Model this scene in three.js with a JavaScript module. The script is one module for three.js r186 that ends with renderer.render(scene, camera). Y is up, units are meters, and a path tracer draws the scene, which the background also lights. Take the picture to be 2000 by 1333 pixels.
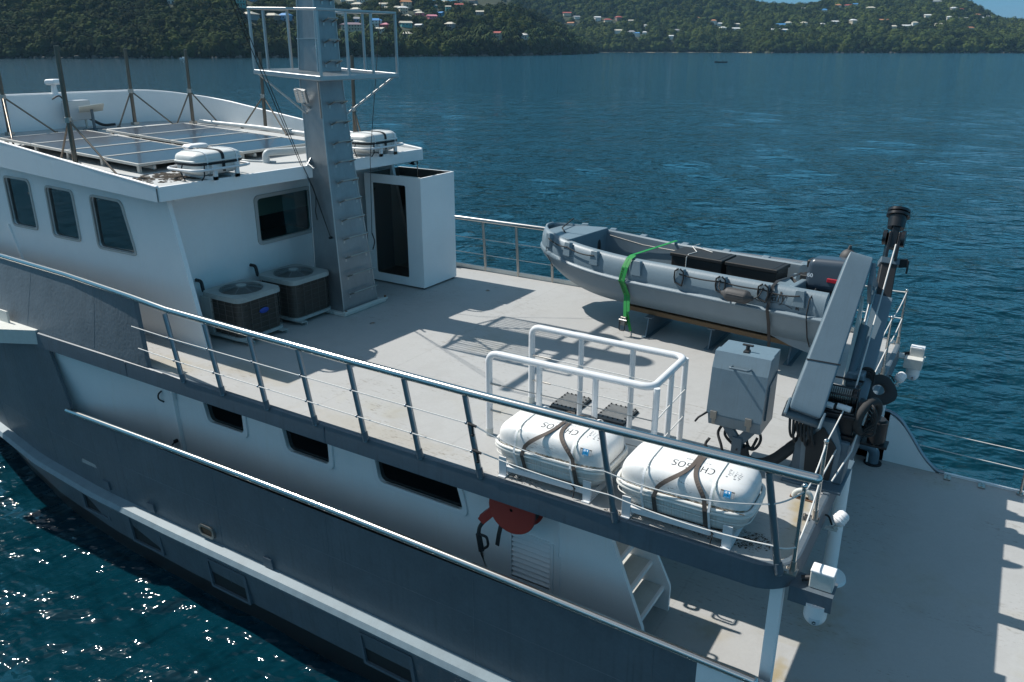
import * as THREE from 'three';
import { RoundedBoxGeometry } from 'three/addons/geometries/RoundedBoxGeometry.js';
import { ImprovedNoise } from 'three/addons/math/ImprovedNoise.js';
import { mergeGeometries, mergeVertices, toCreasedNormals } from 'three/addons/utils/BufferGeometryUtils.js';

// ---------------------------------------------------------------- camera, sky, sun, exposure
const scene = new THREE.Scene();
const camera = new THREE.PerspectiveCamera(46.27, 1024 / 682, 0.2, 14000);
const YAW = 31.9 * Math.PI / 180, PITCH = Math.atan2(574.5, 1560);
const CAM = new THREE.Vector3(0, 8.1, 0);
const FWD = new THREE.Vector3(-Math.sin(YAW), 0, -Math.cos(YAW)), RGT = new THREE.Vector3(Math.cos(YAW), 0, -Math.sin(YAW));
camera.position.copy(CAM);
camera.lookAt(CAM.clone().addScaledVector(FWD, Math.cos(PITCH)).add(new THREE.Vector3(0, -Math.sin(PITCH), 0)));
scene.add(camera);

const noise3 = new ImprovedNoise();
function fbm(x, y, z, oct = 4) { let s = 0, a = 0.5, f = 1; for (let i = 0; i < oct; i++) { s += a * noise3.noise(x * f, y * f, z * f); f *= 2.03; a *= 0.5; } return s; }
const smooth = (a, b, x) => { const t = Math.min(1, Math.max(0, (x - a) / (b - a))); return t * t * (3 - 2 * t); };
const lerp = (a, b, t) => a + (b - a) * t;
const clamp = (x, a, b) => Math.min(b, Math.max(a, x));

const SUNDIR = new THREE.Vector3(-0.86, 1, 0.03).normalize();
{ // clear tropical sky with a little thin cloud, computed for the whole sphere
  const W = 1024, H = 512, data = new Float32Array(W * H * 4);
  for (let j = 0; j < H; j++) for (let i = 0; i < W; i++) {
    const el = ((j + 0.5) / H - 0.5) * Math.PI, az = ((i + 0.5) / W - 0.5) * 2 * Math.PI;
    const dy = Math.sin(el), c = Math.cos(el), dx = c * Math.cos(az), dz = c * Math.sin(az);
    const t = smooth(0.01, 0.11, dy), t2 = Math.pow(clamp((dy - 0.1) / 0.9, 0, 1), 0.75);
    let r = lerp(lerp(0.118, 0.072, t), 0.044, t2), g = lerp(lerp(0.232, 0.325, t), 0.096, t2), b = lerp(lerp(0.318, 0.540, t), 0.172, t2);
    const mu = clamp(dx * SUNDIR.x + dy * SUNDIR.y + dz * SUNDIR.z, 0, 1), hg = 0.10 * Math.pow(mu, 6) + 0.55 * Math.pow(mu, 60);
    r += hg * 1.0; g += hg * 1.0; b += hg * 1.0;
    if (dy > 0) {
      const k = 1 / (dy + 0.16), n = fbm(dx * k * 0.9 + 3, dz * k * 0.9, 1.7, 5) + 0.35 * fbm(dx * k * 3, dz * k * 3, 7, 4);
      const cl = smooth(-0.04, 0.34, n) * 0.72 * smooth(0.2, 0.38, dy) * (1 - 0.55 * smooth(0.4, 0.8, dy));
      r = lerp(r, 0.92, cl); g = lerp(g, 0.90, cl); b = lerp(b, 0.88, cl);
    } else { const d = smooth(0, -0.25, dy); r = lerp(r, 0.02, d); g = lerp(g, 0.05, d); b = lerp(b, 0.08, d); }
    const o = (j * W + i) * 4; data[o] = r; data[o + 1] = g; data[o + 2] = b; data[o + 3] = 1;
  }
  const sky = new THREE.DataTexture(data, W, H, THREE.RGBAFormat, THREE.FloatType);
  sky.mapping = THREE.EquirectangularReflectionMapping; sky.magFilter = sky.minFilter = THREE.LinearFilter; sky.needsUpdate = true;
  scene.background = sky; scene.environment = sky;
}
const sun = new THREE.DirectionalLight(new THREE.Color().setRGB(1, 0.955, 0.89), 4.4);
sun.position.set(-8, 4, -10).addScaledVector(SUNDIR, 80); sun.target.position.set(-8, 4, -10);
sun.castShadow = true; sun.shadow.mapSize.set(4096, 4096);
Object.assign(sun.shadow.camera, { left: -22, right: 22, top: 22, bottom: -22, near: 1, far: 200 });
scene.add(sun, sun.target);
const renderer = new THREE.WebGLRenderer({ antialias: true });
renderer.toneMapping = THREE.LinearToneMapping;
renderer.toneMappingExposure = 1.31;
renderer.shadowMap.enabled = true;

// ---------------------------------------------------------------- random, textures, materials
function rng(seed) { let s = seed >>> 0; return () => { s = (s + 0x6D2B79F5) >>> 0; let t = Math.imul(s ^ (s >>> 15), 1 | s); t = (t + Math.imul(t ^ (t >>> 7), 61 | t)) ^ t; return ((t ^ (t >>> 14)) >>> 0) / 4294967296; }; }
const toS = v => { v = clamp(v, 0, 1); return Math.round(255 * (v <= 0.0031308 ? 12.92 * v : 1.055 * Math.pow(v, 1 / 2.4) - 0.055)); };
function dataTex(W, H, fn, srgb = true, repeat = true) {
  const d = new Uint8Array(W * H * 4), o = [0, 0, 0];
  for (let j = 0; j < H; j++) for (let i = 0; i < W; i++) {
    fn(i / W, j / H, o); const k = (j * W + i) * 4;
    if (srgb) { d[k] = toS(o[0]); d[k + 1] = toS(o[1]); d[k + 2] = toS(o[2]); }
    else { d[k] = d[k + 1] = d[k + 2] = Math.round(255 * clamp(o[0], 0, 1)); }
    d[k + 3] = 255;
  }
  const t = new THREE.DataTexture(d, W, H, THREE.RGBAFormat); t.magFilter = THREE.LinearFilter; t.minFilter = THREE.LinearMipmapLinearFilter; t.generateMipmaps = true;
  if (srgb) t.colorSpace = THREE.SRGBColorSpace;
  t.wrapS = t.wrapT = repeat ? THREE.RepeatWrapping : THREE.ClampToEdgeWrapping; t.needsUpdate = true; return t;
}
// periodic value noise for tiling maps
function tileNoise(seed, n) {
  const r = rng(seed), g = new Float32Array(n * n); for (let i = 0; i < n * n; i++) g[i] = r();
  return (u, v) => { const x = u * n, y = v * n, xi = Math.floor(x), yi = Math.floor(y); let fx = x - xi, fy = y - yi; fx = fx * fx * (3 - 2 * fx); fy = fy * fy * (3 - 2 * fy);
    const a = ((xi % n) + n) % n, b = (a + 1) % n, c = ((yi % n) + n) % n, d = (c + 1) % n;
    return lerp(lerp(g[c * n + a], g[c * n + b], fx), lerp(g[d * n + a], g[d * n + b], fx), fy); };
}
const n8 = tileNoise(1, 8), n16 = tileNoise(2, 16), n32 = tileNoise(3, 32), n64 = tileNoise(4, 64), n128 = tileNoise(5, 128), n256 = tileNoise(6, 256);
const mottled = (u, v) => 0.34 * n8(u, v) + 0.26 * n16(u, v) + 0.18 * n32(u, v) + 0.12 * n64(u, v) + 0.10 * n128(u, v);
const gritBump = dataTex(512, 512, (u, v, o) => { o[0] = 0.5 * n256(u, v) + 0.3 * n128(u, v) + 0.2 * n32(u, v); }, false);
const roughVar = dataTex(512, 512, (u, v, o) => { o[0] = 0.62 + 0.5 * (mottled(u, v) - 0.5) + 0.12 * (n256(u, v) - 0.5); }, false);
function paintMap(base, amp, tint, streak = 0) { // weathered paint: mottling plus fine runs down the surface
  return dataTex(512, 512, (u, v, o) => { const m = mottled(u, v) - 0.5, f = n256(u, v) - 0.5, s = streak * (Math.pow(n128(u, v * 0.06), 4)) * n8(u, v);
    for (let k = 0; k < 3; k++) o[k] = base[k] * (1 + amp * m * 1.3 + amp * 0.35 * f) * (1 - s * (1 - tint[k])); });
}
function M(rgb, rough = 0.6, metal = 0, extra = {}) { const m = new THREE.MeshStandardMaterial({ roughness: rough, metalness: metal, ...extra }); if (Array.isArray(rgb)) m.color.setRGB(...rgb); else { m.map = rgb; } return m; }
const withRep = (t, r, r2 = r) => { const c = t.clone(); c.repeat.set(r, r2); c.needsUpdate = true; return c; };

const mat = {
  hull: M(withRep(paintMap([0.096, 0.119, 0.138], 0.34, [0.7, 0.66, 0.6], 0.8), 0.25), 0.42, 0, { bumpMap: withRep(gritBump, 0.15), bumpScale: 0.004 }),
  hullTrim: M(withRep(paintMap([0.092, 0.120, 0.145], 0.28, [0.7, 0.6, 0.5], 0.6), 0.4), 0.45),
  strake: M(withRep(paintMap([0.17, 0.23, 0.265], 0.3, [0.7, 0.65, 0.55], 0.3), 0.5), 0.5),
  boot: M([0.012, 0.014, 0.016], 0.5),
  white: M(withRep(paintMap([0.82, 0.825, 0.82], 0.06, [0.93, 0.88, 0.78], 0.25), 0.3), 0.45),
  whiteClean: M([0.79, 0.79, 0.79], 0.4),
  tubeWhite: M(withRep(paintMap([0.68, 0.69, 0.70], 0.1, [0.8, 0.7, 0.55], 0.4), 1), 0.38),
  offWhite: M(withRep(paintMap([0.55, 0.56, 0.53], 0.2, [0.8, 0.7, 0.5], 0.5), 1), 0.5),
  steel: M([0.58, 0.57, 0.55], 0.2, 1, { roughnessMap: null }),
  steelDull: M([0.42, 0.40, 0.37], 0.38, 1),
  steelBrown: M(withRep(paintMap([0.17, 0.145, 0.12], 0.35, [0.7, 0.5, 0.3], 0.6), 1), 0.4, 0.85),
  railDark: M([0.26, 0.29, 0.32], 0.3, 0.9),
  alu: M(withRep(paintMap([0.30, 0.315, 0.325], 0.22, [0.75, 0.72, 0.7], 0.4), 0.5), 0.42, 0.75, { bumpMap: withRep(gritBump, 0.6), bumpScale: 0.002 }),
  aluLight: M([0.46, 0.47, 0.47], 0.42, 0.8),
  black: M([0.014, 0.015, 0.017], 0.55),
  blackGloss: M([0.012, 0.014, 0.017], 0.28),
  rubber: M([0.028, 0.029, 0.03], 0.8),
  rope: M([0.60, 0.60, 0.58], 0.8),
  ropeDark: M([0.02, 0.022, 0.024], 0.8),
  glassDark: M([0.006, 0.008, 0.009], 0.06),
  greyPaint: M(withRep(paintMap([0.142, 0.200, 0.240], 0.16, [0.7, 0.62, 0.55], 0.35), 0.8), 0.4),
  greyPaintDark: M(withRep(paintMap([0.088, 0.13, 0.162], 0.2, [0.7, 0.62, 0.55], 0.3), 0.8), 0.42),
  boatGrey: M(withRep(paintMap([0.145, 0.200, 0.238], 0.10, [0.9, 0.88, 0.85], 0.15), 0.6), 0.46, 0, { bumpMap: withRep(gritBump, 0.8), bumpScale: 0.0012 }),
  boatInner: M(withRep(paintMap([0.12, 0.165, 0.198], 0.14, [0.85, 0.8, 0.75], 0.2), 0.7), 0.55),
  red: M([0.30, 0.030, 0.022], 0.5),
  redBright: M([0.42, 0.015, 0.03], 0.4),
  green: M([0.012, 0.235, 0.045], 0.55),
  strap: M(withRep(paintMap([0.085, 0.068, 0.058], 0.5, [1.6, 1.5, 1.4], 0.5), 3), 0.75),
  fender: M([0.055, 0.055, 0.056], 0.62),
  hatch: M(withRep(paintMap([0.13, 0.135, 0.135], 0.45, [1.3, 1.2, 1.1], 0.5), 1.3), 0.6),
  coil: M(withRep(paintMap([0.085, 0.075, 0.065], 0.45, [0.7, 0.6, 0.5], 0.5), 1.2), 0.6, 0.3),
  acCap: M(withRep(paintMap([0.33, 0.36, 0.35], 0.3, [0.7, 0.6, 0.5], 0.5), 0.8), 0.5),
  wire: M([0.12, 0.115, 0.105], 0.5, 0.4),
  blueBadge: M([0.01, 0.05, 0.30], 0.35),
  pvc: M([0.50, 0.53, 0.53], 0.4),
  rust: M(withRep(paintMap([0.16, 0.085, 0.045], 0.6, [0.6, 0.4, 0.3], 0.5), 2), 0.85),
  cabinet: M([0.42, 0.50, 0.47], 0.5),
  interior: M([0.05, 0.05, 0.05], 0.9),
};
const woodTex = dataTex(512, 128, (u, v, o) => { const g = n64(u * 0.2, v) * 0.6 + n256(u * 0.12, v) * 0.5, k = 0.6 + 0.8 * g - 0.3 * n16(u, v); o[0] = 0.145 * k; o[1] = 0.088 * k; o[2] = 0.042 * k; });
mat.wood = M(withRep(woodTex, 0.6, 4), 0.7);
// deck paint: off-white non-skid with yellowish stains, scuffs, specks and faint plate seams
const deckTex = dataTex(2048, 1024, (u, v, o) => {
  const x = u * 16, y = v * 8;
  const st = smooth(0.56, 0.80, mottled(u * 1.0 + 0.13, v * 0.5)), st2 = smooth(0.50, 0.78, 0.6 * n16(u * 2, v) + 0.4 * n64(u * 2, v));
  let r = 0.374, g = 0.386, b = 0.394; const m = 1 + 0.07 * (mottled(u * 2, v) - 0.5) * 2 + 0.05 * (n256(u * 3, v * 1.5) - 0.5);
  r *= m; g *= m; b *= m;
  const y1 = 0.42 * st * (0.5 + 0.5 * n64(u * 4, v * 2)); r *= 1 - 0.16 * y1; g *= 1 - 0.26 * y1; b *= 1 - 0.52 * y1;
  const sc = smooth(0.66, 0.9, n128(u * 1.2, v * 3.1) * 0.55 + n256(u * 2.2, v * 4.1) * 0.45) * smooth(0.45, 0.7, n16(u, v)); r *= 1 - 0.34 * sc; g *= 1 - 0.37 * sc; b *= 1 - 0.42 * sc;
  const sp = n256(u * 7.3, v * 3.7) > 0.982 && n64(u * 3, v * 1.7) > 0.55 ? 0.6 : 1; r *= sp; g *= sp * 0.97; b *= sp * 0.93;
  r *= 1 - 0.05 * st2; g *= 1 - 0.055 * st2; b *= 1 - 0.06 * st2;
  // rust and dirt washed down round the crane foot and pad eye, worn bright in places; brown film along the near edge
  const X = x - 16, Z = y - 8 > -3 ? y - 16 : y - 8, nz = 0.55 * n32(u * 3, v * 1.5) + 0.45 * n128(u * 2, v);
  const spot = (cx, cz, sx, sz, k) => k * smooth(1.0, 0.15, Math.hypot((X - cx) / sx, (Z - cz) / sz) + 0.9 * (nz - 0.5));
  const ru = spot(-1.22, -7.45, 0.16, 0.5, 0.9) + spot(-1.12, -8.9, 0.45, 0.8, 0.45) + spot(-1.1, -6.9, 0.25, 0.8, 0.4) + spot(-2.05, -7.75, 0.3, 0.25, 0.45) + spot(-4.5, -7.75, 0.22, 0.2, 0.25) + spot(-8.6, -7.0, 1.2, 0.35, 0.35) + spot(-9.9, -6.6, 0.9, 0.4, 0.45) + spot(-6.0, -6.5, 1.6, 0.3, 0.3) + spot(-1.15, -13.0, 0.2, 0.3, 0.7);
  const q = clamp(ru, 0, 0.95) * (0.55 + 0.6 * nz); r *= 1 - 0.16 * q; g *= 1 - 0.34 * q; b *= 1 - 0.66 * q;
  // plate seams
  for (const sx of [-7.1, -5.0, -2.62]) { const dd = Math.abs(X - sx - 0.004 * Math.sin(Z * 3)); if (dd < 0.012) { const k = 1 - 0.16 * n128(u, v * 9); r *= k; g *= k; b *= k; } }
  o[0] = r; o[1] = g; o[2] = b;
});
mat.deck = M(withRep(deckTex, 1 / 16, 1 / 8), 0.62, 0, { bumpMap: withRep(gritBump, 1.2), bumpScale: 0.0015 });

// ---------------------------------------------------------------- geometry helpers (metres, world coordinates)
const V = (x, y, z) => new THREE.Vector3(x, y, z);
const vv = a => (a.isVector3 ? a : V(a[0], a[1], a[2]));
const boxG = (x0, x1, y0, y1, z0, z1, r = 0) => { const w = Math.abs(x1 - x0), h = Math.abs(y1 - y0), d = Math.abs(z1 - z0); const g = r > 0 ? new RoundedBoxGeometry(w, h, d, 2, Math.min(r, w / 2.01, h / 2.01, d / 2.01)) : new THREE.BoxGeometry(w, h, d); return g.translate((x0 + x1) / 2, (y0 + y1) / 2, (z0 + z1) / 2); };
function cylG(a, b, r, rb = r, seg = 12, open = false) { a = vv(a); b = vv(b); const d = b.clone().sub(a), L = d.length(); const g = new THREE.CylinderGeometry(rb, r, L, seg, 1, open); g.translate(0, L / 2, 0); g.applyQuaternion(new THREE.Quaternion().setFromUnitVectors(V(0, 1, 0), d.normalize())); return g.translate(a.x, a.y, a.z); }
function tubeG(pts, r, seg = 24, rad = 8, closed = false, tension = 0.5) { const c = new THREE.CatmullRomCurve3(pts.map(vv), closed, 'catmullrom', tension); return new THREE.TubeGeometry(c, seg, r, rad, closed); }
function bentG(pts, r, bend = 0.1, rad = 10) { // pipe with straight runs and rounded bends
  const path = new THREE.CurvePath(); pts = pts.map(vv); let prev = pts[0];
  for (let i = 1; i < pts.length; i++) {
    if (i < pts.length - 1) { const a = pts[i].clone().sub(pts[i - 1]), b = pts[i + 1].clone().sub(pts[i]), k = Math.min(bend, a.length() / 2.1, b.length() / 2.1); const p0 = pts[i].clone().addScaledVector(a.normalize(), -k), p1 = pts[i].clone().addScaledVector(b.normalize(), k); path.add(new THREE.LineCurve3(prev, p0)); path.add(new THREE.QuadraticBezierCurve3(p0, pts[i].clone(), p1)); prev = p1; }
    else path.add(new THREE.LineCurve3(prev, pts[i]));
  }
  const sm = []; for (const c of path.curves) { const n = c.isQuadraticBezierCurve3 ? 8 : 1; for (let k = sm.length ? 1 : 0; k <= n; k++) sm.push(c.getPoint(k / n)); }
  return sweepG(sm, r, rad);
}
function sweepG(sm, r, rad = 8) { // polyline tube
  const gs = [], pos = [], nor = [], uv = [], idx = []; let up = V(0, 1, 0), L = 0;
  for (let i = 0; i < sm.length; i++) {
    const t = sm[Math.min(i + 1, sm.length - 1)].clone().sub(sm[Math.max(i - 1, 0)]).normalize(); if (i) L += sm[i].distanceTo(sm[i - 1]);
    if (i === 0) { up = Math.abs(t.y) > 0.9 ? V(1, 0, 0) : V(0, 1, 0); }
    const n = up.clone().addScaledVector(t, -up.dot(t)).normalize(), b = t.clone().cross(n); up = n;
    for (let k = 0; k <= rad; k++) { const a = k / rad * Math.PI * 2, q = n.clone().multiplyScalar(Math.cos(a)).addScaledVector(b, Math.sin(a)); pos.push(sm[i].x + q.x * r, sm[i].y + q.y * r, sm[i].z + q.z * r); nor.push(q.x, q.y, q.z); uv.push(k / rad * r * 6.3, L); }
  }
  for (let i = 0; i < sm.length - 1; i++) for (let k = 0; k < rad; k++) { const a = i * (rad + 1) + k, b = a + rad + 1; idx.push(a, a + 1, b, a + 1, b + 1, b); }
  const g = new THREE.BufferGeometry(); g.setAttribute('position', new THREE.Float32BufferAttribute(pos, 3)); g.setAttribute('normal', new THREE.Float32BufferAttribute(nor, 3)); g.setAttribute('uv', new THREE.Float32BufferAttribute(uv, 2)); g.setIndex(idx);
  const c0 = new THREE.SphereGeometry(r, rad, 6).translate(sm[0].x, sm[0].y, sm[0].z), e = sm[sm.length - 1], c1 = new THREE.SphereGeometry(r, rad, 6).translate(e.x, e.y, e.z);
  return merge([g, c0, c1]);
}
function beamG(a, b, w, h, up = V(0, 1, 0), r = 0.01) { // box from a to b, w across, h along up
  a = vv(a); b = vv(b); const d = b.clone().sub(a), L = d.length(); d.normalize(); const s = d.clone().cross(up).normalize(), u = s.clone().cross(d);
  const g = r > 0 ? new RoundedBoxGeometry(w, h, L, 2, Math.min(r, w / 2.05, h / 2.05)) : new THREE.BoxGeometry(w, h, L); const m = new THREE.Matrix4().makeBasis(s, u, d.clone().negate()); m.setPosition(a.clone().add(b).multiplyScalar(0.5)); return g.applyMatrix4(m);
}
function merge(list) { return mergeGeometries(list.map(g => { let q = g.index ? g.toNonIndexed() : g.clone(); for (const k of Object.keys(q.attributes)) if (!['position', 'normal', 'uv'].includes(k)) q.deleteAttribute(k); q.morphAttributes = {}; if (!q.attributes.uv) q.setAttribute('uv', new THREE.Float32BufferAttribute(new Float32Array(q.attributes.position.count * 2), 2)); return q; })); }
function boxUV(g) { // texture coordinates in metres from the surface's own position
  const q = g.index ? g.toNonIndexed() : g, p = q.attributes.position, n = q.attributes.normal, uv = new Float32Array(p.count * 2);
  for (let i = 0; i < p.count; i += 3) { let ax = 0, ay = 0, az = 0; for (let k = 0; k < 3; k++) { ax += Math.abs(n.getX(i + k)); ay += Math.abs(n.getY(i + k)); az += Math.abs(n.getZ(i + k)); }
    for (let k = 0; k < 3; k++) { const x = p.getX(i + k), y = p.getY(i + k), z = p.getZ(i + k), o = (i + k) * 2; if (ay >= ax && ay >= az) { uv[o] = x; uv[o + 1] = z; } else if (ax >= az) { uv[o] = z; uv[o + 1] = y; } else { uv[o] = x; uv[o + 1] = y; } } }
  q.setAttribute('uv', new THREE.BufferAttribute(uv, 2)); return q;
}
function shapeOf(pts, r = 0) { const s = new THREE.Shape(); roundPath(s, pts, r); return s; }
function roundPath(s, pts, r) { const n = pts.length; for (let i = 0; i < n; i++) { const p = new THREE.Vector2(...pts[i]), a = new THREE.Vector2(...pts[(i + n - 1) % n]), b = new THREE.Vector2(...pts[(i + 1) % n]); const rr = Array.isArray(r) ? r[i] : r; const da = a.clone().sub(p), db = b.clone().sub(p); const k = Math.min(rr, da.length() / 2.05, db.length() / 2.05); const p0 = p.clone().addScaledVector(da.normalize(), k), p1 = p.clone().addScaledVector(db.normalize(), k); if (i === 0) s.moveTo(p0.x, p0.y); else s.lineTo(p0.x, p0.y); if (k > 0.001) s.quadraticCurveTo(p.x, p.y, p1.x, p1.y); } s.closePath(); return s; }
function holeOf(pts, r = 0) { return roundPath(new THREE.Path(), pts, r); }
// extrusions: shape drawn in (x, y) with thickness along z; in (x, z) with thickness along y; in (z, y) with thickness along x
const exZ = (s, z0, z1, seg = 6) => new THREE.ExtrudeGeometry(s, { depth: z1 - z0, bevelEnabled: false, curveSegments: seg }).translate(0, 0, z0);
function exY(pts, holes, y0, y1, seg = 8, r = 0) { const s = shapeOf(pts.map(p => [p[0], -p[1]]), r); for (const h of holes) s.holes.push(holeOf(h.map(p => [p[0], -p[1]]), 0)); return new THREE.ExtrudeGeometry(s, { depth: y1 - y0, bevelEnabled: false, curveSegments: seg }).rotateX(-Math.PI / 2).translate(0, y0, 0); }
function exX(pts, holes, x0, x1, seg = 6, r = 0, hr = 0) { const s = shapeOf(pts.map(p => [-p[0], p[1]]), r); for (const h of holes) s.holes.push(holeOf(h.map(p => [-p[0], p[1]]), hr)); return new THREE.ExtrudeGeometry(s, { depth: x1 - x0, bevelEnabled: false, curveSegments: seg }).rotateY(Math.PI / 2).translate(x0, 0, 0); }
function gridG(nu, nv, fn, flip = false) { // indexed surface with smooth normals
  const pos = [], uv = [], idx = []; for (let j = 0; j <= nv; j++) for (let i = 0; i <= nu; i++) { const p = fn(i / nu, j / nv); pos.push(p[0], p[1], p[2]); uv.push(p[3] ?? i / nu, p[4] ?? j / nv); }
  for (let j = 0; j < nv; j++) for (let i = 0; i < nu; i++) { const a = j * (nu + 1) + i, b = a + nu + 1; if (flip) idx.push(a, b, a + 1, a + 1, b, b + 1); else idx.push(a, a + 1, b, a + 1, b + 1, b); }
  const g = new THREE.BufferGeometry(); g.setAttribute('position', new THREE.Float32BufferAttribute(pos, 3)); g.setAttribute('uv', new THREE.Float32BufferAttribute(uv, 2)); g.setIndex(idx); g.computeVertexNormals(); return g;
}
function wireSag(a, b, sag, r, n = 14, rad = 6) { a = vv(a); b = vv(b); const p = []; for (let i = 0; i <= n; i++) { const t = i / n, q = a.clone().lerp(b, t); q.y -= 4 * sag * t * (1 - t); p.push(q); } return sweepG(p, r, rad); }

// ---------------------------------------------------------------- scene helpers
const taken = new Map();
function numbered(n) { const k = taken.get(n) || 0; taken.set(n, k + 1); return k ? `${n}_${String(k).padStart(3, '0')}` : n; }
function thing(name, label, category, [x, y, z] = [0, 0, 0], group) { const o = new THREE.Group(); o.name = numbered(name); o.position.set(x, y, z); o.userData = { label, category }; if (group) o.userData.group = group; scene.add(o); return o; }
function mesh(name, g, m) { const o = new THREE.Mesh(g, m); o.name = name; o.castShadow = o.receiveShadow = true; return o; }
// geometry is given in world coordinates and moved into the thing's own frame
function part(parent, name, g, m, label) { if (Array.isArray(g)) g = merge(g); let base = parent; const off = V(0, 0, 0); while (base && base !== scene) { off.add(base.position); base = base.parent; } if (off.lengthSq() > 0) { g = g.clone(); g.translate(-off.x, -off.y, -off.z); } const o = mesh(name, g, m); if (label) o.userData.label = label; parent.add(o); return o; }
function single(name, g, m, label, category, group) { if (Array.isArray(g)) g = merge(g); g.computeBoundingBox(); const b = g.boundingBox, c = V((b.min.x + b.max.x) / 2, b.min.y, (b.min.z + b.max.z) / 2); g.translate(-c.x, -c.y, -c.z); const o = mesh(numbered(name), g, m); o.position.copy(c); o.userData = { label, category }; if (group) o.userData.group = group; scene.add(o); return o; }
function structure(name, g, m) { const o = mesh(numbered(name), g, m); o.userData = { kind: 'structure' }; scene.add(o); return o; }
function canvasTex(w, h, draw, srgb = true) { const c = document.createElement('canvas'); c.width = w; c.height = h; const x = c.getContext('2d'); draw(x, w, h); const t = new THREE.CanvasTexture(c); if (srgb) t.colorSpace = THREE.SRGBColorSpace; return t; }
// ================================================================ sea
const D = 3.75, LD = 1.62, Z0 = -9.8;   // upper deck, lower deck, centre line
{
  const N = 1024, waves = [], r = rng(77);
  for (let i = 0; i < 110; i++) { const k = Math.round(7 * Math.pow(26, r())); const a = 0.9 + (r() - 0.5) * 2.3; const kx = Math.round(k * Math.cos(a)), ky = Math.round(k * Math.sin(a)); const kk = Math.hypot(kx, ky) || 1; waves.push([kx, ky, r() * 6.283, Math.pow(kk, -0.98)]); }
  const H = new Float32Array(N * N), ca = [];
  for (const [kx, ky, ph, am] of waves) { // separable sums of cosines
    const cx = new Float32Array(N), sx = new Float32Array(N); for (let i = 0; i < N; i++) { cx[i] = Math.cos(6.28318 * kx * i / N); sx[i] = Math.sin(6.28318 * kx * i / N); }
    for (let j = 0; j < N; j++) { const c = am * Math.cos(6.28318 * ky * j / N + ph), s = am * Math.sin(6.28318 * ky * j / N + ph), o = j * N; for (let i = 0; i < N; i++) H[o + i] += cx[i] * c - sx[i] * s; }
  }
  let mn = 1e9, mx = -1e9; for (const h of H) { if (h < mn) mn = h; if (h > mx) mx = h; }
  // surface slopes of the ripples as a tangent-space normal map
  const nd = new Uint8Array(N * N * 4), TILE = 17, AMP = 0.27 / (mx - mn); const at = (i, j) => H[((j + N) % N) * N + ((i + N) % N)];
  for (let j = 0; j < N; j++) for (let i = 0; i < N; i++) { const sx = (at(i + 1, j) - at(i - 1, j)) * AMP / (2 * TILE / N), sy = (at(i, j + 1) - at(i, j - 1)) * AMP / (2 * TILE / N), l = 1 / Math.hypot(sx, sy, 1), k = (j * N + i) * 4; nd[k] = 127.5 + 127.5 * -sx * l; nd[k + 1] = 127.5 + 127.5 * -sy * l; nd[k + 2] = 127.5 + 127.5 * l; nd[k + 3] = 255; }
  const nm = new THREE.DataTexture(nd, N, N, THREE.RGBAFormat); nm.magFilter = nm.minFilter = THREE.LinearFilter; nm.wrapS = nm.wrapT = THREE.RepeatWrapping; nm.needsUpdate = true;
  const water = new THREE.MeshPhysicalMaterial({ roughness: 0.07, metalness: 0, ior: 1.33, normalMap: withRep(nm, 1 / TILE), normalScale: new THREE.Vector2(1, 1) });
  water.color.setRGB(0.0010, 0.023, 0.036);
  const W = [], q = rng(5); for (let i = 0; i < 46; i++) { const lam = 1.3 * Math.pow(6, q()), a = 0.95 + (q() - 0.5) * 1.9, k = 6.283 / lam; W.push([k * Math.cos(a), k * Math.sin(a), q() * 6.283, 0.0030 * Math.pow(lam, 0.75) , lam]); }
  const NR = 560, NA = 420, r0 = 2, ratio = Math.pow(9000 / r0, 1 / NR);
  const sea = gridG(NA, NR, (u, v) => {
    const R = r0 * Math.pow(ratio, v * NR), a = u * Math.PI * 2, x = R * Math.cos(a), z = R * Math.sin(a), cell = R * Math.max(ratio - 1, 6.283 / NA); let y = 0;
    for (const [kx, kz, ph, am, lam] of W) { const f = smooth(0.5, 0.22, cell / lam); if (f > 0) y += f * am * Math.cos(kx * x + kz * z + ph); }
    return [x, y, z, x, z];
  }, true);
  structure('sea', sea, water);
}

// ================================================================ the ship
const ship = thing('ship', 'grey and white expedition ship with open aft decks, filling the foreground', 'ship', [-10, 0, Z0]);
const hbX = [-26, -22, -18, -16, -14, -12, -10, -6, 4];
const hbY = [-0.8, 0, 1.1, 2.5, 3.75, 4.75];
const hbT = [[0.02, 0.8, 2.0, 2.5, 2.95, 3.25, 3.36, 3.4, 3.4], [0.05, 1.0, 2.25, 2.75, 3.15, 3.38, 3.46, 3.48, 3.48], [0.3, 1.5, 2.65, 3.1, 3.38, 3.52, 3.56, 3.56, 3.56], [0.7, 1.95, 2.95, 3.28, 3.48, 3.56, 3.58, 3.58, 3.58], [1.1, 2.3, 3.1, 3.35, 3.5, 3.52, 3.53, 3.55, 3.55], [1.3, 2.4, 3.0, 3.1, 3.2, 3.3, 3.44, 3.46, 3.46]];
function interp(xs, ys, x) { let i = 0; while (i < xs.length - 2 && x > xs[i + 1]) i++; const t = clamp((x - xs[i]) / (xs[i + 1] - xs[i]), 0, 1); return lerp(ys[i], ys[i + 1], t); }
function hb(x, y) { return interp(hbY, hbT.map(r => interp(hbX, r, x)), y); }
function hullPatch(sign, xa, xb, ya, yb, nx = 60, ny = 10, off = 0) { const fx = typeof xb === 'function' ? xb : () => xb, ga = typeof xa === 'function' ? xa : () => xa; return gridG(nx, ny, (u, v) => { const y = lerp(ya, yb, v), x = lerp(ga(y), fx(y), u); return [x, y, Z0 + sign * (hb(x, y) + off), x, y]; }, sign < 0); }
const STERN = 3.8;
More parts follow.
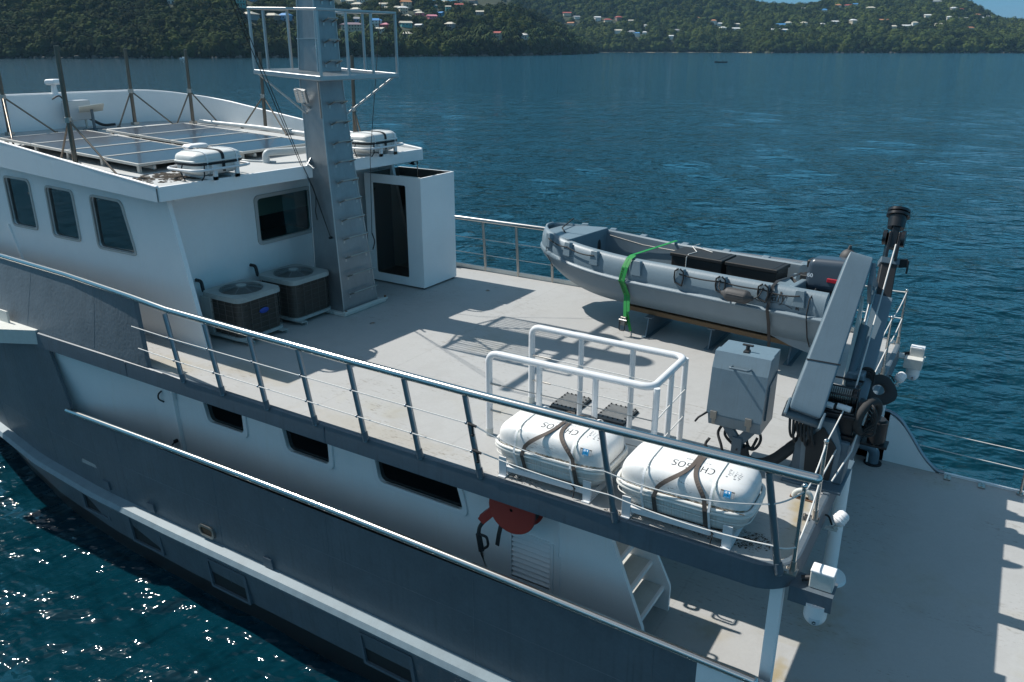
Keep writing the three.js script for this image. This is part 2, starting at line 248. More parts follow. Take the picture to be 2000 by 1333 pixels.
{
  const cutLow = y => lerp(-12.36, -12.74, clamp((y - 2.45) / 1.05, 0, 1)), cutUp = y => lerp(-10.09, -10.33, clamp((y - D) / 1.0, 0, 1));
  const sides = [], inner = [];
  for (const s of [1, -1]) {
    sides.push(hullPatch(s, -26, STERN, 0.3, LD, 80, 8), hullPatch(s, -26, -1.0, LD, 2.5, 80, 6), hullPatch(s, -26, cutLow, 2.5, D + 0.02, 60, 8), hullPatch(s, -26, cutUp, D + 0.02, 4.75, 60, 8));
    // inner skins and edges, so that the plating has thickness
    inner.push(hullPatch(-s, -12.4, -1.0, LD, 2.5, 40, 4, 0).applyMatrix4(new THREE.Matrix4().makeScale(1, 1, -1)).translate(0, 0, 2 * Z0 - s * 0.07));
    inner.push(hullPatch(-s, -26, cutUp, D + 0.02, 4.75, 40, 6).applyMatrix4(new THREE.Matrix4().makeScale(1, 1, -1)).translate(0, 0, 2 * Z0 - s * 0.07));
  }
  for (const s of [1, -1]) { // raked ends of bulwark and of the side opening
    sides.push(gridG(1, 6, (u, v) => { const y = lerp(D, 4.75, v), x = cutUp(y); return [x, y, Z0 + s * (hb(x, y) - 0.07 * u), u, y]; }, s > 0));
    sides.push(gridG(1, 6, (u, v) => { const y = lerp(2.45, D, v), x = cutLow(y); return [x, y, Z0 + s * (hb(x, y) - 0.05 * u), u, y]; }, s > 0));
  }
  const stern = gridG(12, 4, (u, v) => { const y = lerp(-0.8, LD, v); return [STERN, y, Z0 + (1 - 2 * u) * hb(STERN, y), u * 7, y]; });
  part(ship, 'hull', [...sides, stern], mat.hull);
  for (let k = 0; k < inner.length; k++) part(ship, 'bulwark_lining', boxUV(inner[k]), mat.white);
  part(ship, 'boot_topping', [hullPatch(1, -26, STERN, -0.8, 0.3, 80, 4), hullPatch(-1, -26, STERN, -0.8, 0.3, 80, 4)], mat.boot);
  // aft end of the near and far bulwark: a plate swept down to the lower deck
  for (const s of [1, -1]) {
    const sh = shapeOf([[-1.75, LD], [-1.75, 2.5], [-1.02, 2.5], [-0.72, 2.26], [-0.44, 1.84], [-0.2, LD]], [0, 0, 0.25, 0.2, 0.3, 0]);
    const zz = Z0 + s * 3.55; part(ship, 'bulwark_end', boxUV(exZ(sh, zz - 0.03, zz + 0.03)), mat.white);
    part(ship, 'bulwark_end_rail', tubeG([[-1.75, 2.52, zz], [-1.2, 2.52, zz], [-0.9, 2.44, zz], [-0.68, 2.2, zz], [-0.42, 1.85, zz], [-0.2, 1.66, zz], [-0.08, 1.64, zz]], 0.035, 40, 8), mat.railDark);
  }
  // rubbing strake
  const st = [], prof = [[0, -0.09], [0.15, -0.07], [0.19, 0.0], [0.15, 0.07], [0, 0.1]];
  for (const s of [1, -1]) st.push(gridG(90, 4, (u, v) => { const x = lerp(-26, STERN, u), p = prof[Math.round(v * 4)]; return [x, 1.1 + p[1] + 0.012 * Math.sin(x * 0.6) + (x < -14 ? (-14 - x) * 0.02 : 0), Z0 + s * (hb(x, 1.1) + p[0]), x, v * 0.4]; }, s < 0));
  part(ship, 'rubbing_strake', toCreasedNormals(merge(st), 0.6), mat.strake);
  // hull openings below the strake, scuppers, fairlead
  for (const [x0, x1, y0, y1] of [[-12.75, -12.1, 0.52, 0.9], [-11.3, -10.58, 0.42, 0.82], [-9.3, -8.52, 0.34, 0.76], [-6.2, -5.4, 0.34, 0.76]]) {
    const z = Z0 + hb((x0 + x1) / 2, 0.6) + 0.01, fr = shapeOf([[x0 - 0.04, y0 - 0.04], [x1 + 0.06, y0 - 0.04], [x1, y1 + 0.04], [x0 - 0.1, y1 + 0.04]], 0.03); fr.holes.push(holeOf([[x0, y0], [x1, y0], [x1 - 0.06, y1], [x0 - 0.06, y1]], 0.02));
    const f = part(ship, 'sea_chest_frame', exZ(fr, z - 0.05, z + 0.02), mat.hullTrim); part(f, 'grille', exZ(shapeOf([[x0, y0], [x1, y0], [x1 - 0.06, y1], [x0 - 0.06, y1]]), z - 0.05, z - 0.015), mat.boot);
  }
  for (const [x, y] of [[-11.75, 1.34], [-10.55, 1.32], [-7.9, 1.3]]) { const z = Z0 + hb(x, y); part(ship, 'scupper_flap', exZ(shapeOf([[x - 0.09, y - 0.08], [x + 0.1, y - 0.08], [x + 0.07, y + 0.07], [x - 0.1, y + 0.07]], 0.02), z - 0.02, z + 0.035), mat.hullTrim); }
  { const x = -9.2, y = 1.36, z = Z0 + hb(x, y); const s = shapeOf([[x - 0.17, y - 0.1], [x + 0.17, y - 0.1], [x + 0.17, y + 0.1], [x - 0.17, y + 0.1]], 0.1); s.holes.push(holeOf([[x - 0.13, y - 0.06], [x + 0.13, y - 0.06], [x + 0.13, y + 0.06], [x - 0.13, y + 0.06]], 0.06)); const f = part(ship, 'mooring_fairlead', exZ(s, z - 0.05, z + 0.04), mat.steelDull); part(f, 'fairlead_well', exZ(shapeOf([[x - 0.14, y - 0.07], [x + 0.14, y - 0.07], [x + 0.14, y + 0.07], [x - 0.14, y + 0.07]], 0.05), z - 0.04, z + 0.008), mat.rust); }
  // ledge at the break of the bulwark with its upright
  const lz = Z0 + hb(-14.2, 3.75);
  const led = part(ship, 'side_ledge', boxUV(exY([[-17.5, lz - 0.2], [-17.5, lz + 0.42], [-13.72, lz + 0.42], [-12.98, lz + 0.06], [-12.98, lz - 0.2]], [], 3.56, 3.8)), mat.offWhite, 'pale grey ledge standing out from the hull side');
  part(led, 'bracket', boxG(-13.98, -13.72, 3.8, 4.0, lz + 0.06, lz + 0.09), mat.offWhite);
  // welded seams between the hull plates
  for (const s of [1]) { for (const x of [-15.4, -13.4, -11.2, -8.9, -6.7, -4.4, -2.2]) part(ship, 'plate_seam', sweepG([0.4, 0.8, 1.0, 1.2, 1.7, 2.2, 2.46].map(y => V(x, y, Z0 + s * (hb(x, y) - 0.003))), 0.007, 5), mat.hull); part(ship, 'plate_seam', sweepG(Array.from({ length: 40 }, (_, i) => { const x = lerp(-18, -1.2, i / 39); return V(x, 1.86, Z0 + s * (hb(x, 1.86) - 0.003)); }), 0.007, 5), mat.hull); for (const x of [-15.2, -13.3, -11.4]) part(ship, 'plate_seam', sweepG([3.8, 4.1, 4.4, 4.72].map(y => V(x, y, Z0 + s * (hb(x, y) - 0.003))), 0.006, 5), mat.hull); }
  // lower bulwark rail
  for (const s of [1, -1]) { const p = []; for (let i = 0; i <= 24; i++) { const x = lerp(-12.42, -1.2, i / 24); p.push(V(x, 2.53 + 0.07 * Math.sin(Math.PI * (x + 12.4) / 11.3) * 1, Z0 + s * 3.585)); } part(ship, 'lower_bulwark_rail', sweepG(p, 0.045, 12), mat.steel); }
}
{ // ---- decks
  const up = []; const nside = s => { const p = []; for (const x of [-25, -22, -18, -16, -14, -12, -10]) p.push([x, Z0 + s * (hb(x, D) - 0.04)]); return p; };
  const near = nside(1), far = nside(-1).reverse();
  const outline = [...near, [-1.06, Z0 + 3.5], [-1.06, Z0 - 3.5], ...far];
  const radii = outline.map((p, i) => (i === near.length || i === near.length + 1 ? 0.28 : 0));
  const s = shapeOf(outline.map(p => [p[0], -p[1]]), radii); s.holes.push(holeOf([[-4.52, 7.2], [-2.78, 7.2], [-2.78, 8.05], [-4.52, 8.05]], 0.05));
  part(ship, 'upper_deck', boxUV(new THREE.ExtrudeGeometry(s, { depth: 0.06, bevelEnabled: false, curveSegments: 10 }).rotateX(-Math.PI / 2).translate(0, D - 0.06, 0)), mat.deck);
  // fascia round the edge of the upper deck: section 22 cm deep, rounded stern corners
  const path = []; const R = 0.34, zi = 3.52; path.push([-13.0, Z0 + zi]); path.push([-1.03 - R, Z0 + zi]); for (let k = 1; k <= 8; k++) { const a = k / 8 * Math.PI / 2; path.push([-1.03 - R + R * Math.sin(a), Z0 + zi - R + R * Math.cos(a)]); } const m = path.length; for (let i = m - 1; i >= 0; i--) path.push([path[i][0], 2 * Z0 - path[i][1]]);
  const sec = [[-0.05, 0.012], [0.0, 0.014], [0.018, 0.004], [0.024, -0.10], [0.028, -0.235], [-0.06, -0.235], [-0.05, 0.012]];
  const fas = gridG(path.length - 1, 6, (u, v) => { const i = Math.round(u * (path.length - 1)), a = path[Math.max(0, i - 1)], b = path[Math.min(path.length - 1, i + 1)]; let nx = b[1] - a[1], nz = -(b[0] - a[0]); const l = Math.hypot(nx, nz); nx /= -l; nz /= -l; const q = sec[Math.round(v * 6)]; return [path[i][0] + nx * q[0], D + q[1], path[i][1] + nz * q[0], path[i][0] + path[i][1], q[1]]; }, false);
  part(ship, 'deck_edge', toCreasedNormals(fas, 0.5), mat.hullTrim);
  // beams and ceiling under the upper deck
  part(ship, 'deck_underside', boxUV(exY([[-12.5, Z0 + 3.46], [-4.55, Z0 + 3.46], [-4.55, Z0 - 3.46], [-12.5, Z0 - 3.46]], [], D - 0.16, D - 0.07)), mat.white);
  part(ship, 'deck_underside', boxUV(merge([boxG(-4.54, -1.15, D - 0.16, D - 0.07, Z0 - 3.46, -8.08), boxG(-2.75, -1.15, D - 0.16, D - 0.07, -8.07, Z0 + 3.46), boxG(-4.54, -2.76, D - 0.16, D - 0.07, -7.18, Z0 + 3.46)])), mat.white);
  // weld lines on the fascia
  for (const x of [-6.61, -10.61]) part(ship, 'edge_joint', boxG(x - 0.01, x + 0.01, D - 0.22, D - 0.01, Z0 + 3.545, Z0 + 3.553), mat.hullTrim);
  // lower deck
  const ld = [[-12.4, Z0 + 3.53], [STERN - 0.02, Z0 + 3.53], [STERN - 0.02, Z0 - 3.53], [-12.4, Z0 - 3.53]];
  part(ship, 'lower_deck', boxUV(exY(ld, [], LD - 0.06, LD)), mat.deck);
  for (const s of [1, -1]) part(ship, 'deck_margin', boxG(-0.15, STERN, LD, LD + 0.035, Z0 + s * 3.54 - 0.02, Z0 + s * 3.54 + 0.02), mat.whiteClean);
  part(ship, 'deck_post', boxUV(boxG(-1.2, -1.09, LD, D - 0.16, -6.5, -6.39)), mat.white);
  part(ship, 'deck_post', boxUV(boxG(-1.22, -1.08, LD, D - 0.16, -13.22, -13.08)), mat.white);
  part(ship, 'deck_post_base', cylG([-1.1, LD, -9.55], [-1.1, LD + 0.05, -9.55], 0.22, 0.21, 24), mat.white);
  part(ship, 'deck_post', cylG([-1.1, LD + 0.05, -9.55], [-1.1, D - 0.16, -9.55], 0.09, 0.07, 16), mat.white);
}
{ // ---- house on the lower deck, seen under the overhang
  const zw = -7.0, T = 0.06;
  const s = shapeOf([[-11.25, LD], [-2.62, LD], [-2.62, 1.9], [-3.3, 3.58], [-11.25, 3.58]], [0, 0, 0.05, 0, 0]);
  const wins = [[[-9.86, 2.68], [-9.05, 2.68], [-9.05, 3.26], [-9.98, 3.26]], [[-8.14, 2.66], [-7.32, 2.66], [-7.32, 3.26], [-8.26, 3.26]], [[-6.42, 2.68], [-5.05, 2.68], [-5.22, 3.26], [-6.52, 3.26]]];
  for (const w of wins) s.holes.push(holeOf(w, 0.09));
  s.holes.push(holeOf([[-4.36, 1.98], [-3.82, 1.98], [-3.82, 2.62], [-4.36, 2.62]], 0));
  s.holes.push(holeOf([[-5.0, LD + 0.003], [-4.62, LD + 0.003], [-4.68, LD + 0.09], [-4.94, LD + 0.09]].map(p => [p[0] + 1.35, p[1] + 0.001]), 0.02));
  const wall = part(ship, 'lower_house_wall', boxUV(exZ(s, zw - T, zw)), mat.white);
  const grow = (w, k) => { const cx = (w[0][0] + w[1][0] + w[2][0] + w[3][0]) / 4, cy = (w[0][1] + w[2][1]) / 2; return w.map(p => [p[0] + Math.sign(p[0] - cx) * k, p[1] + Math.sign(p[1] - cy) * k]); };
  for (const w of wins) { const f = shapeOf(grow(w, 0.075), 0.13); f.holes.push(holeOf(grow(w, 0.0), 0.09)); part(wall, 'window_frame', exZ(f, zw - 0.02, zw + 0.03, 8), mat.whiteClean); part(wall, 'window_pane', exZ(shapeOf(grow(w, 0.01), 0.09), zw - 0.045, zw - 0.03), mat.glassDark); }
  for (let k = 0; k < 9; k++) { const y = 2.0 + k * 0.07, g = new THREE.BoxGeometry(0.535, 0.062, 0.008); g.rotateX(-0.85); g.translate(-4.09, y + 0.03, zw - 0.01); part(wall, 'louvre_slat', g, mat.whiteClean); }
  part(wall, 'louvre_frame', merge([boxG(-4.4, -4.36, 1.96, 2.64, zw - 0.03, zw + 0.015), boxG(-3.82, -3.78, 1.96, 2.64, zw - 0.03, zw + 0.015), boxG(-4.36, -3.82, 1.94, 1.98, zw - 0.03, zw + 0.015), boxG(-4.36, -3.82, 2.62, 2.66, zw - 0.03, zw + 0.015)]), mat.whiteClean);
  part(wall, 'louvre_back', boxG(-4.36, -3.82, 1.98, 2.62, zw - 0.06, zw - 0.05), mat.interior);
  part(ship, 'pipe_conduit', boxUV(merge([boxG(-3.74, -3.71, 2.5, 3.4, zw, zw + 0.02), boxG(-3.74, -3.69, 1.95, 2.5, zw, zw + 0.012)])), mat.whiteClean);
  // raised panel with its hinge post, lever and curved handle
  const door = part(ship, 'side_door', boxUV(exZ(shapeOf([[-11.1, 1.78], [-10.62, 1.78], [-10.7, 3.45], [-11.24, 3.45]], 0.02), zw, zw + 0.035)), mat.white);
  part(door, 'hinge_post', beamG([-10.58, 1.78, zw + 0.03], [-10.68, 3.5, zw + 0.03], 0.07, 0.05), mat.white);
  part(door, 'hinge', [boxG(-10.7, -10.6, 2.86, 2.98, zw + 0.03, zw + 0.075)], mat.whiteClean);
  part(door, 'door_handle', tubeG([[-10.92, 2.95, zw + 0.04], [-10.95, 2.9, zw + 0.085], [-10.95, 2.82, zw + 0.09], [-10.9, 2.76, zw + 0.04]], 0.013, 16, 6), mat.black);
  part(door, 'door_lever', [cylG([-10.72, 2.12, zw + 0.03], [-10.72, 2.12, zw + 0.09], 0.032), beamG([-10.72, 2.12, zw + 0.08], [-10.84, 2.0, zw + 0.08], 0.03, 0.02)], mat.black);
  // wall carried outward to the hull side, forward of the door
  part(ship, 'side_passage_wall', boxUV(gridG(14, 4, (u, v) => { const x = lerp(-11.1, -12.8, u), e = Math.pow(u, 1.25); return [x, lerp(LD, 3.6, v), lerp(zw - 0.005, Z0 + 3.46, e), x, v * 2]; }, false)), mat.white);
  // aft end of the house, stairwell side and stair
  part(ship, 'lower_house_end', boxUV(boxG(-4.66, -4.58, LD, 3.58, -12.6, -7.06)), mat.white);
  part(ship, 'lower_house_end', boxUV(boxG(-11.2, -4.66, LD, 3.58, -12.62, -12.56)), mat.white);
  const inner = part(ship, 'stairwell_wall', boxUV(boxG(-4.57, -3.25, LD, 3.69, -8.12, -8.06)), mat.white);
  part(inner, 'door_panel', boxUV(boxG(-3.95, -3.45, LD + 0.1, 3.45, -8.058, -8.04)), mat.offWhite);
  part(inner, 'grab_handle', tubeG([[-3.86, 3.4, -8.04], [-3.85, 3.38, -7.97], [-3.84, 3.22, -7.97], [-3.84, 3.2, -8.04]], 0.022, 16, 8), mat.whiteClean);
  part(inner, 'door_hook', tubeG([[-3.38, 3.1, -8.05], [-3.32, 3.1, -8.0], [-3.27, 3.16, -7.99], [-3.27, 3.22, -7.99]], 0.013, 12, 6), mat.rust);
  // coaming round the stair opening, with a grab loop on each long side
  const co = part(ship, 'stair_coaming', boxUV(merge([boxG(-4.55, -2.75, D - 0.2, D + 0.03, -8.08, -8.052), boxG(-4.55, -2.75, D - 0.2, D + 0.006, -7.198, -7.17), boxG(-4.548, -4.522, D - 0.2, D + 0.006, -8.05, -7.2), boxG(-2.778, -2.752, D - 0.2, D + 0.006, -8.05, -7.2)])), mat.white);
  for (const [z, d] of [[-8.05, 1], [-7.2, -1]]) part(co, 'grab_loop', bentG([[-3.93, D - 0.03, z], [-3.93, D - 0.03, z + d * 0.12], [-3.66, D - 0.03, z + d * 0.12], [-3.66, D - 0.03, z]], 0.016, 0.04, 8), mat.whiteClean);
  const stair = part(ship, 'stair', boxUV(exZ(shapeOf([[-2.62, LD], [-2.62, 1.98], [-3.1, 2.95], [-3.4, 3.55], [-4.3, 3.55], [-3.75, 2.4], [-3.3, LD]], [0, 0.04, 0, 0, 0, 0, 0]), -7.86, -7.82)), mat.white);
  for (let k = 0; k < 6; k++) { const y = 1.96 + k * 0.3, x = -2.72 - k * 0.172; if (y > 3.7) break; const t = part(stair, 'tread', boxUV(boxG(x - 0.3, x, y - 0.03, y, -7.815, -7.065)), mat.offWhite); part(t, 'tread_nosing', boxG(x, x + 0.035, y - 0.045, y + 0.008, -7.815, -7.065), mat.whiteClean); }
}
{ // ---- upper house
  const zw = -7.2, T = 0.07, zf = -12.3, RF = x => 6.25 + 0.045 * (-10.2 - x);
  const xf = -16.4, s = shapeOf([[xf, D], [-9.94, D], [-10.42, 6.06], [xf, 6.36]], [0, 0.01, 0.1, 0]);
  const wins = [[[-14.83, 5.17], [-14.09, 5.17], [-14.09, 5.98], [-14.83, 5.99]], [[-13.59, 5.12], [-12.84, 5.12], [-12.84, 5.91], [-13.57, 5.93]], [[-12.32, 5.08], [-11.36, 5.08], [-11.55, 5.87], [-12.32, 5.89]], [[-16.15, 5.2], [-15.4, 5.2], [-15.4, 6.02], [-16.15, 6.03]]];
  for (const w of wins) s.holes.push(holeOf(w, 0.08));
  const wall = part(ship, 'house_side_wall', boxUV(exZ(s, zw - T, zw)), mat.white);
  const grow = (w, k) => { const cx = (w[0][0] + w[1][0]) / 2, cy = (w[0][1] + w[2][1]) / 2; return w.map(p => [p[0] + Math.sign(p[0] - cx) * k, p[1] + Math.sign(p[1] - cy) * k]); };
  const paneM = new THREE.MeshPhysicalMaterial({ roughness: 0.04, ior: 2.0 }); paneM.color.setRGB(0.012, 0.017, 0.017);
  const frameMat = M([0.46, 0.45, 0.43], 0.5);
  for (const w of wins) { const f = shapeOf(grow(w, 0.035), 0.11); f.holes.push(holeOf(grow(w, 0), 0.08)); part(wall, 'window_frame', exZ(f, zw - 0.01, zw + 0.022, 8), frameMat); part(wall, 'window_pane', exZ(shapeOf(grow(w, 0.01), 0.08), zw - 0.045, zw - 0.03), paneM); }
  part(wall, 'side_seam', boxUV(beamG([-15.02, 5.15, zw + 0.01], [-14.55, 3.9, zw + 0.01], 0.05, 0.03)), mat.white);
  const wall2 = part(ship, 'house_side_wall', boxUV(exZ(shapeOf([[xf, D], [-9.94, D], [-10.42, 6.06], [xf, 6.36]]), zf, zf + T)), mat.white);
  // after wall with its wide window
  const xa = -10.75, aw = [[-9.12, 4.97], [-10.32, 4.97], [-10.32, 5.7], [-9.12, 5.7]];
  const after = part(ship, 'house_after_wall', boxUV(exX([[zw - T, D], [zf + T, D], [zf + T, 6.2], [zw - T, 6.2]], [aw], xa - 0.06, xa, 8, 0, 0.07)), mat.white);
  const ring = [[-9.06, 4.91], [-10.38, 4.91], [-10.38, 5.76], [-9.06, 5.76]];
  part(after, 'window_frame', exX(ring, [aw], xa - 0.01, xa + 0.025, 8, 0.11, 0.07), frameMat);
  const glass = new THREE.MeshPhysicalMaterial({ roughness: 0.03, transmission: 1, thickness: 0, ior: 1.5 }); glass.color.setRGB(0.62, 0.72, 0.70);
  part(after, 'window_pane', exX([[-9.11, 4.96], [-10.33, 4.96], [-10.33, 5.71], [-9.11, 5.71]], [], xa - 0.04, xa - 0.034, 4, 0.07), glass);
  part(after, 'door_recess', boxUV(boxG(xa, xa + 0.03, D + 0.1, 5.75, -11.45, -10.75, 0.01)), mat.white);
  part(after, 'door_handle', beamG([xa + 0.1, 5.32, -11.32], [xa + 0.12, 5.5, -11.12], 0.035, 0.035), mat.black);
  for (const z of [-7.75, -8.85]) part(after, 'cable_gland', bentG([[xa, 4.62, z], [xa + 0.12, 4.62, z], [xa + 0.16, 4.47, z + 0.01]], 0.028, 0.05, 8), mat.black);
  for (const z of [-7.32, -12.12]) part(after, 'gusset', boxUV(cylG([-10.75, 6.1, z], [-10.3, 6.1, z], 0.12, 0.12, 20)), mat.white);
  part(ship, 'house_front_wall', boxUV(boxG(xf - 0.05, xf, D, 6.4, zf, zw)), mat.white);
  // inside of the room behind the after window
  part(ship, 'room_floor', boxG(-16.3, -10.82, D + 0.01, D + 0.03, zf + 0.08, zw - 0.08), mat.interior);
  part(ship, 'wall_cabinet', boxUV(boxG(-12.3, -11.35, 5.25, 6.1, -10.9, -9.35, 0.02)), mat.cabinet);
  part(ship, 'worktop', boxG(-12.6, -11.2, 4.6, 4.65, -11.4, -8.2), mat.offWhite);
  part(ship, 'room_partition', boxG(-12.75, -12.7, D, 6.2, zf + 0.08, zw - 0.08), mat.interior);
  // ---- roof with fascia; it rises gently towards the bow
  const near = [[-10.15, -6.9], [-11.4, -6.9], [-12.85, -6.91], [-14.2, -6.93], [-15.2, -6.95]], front = []; for (let k = 0; k <= 10; k++) { const a = k / 10 * Math.PI / 2; front.push([-15.3 - 1.4 * Math.sin(a), -8.35 + 1.4 * Math.cos(a)]); }
  const half = [...near, ...front.slice(1)], c = -9.7, all = [...half, ...half.slice().reverse().map(p => [p[0] === -10.15 ? -9.85 : p[0], 2 * c - p[1]])];
  const roof = new THREE.ExtrudeGeometry(shapeOf(all.map(p => [p[0], -p[1]])), { depth: 0.2, bevelEnabled: false }).rotateX(-Math.PI / 2);
  const lift = g => { const p = g.attributes.position; for (let i = 0; i < p.count; i++) p.setY(i, p.getY(i) + RF(p.getX(i))); g.computeVertexNormals(); return g; };
  const roofTex = dataTex(512, 512, (u, v, o) => { const m = mottled(u, v), d = smooth(0.6, 0.8, mottled(u * 2 + 0.3, v * 2)); const k = 0.46 * (1 + 0.12 * (m - 0.5)); o[0] = k * (1 - 0.12 * d); o[1] = k * 1.02 * (1 - 0.13 * d); o[2] = k * 1.01 * (1 - 0.18 * d); });
  const roofM = M(withRep(roofTex, 0.3), 0.6);
  const roofPart = part(ship, 'roof', boxUV(lift(roof.translate(0, -0.2, 0))), roofM);
  // screen round the roof: nothing at the after end, 0.7 m high at the front
  const hgt = (x, z) => { const a = clamp((z + 11.2) / 3, 0, 1); const nearH = interp([-16.7, -16.2, -15.2, -14.2, -12.85, -11.4, -10.2, -9.8], [0.68, 0.62, 0.36, 0.215, 0.15, 0.075, 0.012, 0.012], x), farH = interp([-16.7, -16.1, -14.45, -12.8, -11, -10.2, -9.8], [0.66, 0.56, 0.41, 0.26, 0.09, 0.012, 0.012], x); return lerp(farH, nearH, a); };
  const scr = (off, flip) => gridG(all.length - 1, 4, (u, v) => { const i = Math.round(u * (all.length - 1)), p = all[i]; const dx = p[0] + 13.5, dz = p[1] - c, l = Math.hypot(dx < -1.8 ? dx + 1.8 : 0, dz) || 1; const ox = (dx < -1.8 ? (dx + 1.8) / l : 0) * off, oz = dz / l * off; const y0 = RF(p[0]) - 0.2, y1 = RF(p[0]) + hgt(p[0], p[1]); const flare = 0.12 * v * clamp((-13 - p[0]) / 3, 0, 1); return [p[0] + ox + (ox < 0 ? -flare : 0), lerp(y0, y1, v), p[1] + oz, p[0] + p[1], v]; }, flip);
  const rim = []; for (let i = 0; i < all.length; i++) { const p = all[i], dx = p[0] + 13.5, fl = p[0] < -15.3 ? 0.12 : 0; rim.push(V(p[0] - fl * 0.9, RF(p[0]) + hgt(p[0], p[1]), p[1])); }
  part(roofPart, 'roof_screen', boxUV(merge([scr(0.02, false), scr(-0.02, true)])), mat.white);
  part(roofPart, 'screen_rim', sweepG(rim, 0.025, 6), mat.whiteClean);
  part(roofPart, 'after_fascia', boxUV(beamG([-10.14, RF(-10.1) - 0.09, -6.9], [-9.84, RF(-9.9) - 0.09, -12.5], 0.05, 0.21, V(0, 1, 0), 0.01)), mat.white);
  // pipe run along the far side and the big vent pipe
  part(roofPart, 'roof_pipe', sweepG([V(-15.6, RF(-15.6) + 0.06, -11.9), V(-14, RF(-14) + 0.06, -12.15), V(-10.6, RF(-10.6) + 0.06, -12.2)], 0.045, 10), mat.pvc);
  part(roofPart, 'pipe_clamp', boxG(-13.2, -13.0, RF(-13.1), RF(-13.1) + 0.12, -12.22, -12.08), mat.pvc);
  part(roofPart, 'vent_pipe', bentG([[-10.72, RF(-10.7), -9.4], [-10.72, RF(-10.7) + 0.17, -9.4], [-10.5, RF(-10.5) + 0.17, -9.95], [-10.45, RF(-10.45) + 0.17, -10.6]], 0.06, 0.09, 14), mat.pvc);
  part(roofPart, 'roof_cable', tubeG([[-13.2, RF(-13.2) + 0.02, -9.05], [-12.3, RF(-12.3) + 0.02, -9.3], [-11.7, RF(-11.7) + 0.015, -9.4], [-11.1, RF(-11.1) + 0.015, -9.25], [-10.6, RF(-10.6) + 0.015, -9.5]], 0.018, 30, 6), mat.pvc);
  // leaf mould under the near raft: thin ragged crust
  { const r = rng(31), gs = []; for (let i = 0; i < 260; i++) { const a = r() * 6.283, q = Math.pow(r(), 0.7), x = -10.78 + Math.cos(a) * q * 0.42 + q * 0.05, z = -7.62 + Math.sin(a) * q * 0.7; const g = new THREE.CircleGeometry(0.02 + 0.05 * r() * (1 - q * 0.6), 5); g.rotateX(-Math.PI / 2); g.rotateY(r() * 6); g.translate(x, RF(x) + 0.003 + 0.004 * r(), z); gs.push(g); } const o = part(roofPart, 'leaf_mould', gs, M([0.045, 0.036, 0.026], 0.95)); o.userData.kind = 'stuff'; }
  globalThis.RF = RF;
}
const RF = globalThis.RF;
{ // ---- guard rails of the upper deck
  const rail = part(ship, 'near_top_rail', sweepG([[-20, 4.77, Z0 + hb(-20, 4.75)], [-18, 4.78, Z0 + hb(-18, 4.75)], [-16, 4.78, Z0 + hb(-16, 4.75)], [-14.4, 4.78, Z0 + 3.17], [-12.2, 4.78, Z0 + 3.28], [-10.3, 4.77, Z0 + 3.44], [-9.42, 4.76, Z0 + 3.53], [-7.75, 4.74, Z0 + 3.55], [-6.1, 4.72, Z0 + 3.55], [-4.5, 4.71, Z0 + 3.55], [-2.9, 4.72, Z0 + 3.55], [-0.92, 4.75, Z0 + 3.55]].map(vv), 0.046, 16), mat.steel);
  const px = [-9.26, -8.44, -7.59, -6.74, -5.92, -5.11, -4.29, -2.7, -1.12], zp = Z0 + 3.55;
  for (const x of px) { const p = part(ship, 'rail_post', cylG([x, D - 0.02, zp], [x - 0.19, 4.7, zp], 0.034, 0.032, 14), mat.railDark); part(p, 'post_foot', cylG([x + 0.004, D + 0.0, zp], [x - 0.018, D + 0.1, zp], 0.038, 0.038, 14), mat.hullTrim); }
  const at = (x, h) => V(x - 0.195 * h, D + h, zp + 0.036);
  for (const [h, n] of [[0.62, 0], [0.30, 1]]) { const pts = [V(-10.12 - 0.24 * h, D + h, zp + 0.0), ...px.slice(0, 7).map(x => at(x, h))]; part(ship, 'guard_wire', sweepG(pts, 0.0075, 6), mat.rope); for (const x of px.slice(0, 7)) part(ship, 'wire_clip', new THREE.SphereGeometry(0.018, 8, 6).translate(at(x, h).x - 0.03, at(x, h).y, at(x, h).z), mat.railDark); }
  // far side
  const fx = []; for (let x = -9.7; x < -1.8; x += 0.79) fx.push(x); const zq = Z0 - 3.5;
  part(ship, 'far_top_rail', sweepG([V(-20, 4.8, Z0 - hb(-20, 4.75)), V(-14.4, 4.8, Z0 - 3.17), V(-12, 4.8, Z0 - 3.32), V(-9.6, 4.8, zq), V(-2.0, 4.78, zq)], 0.046, 12), mat.steel);
  for (const x of fx) part(ship, 'rail_post', cylG([x, D, zq], [x - 0.06, 4.76, zq], 0.032, 0.03, 10), mat.steelDull);
  for (const h of [0.66, 0.34]) part(ship, 'guard_wire', sweepG([V(-9.9, D + h, zq), V(-2.0, D + h, zq)], 0.0075, 6), mat.rope);
  part(ship, 'toe_rail', boxUV(boxG(-13, -1.4, D, D + 0.09, Z0 - 3.53, Z0 - 3.48)), mat.offWhite);
  // shackles where the slack gate ropes begin
  for (const h of [0.62, 0.32]) { const p = at(-4.29, h); part(ship, 'shackle', [cylG(p, [p.x + 0.1, p.y - 0.01, p.z], 0.018, 0.014), cylG([p.x + 0.05, p.y, p.z], [p.x + 0.055, p.y - 0.1, p.z], 0.012, 0.012), new THREE.SphereGeometry(0.02, 8, 6).translate(p.x + 0.056, p.y - 0.12, p.z)], mat.ropeDark); }
}
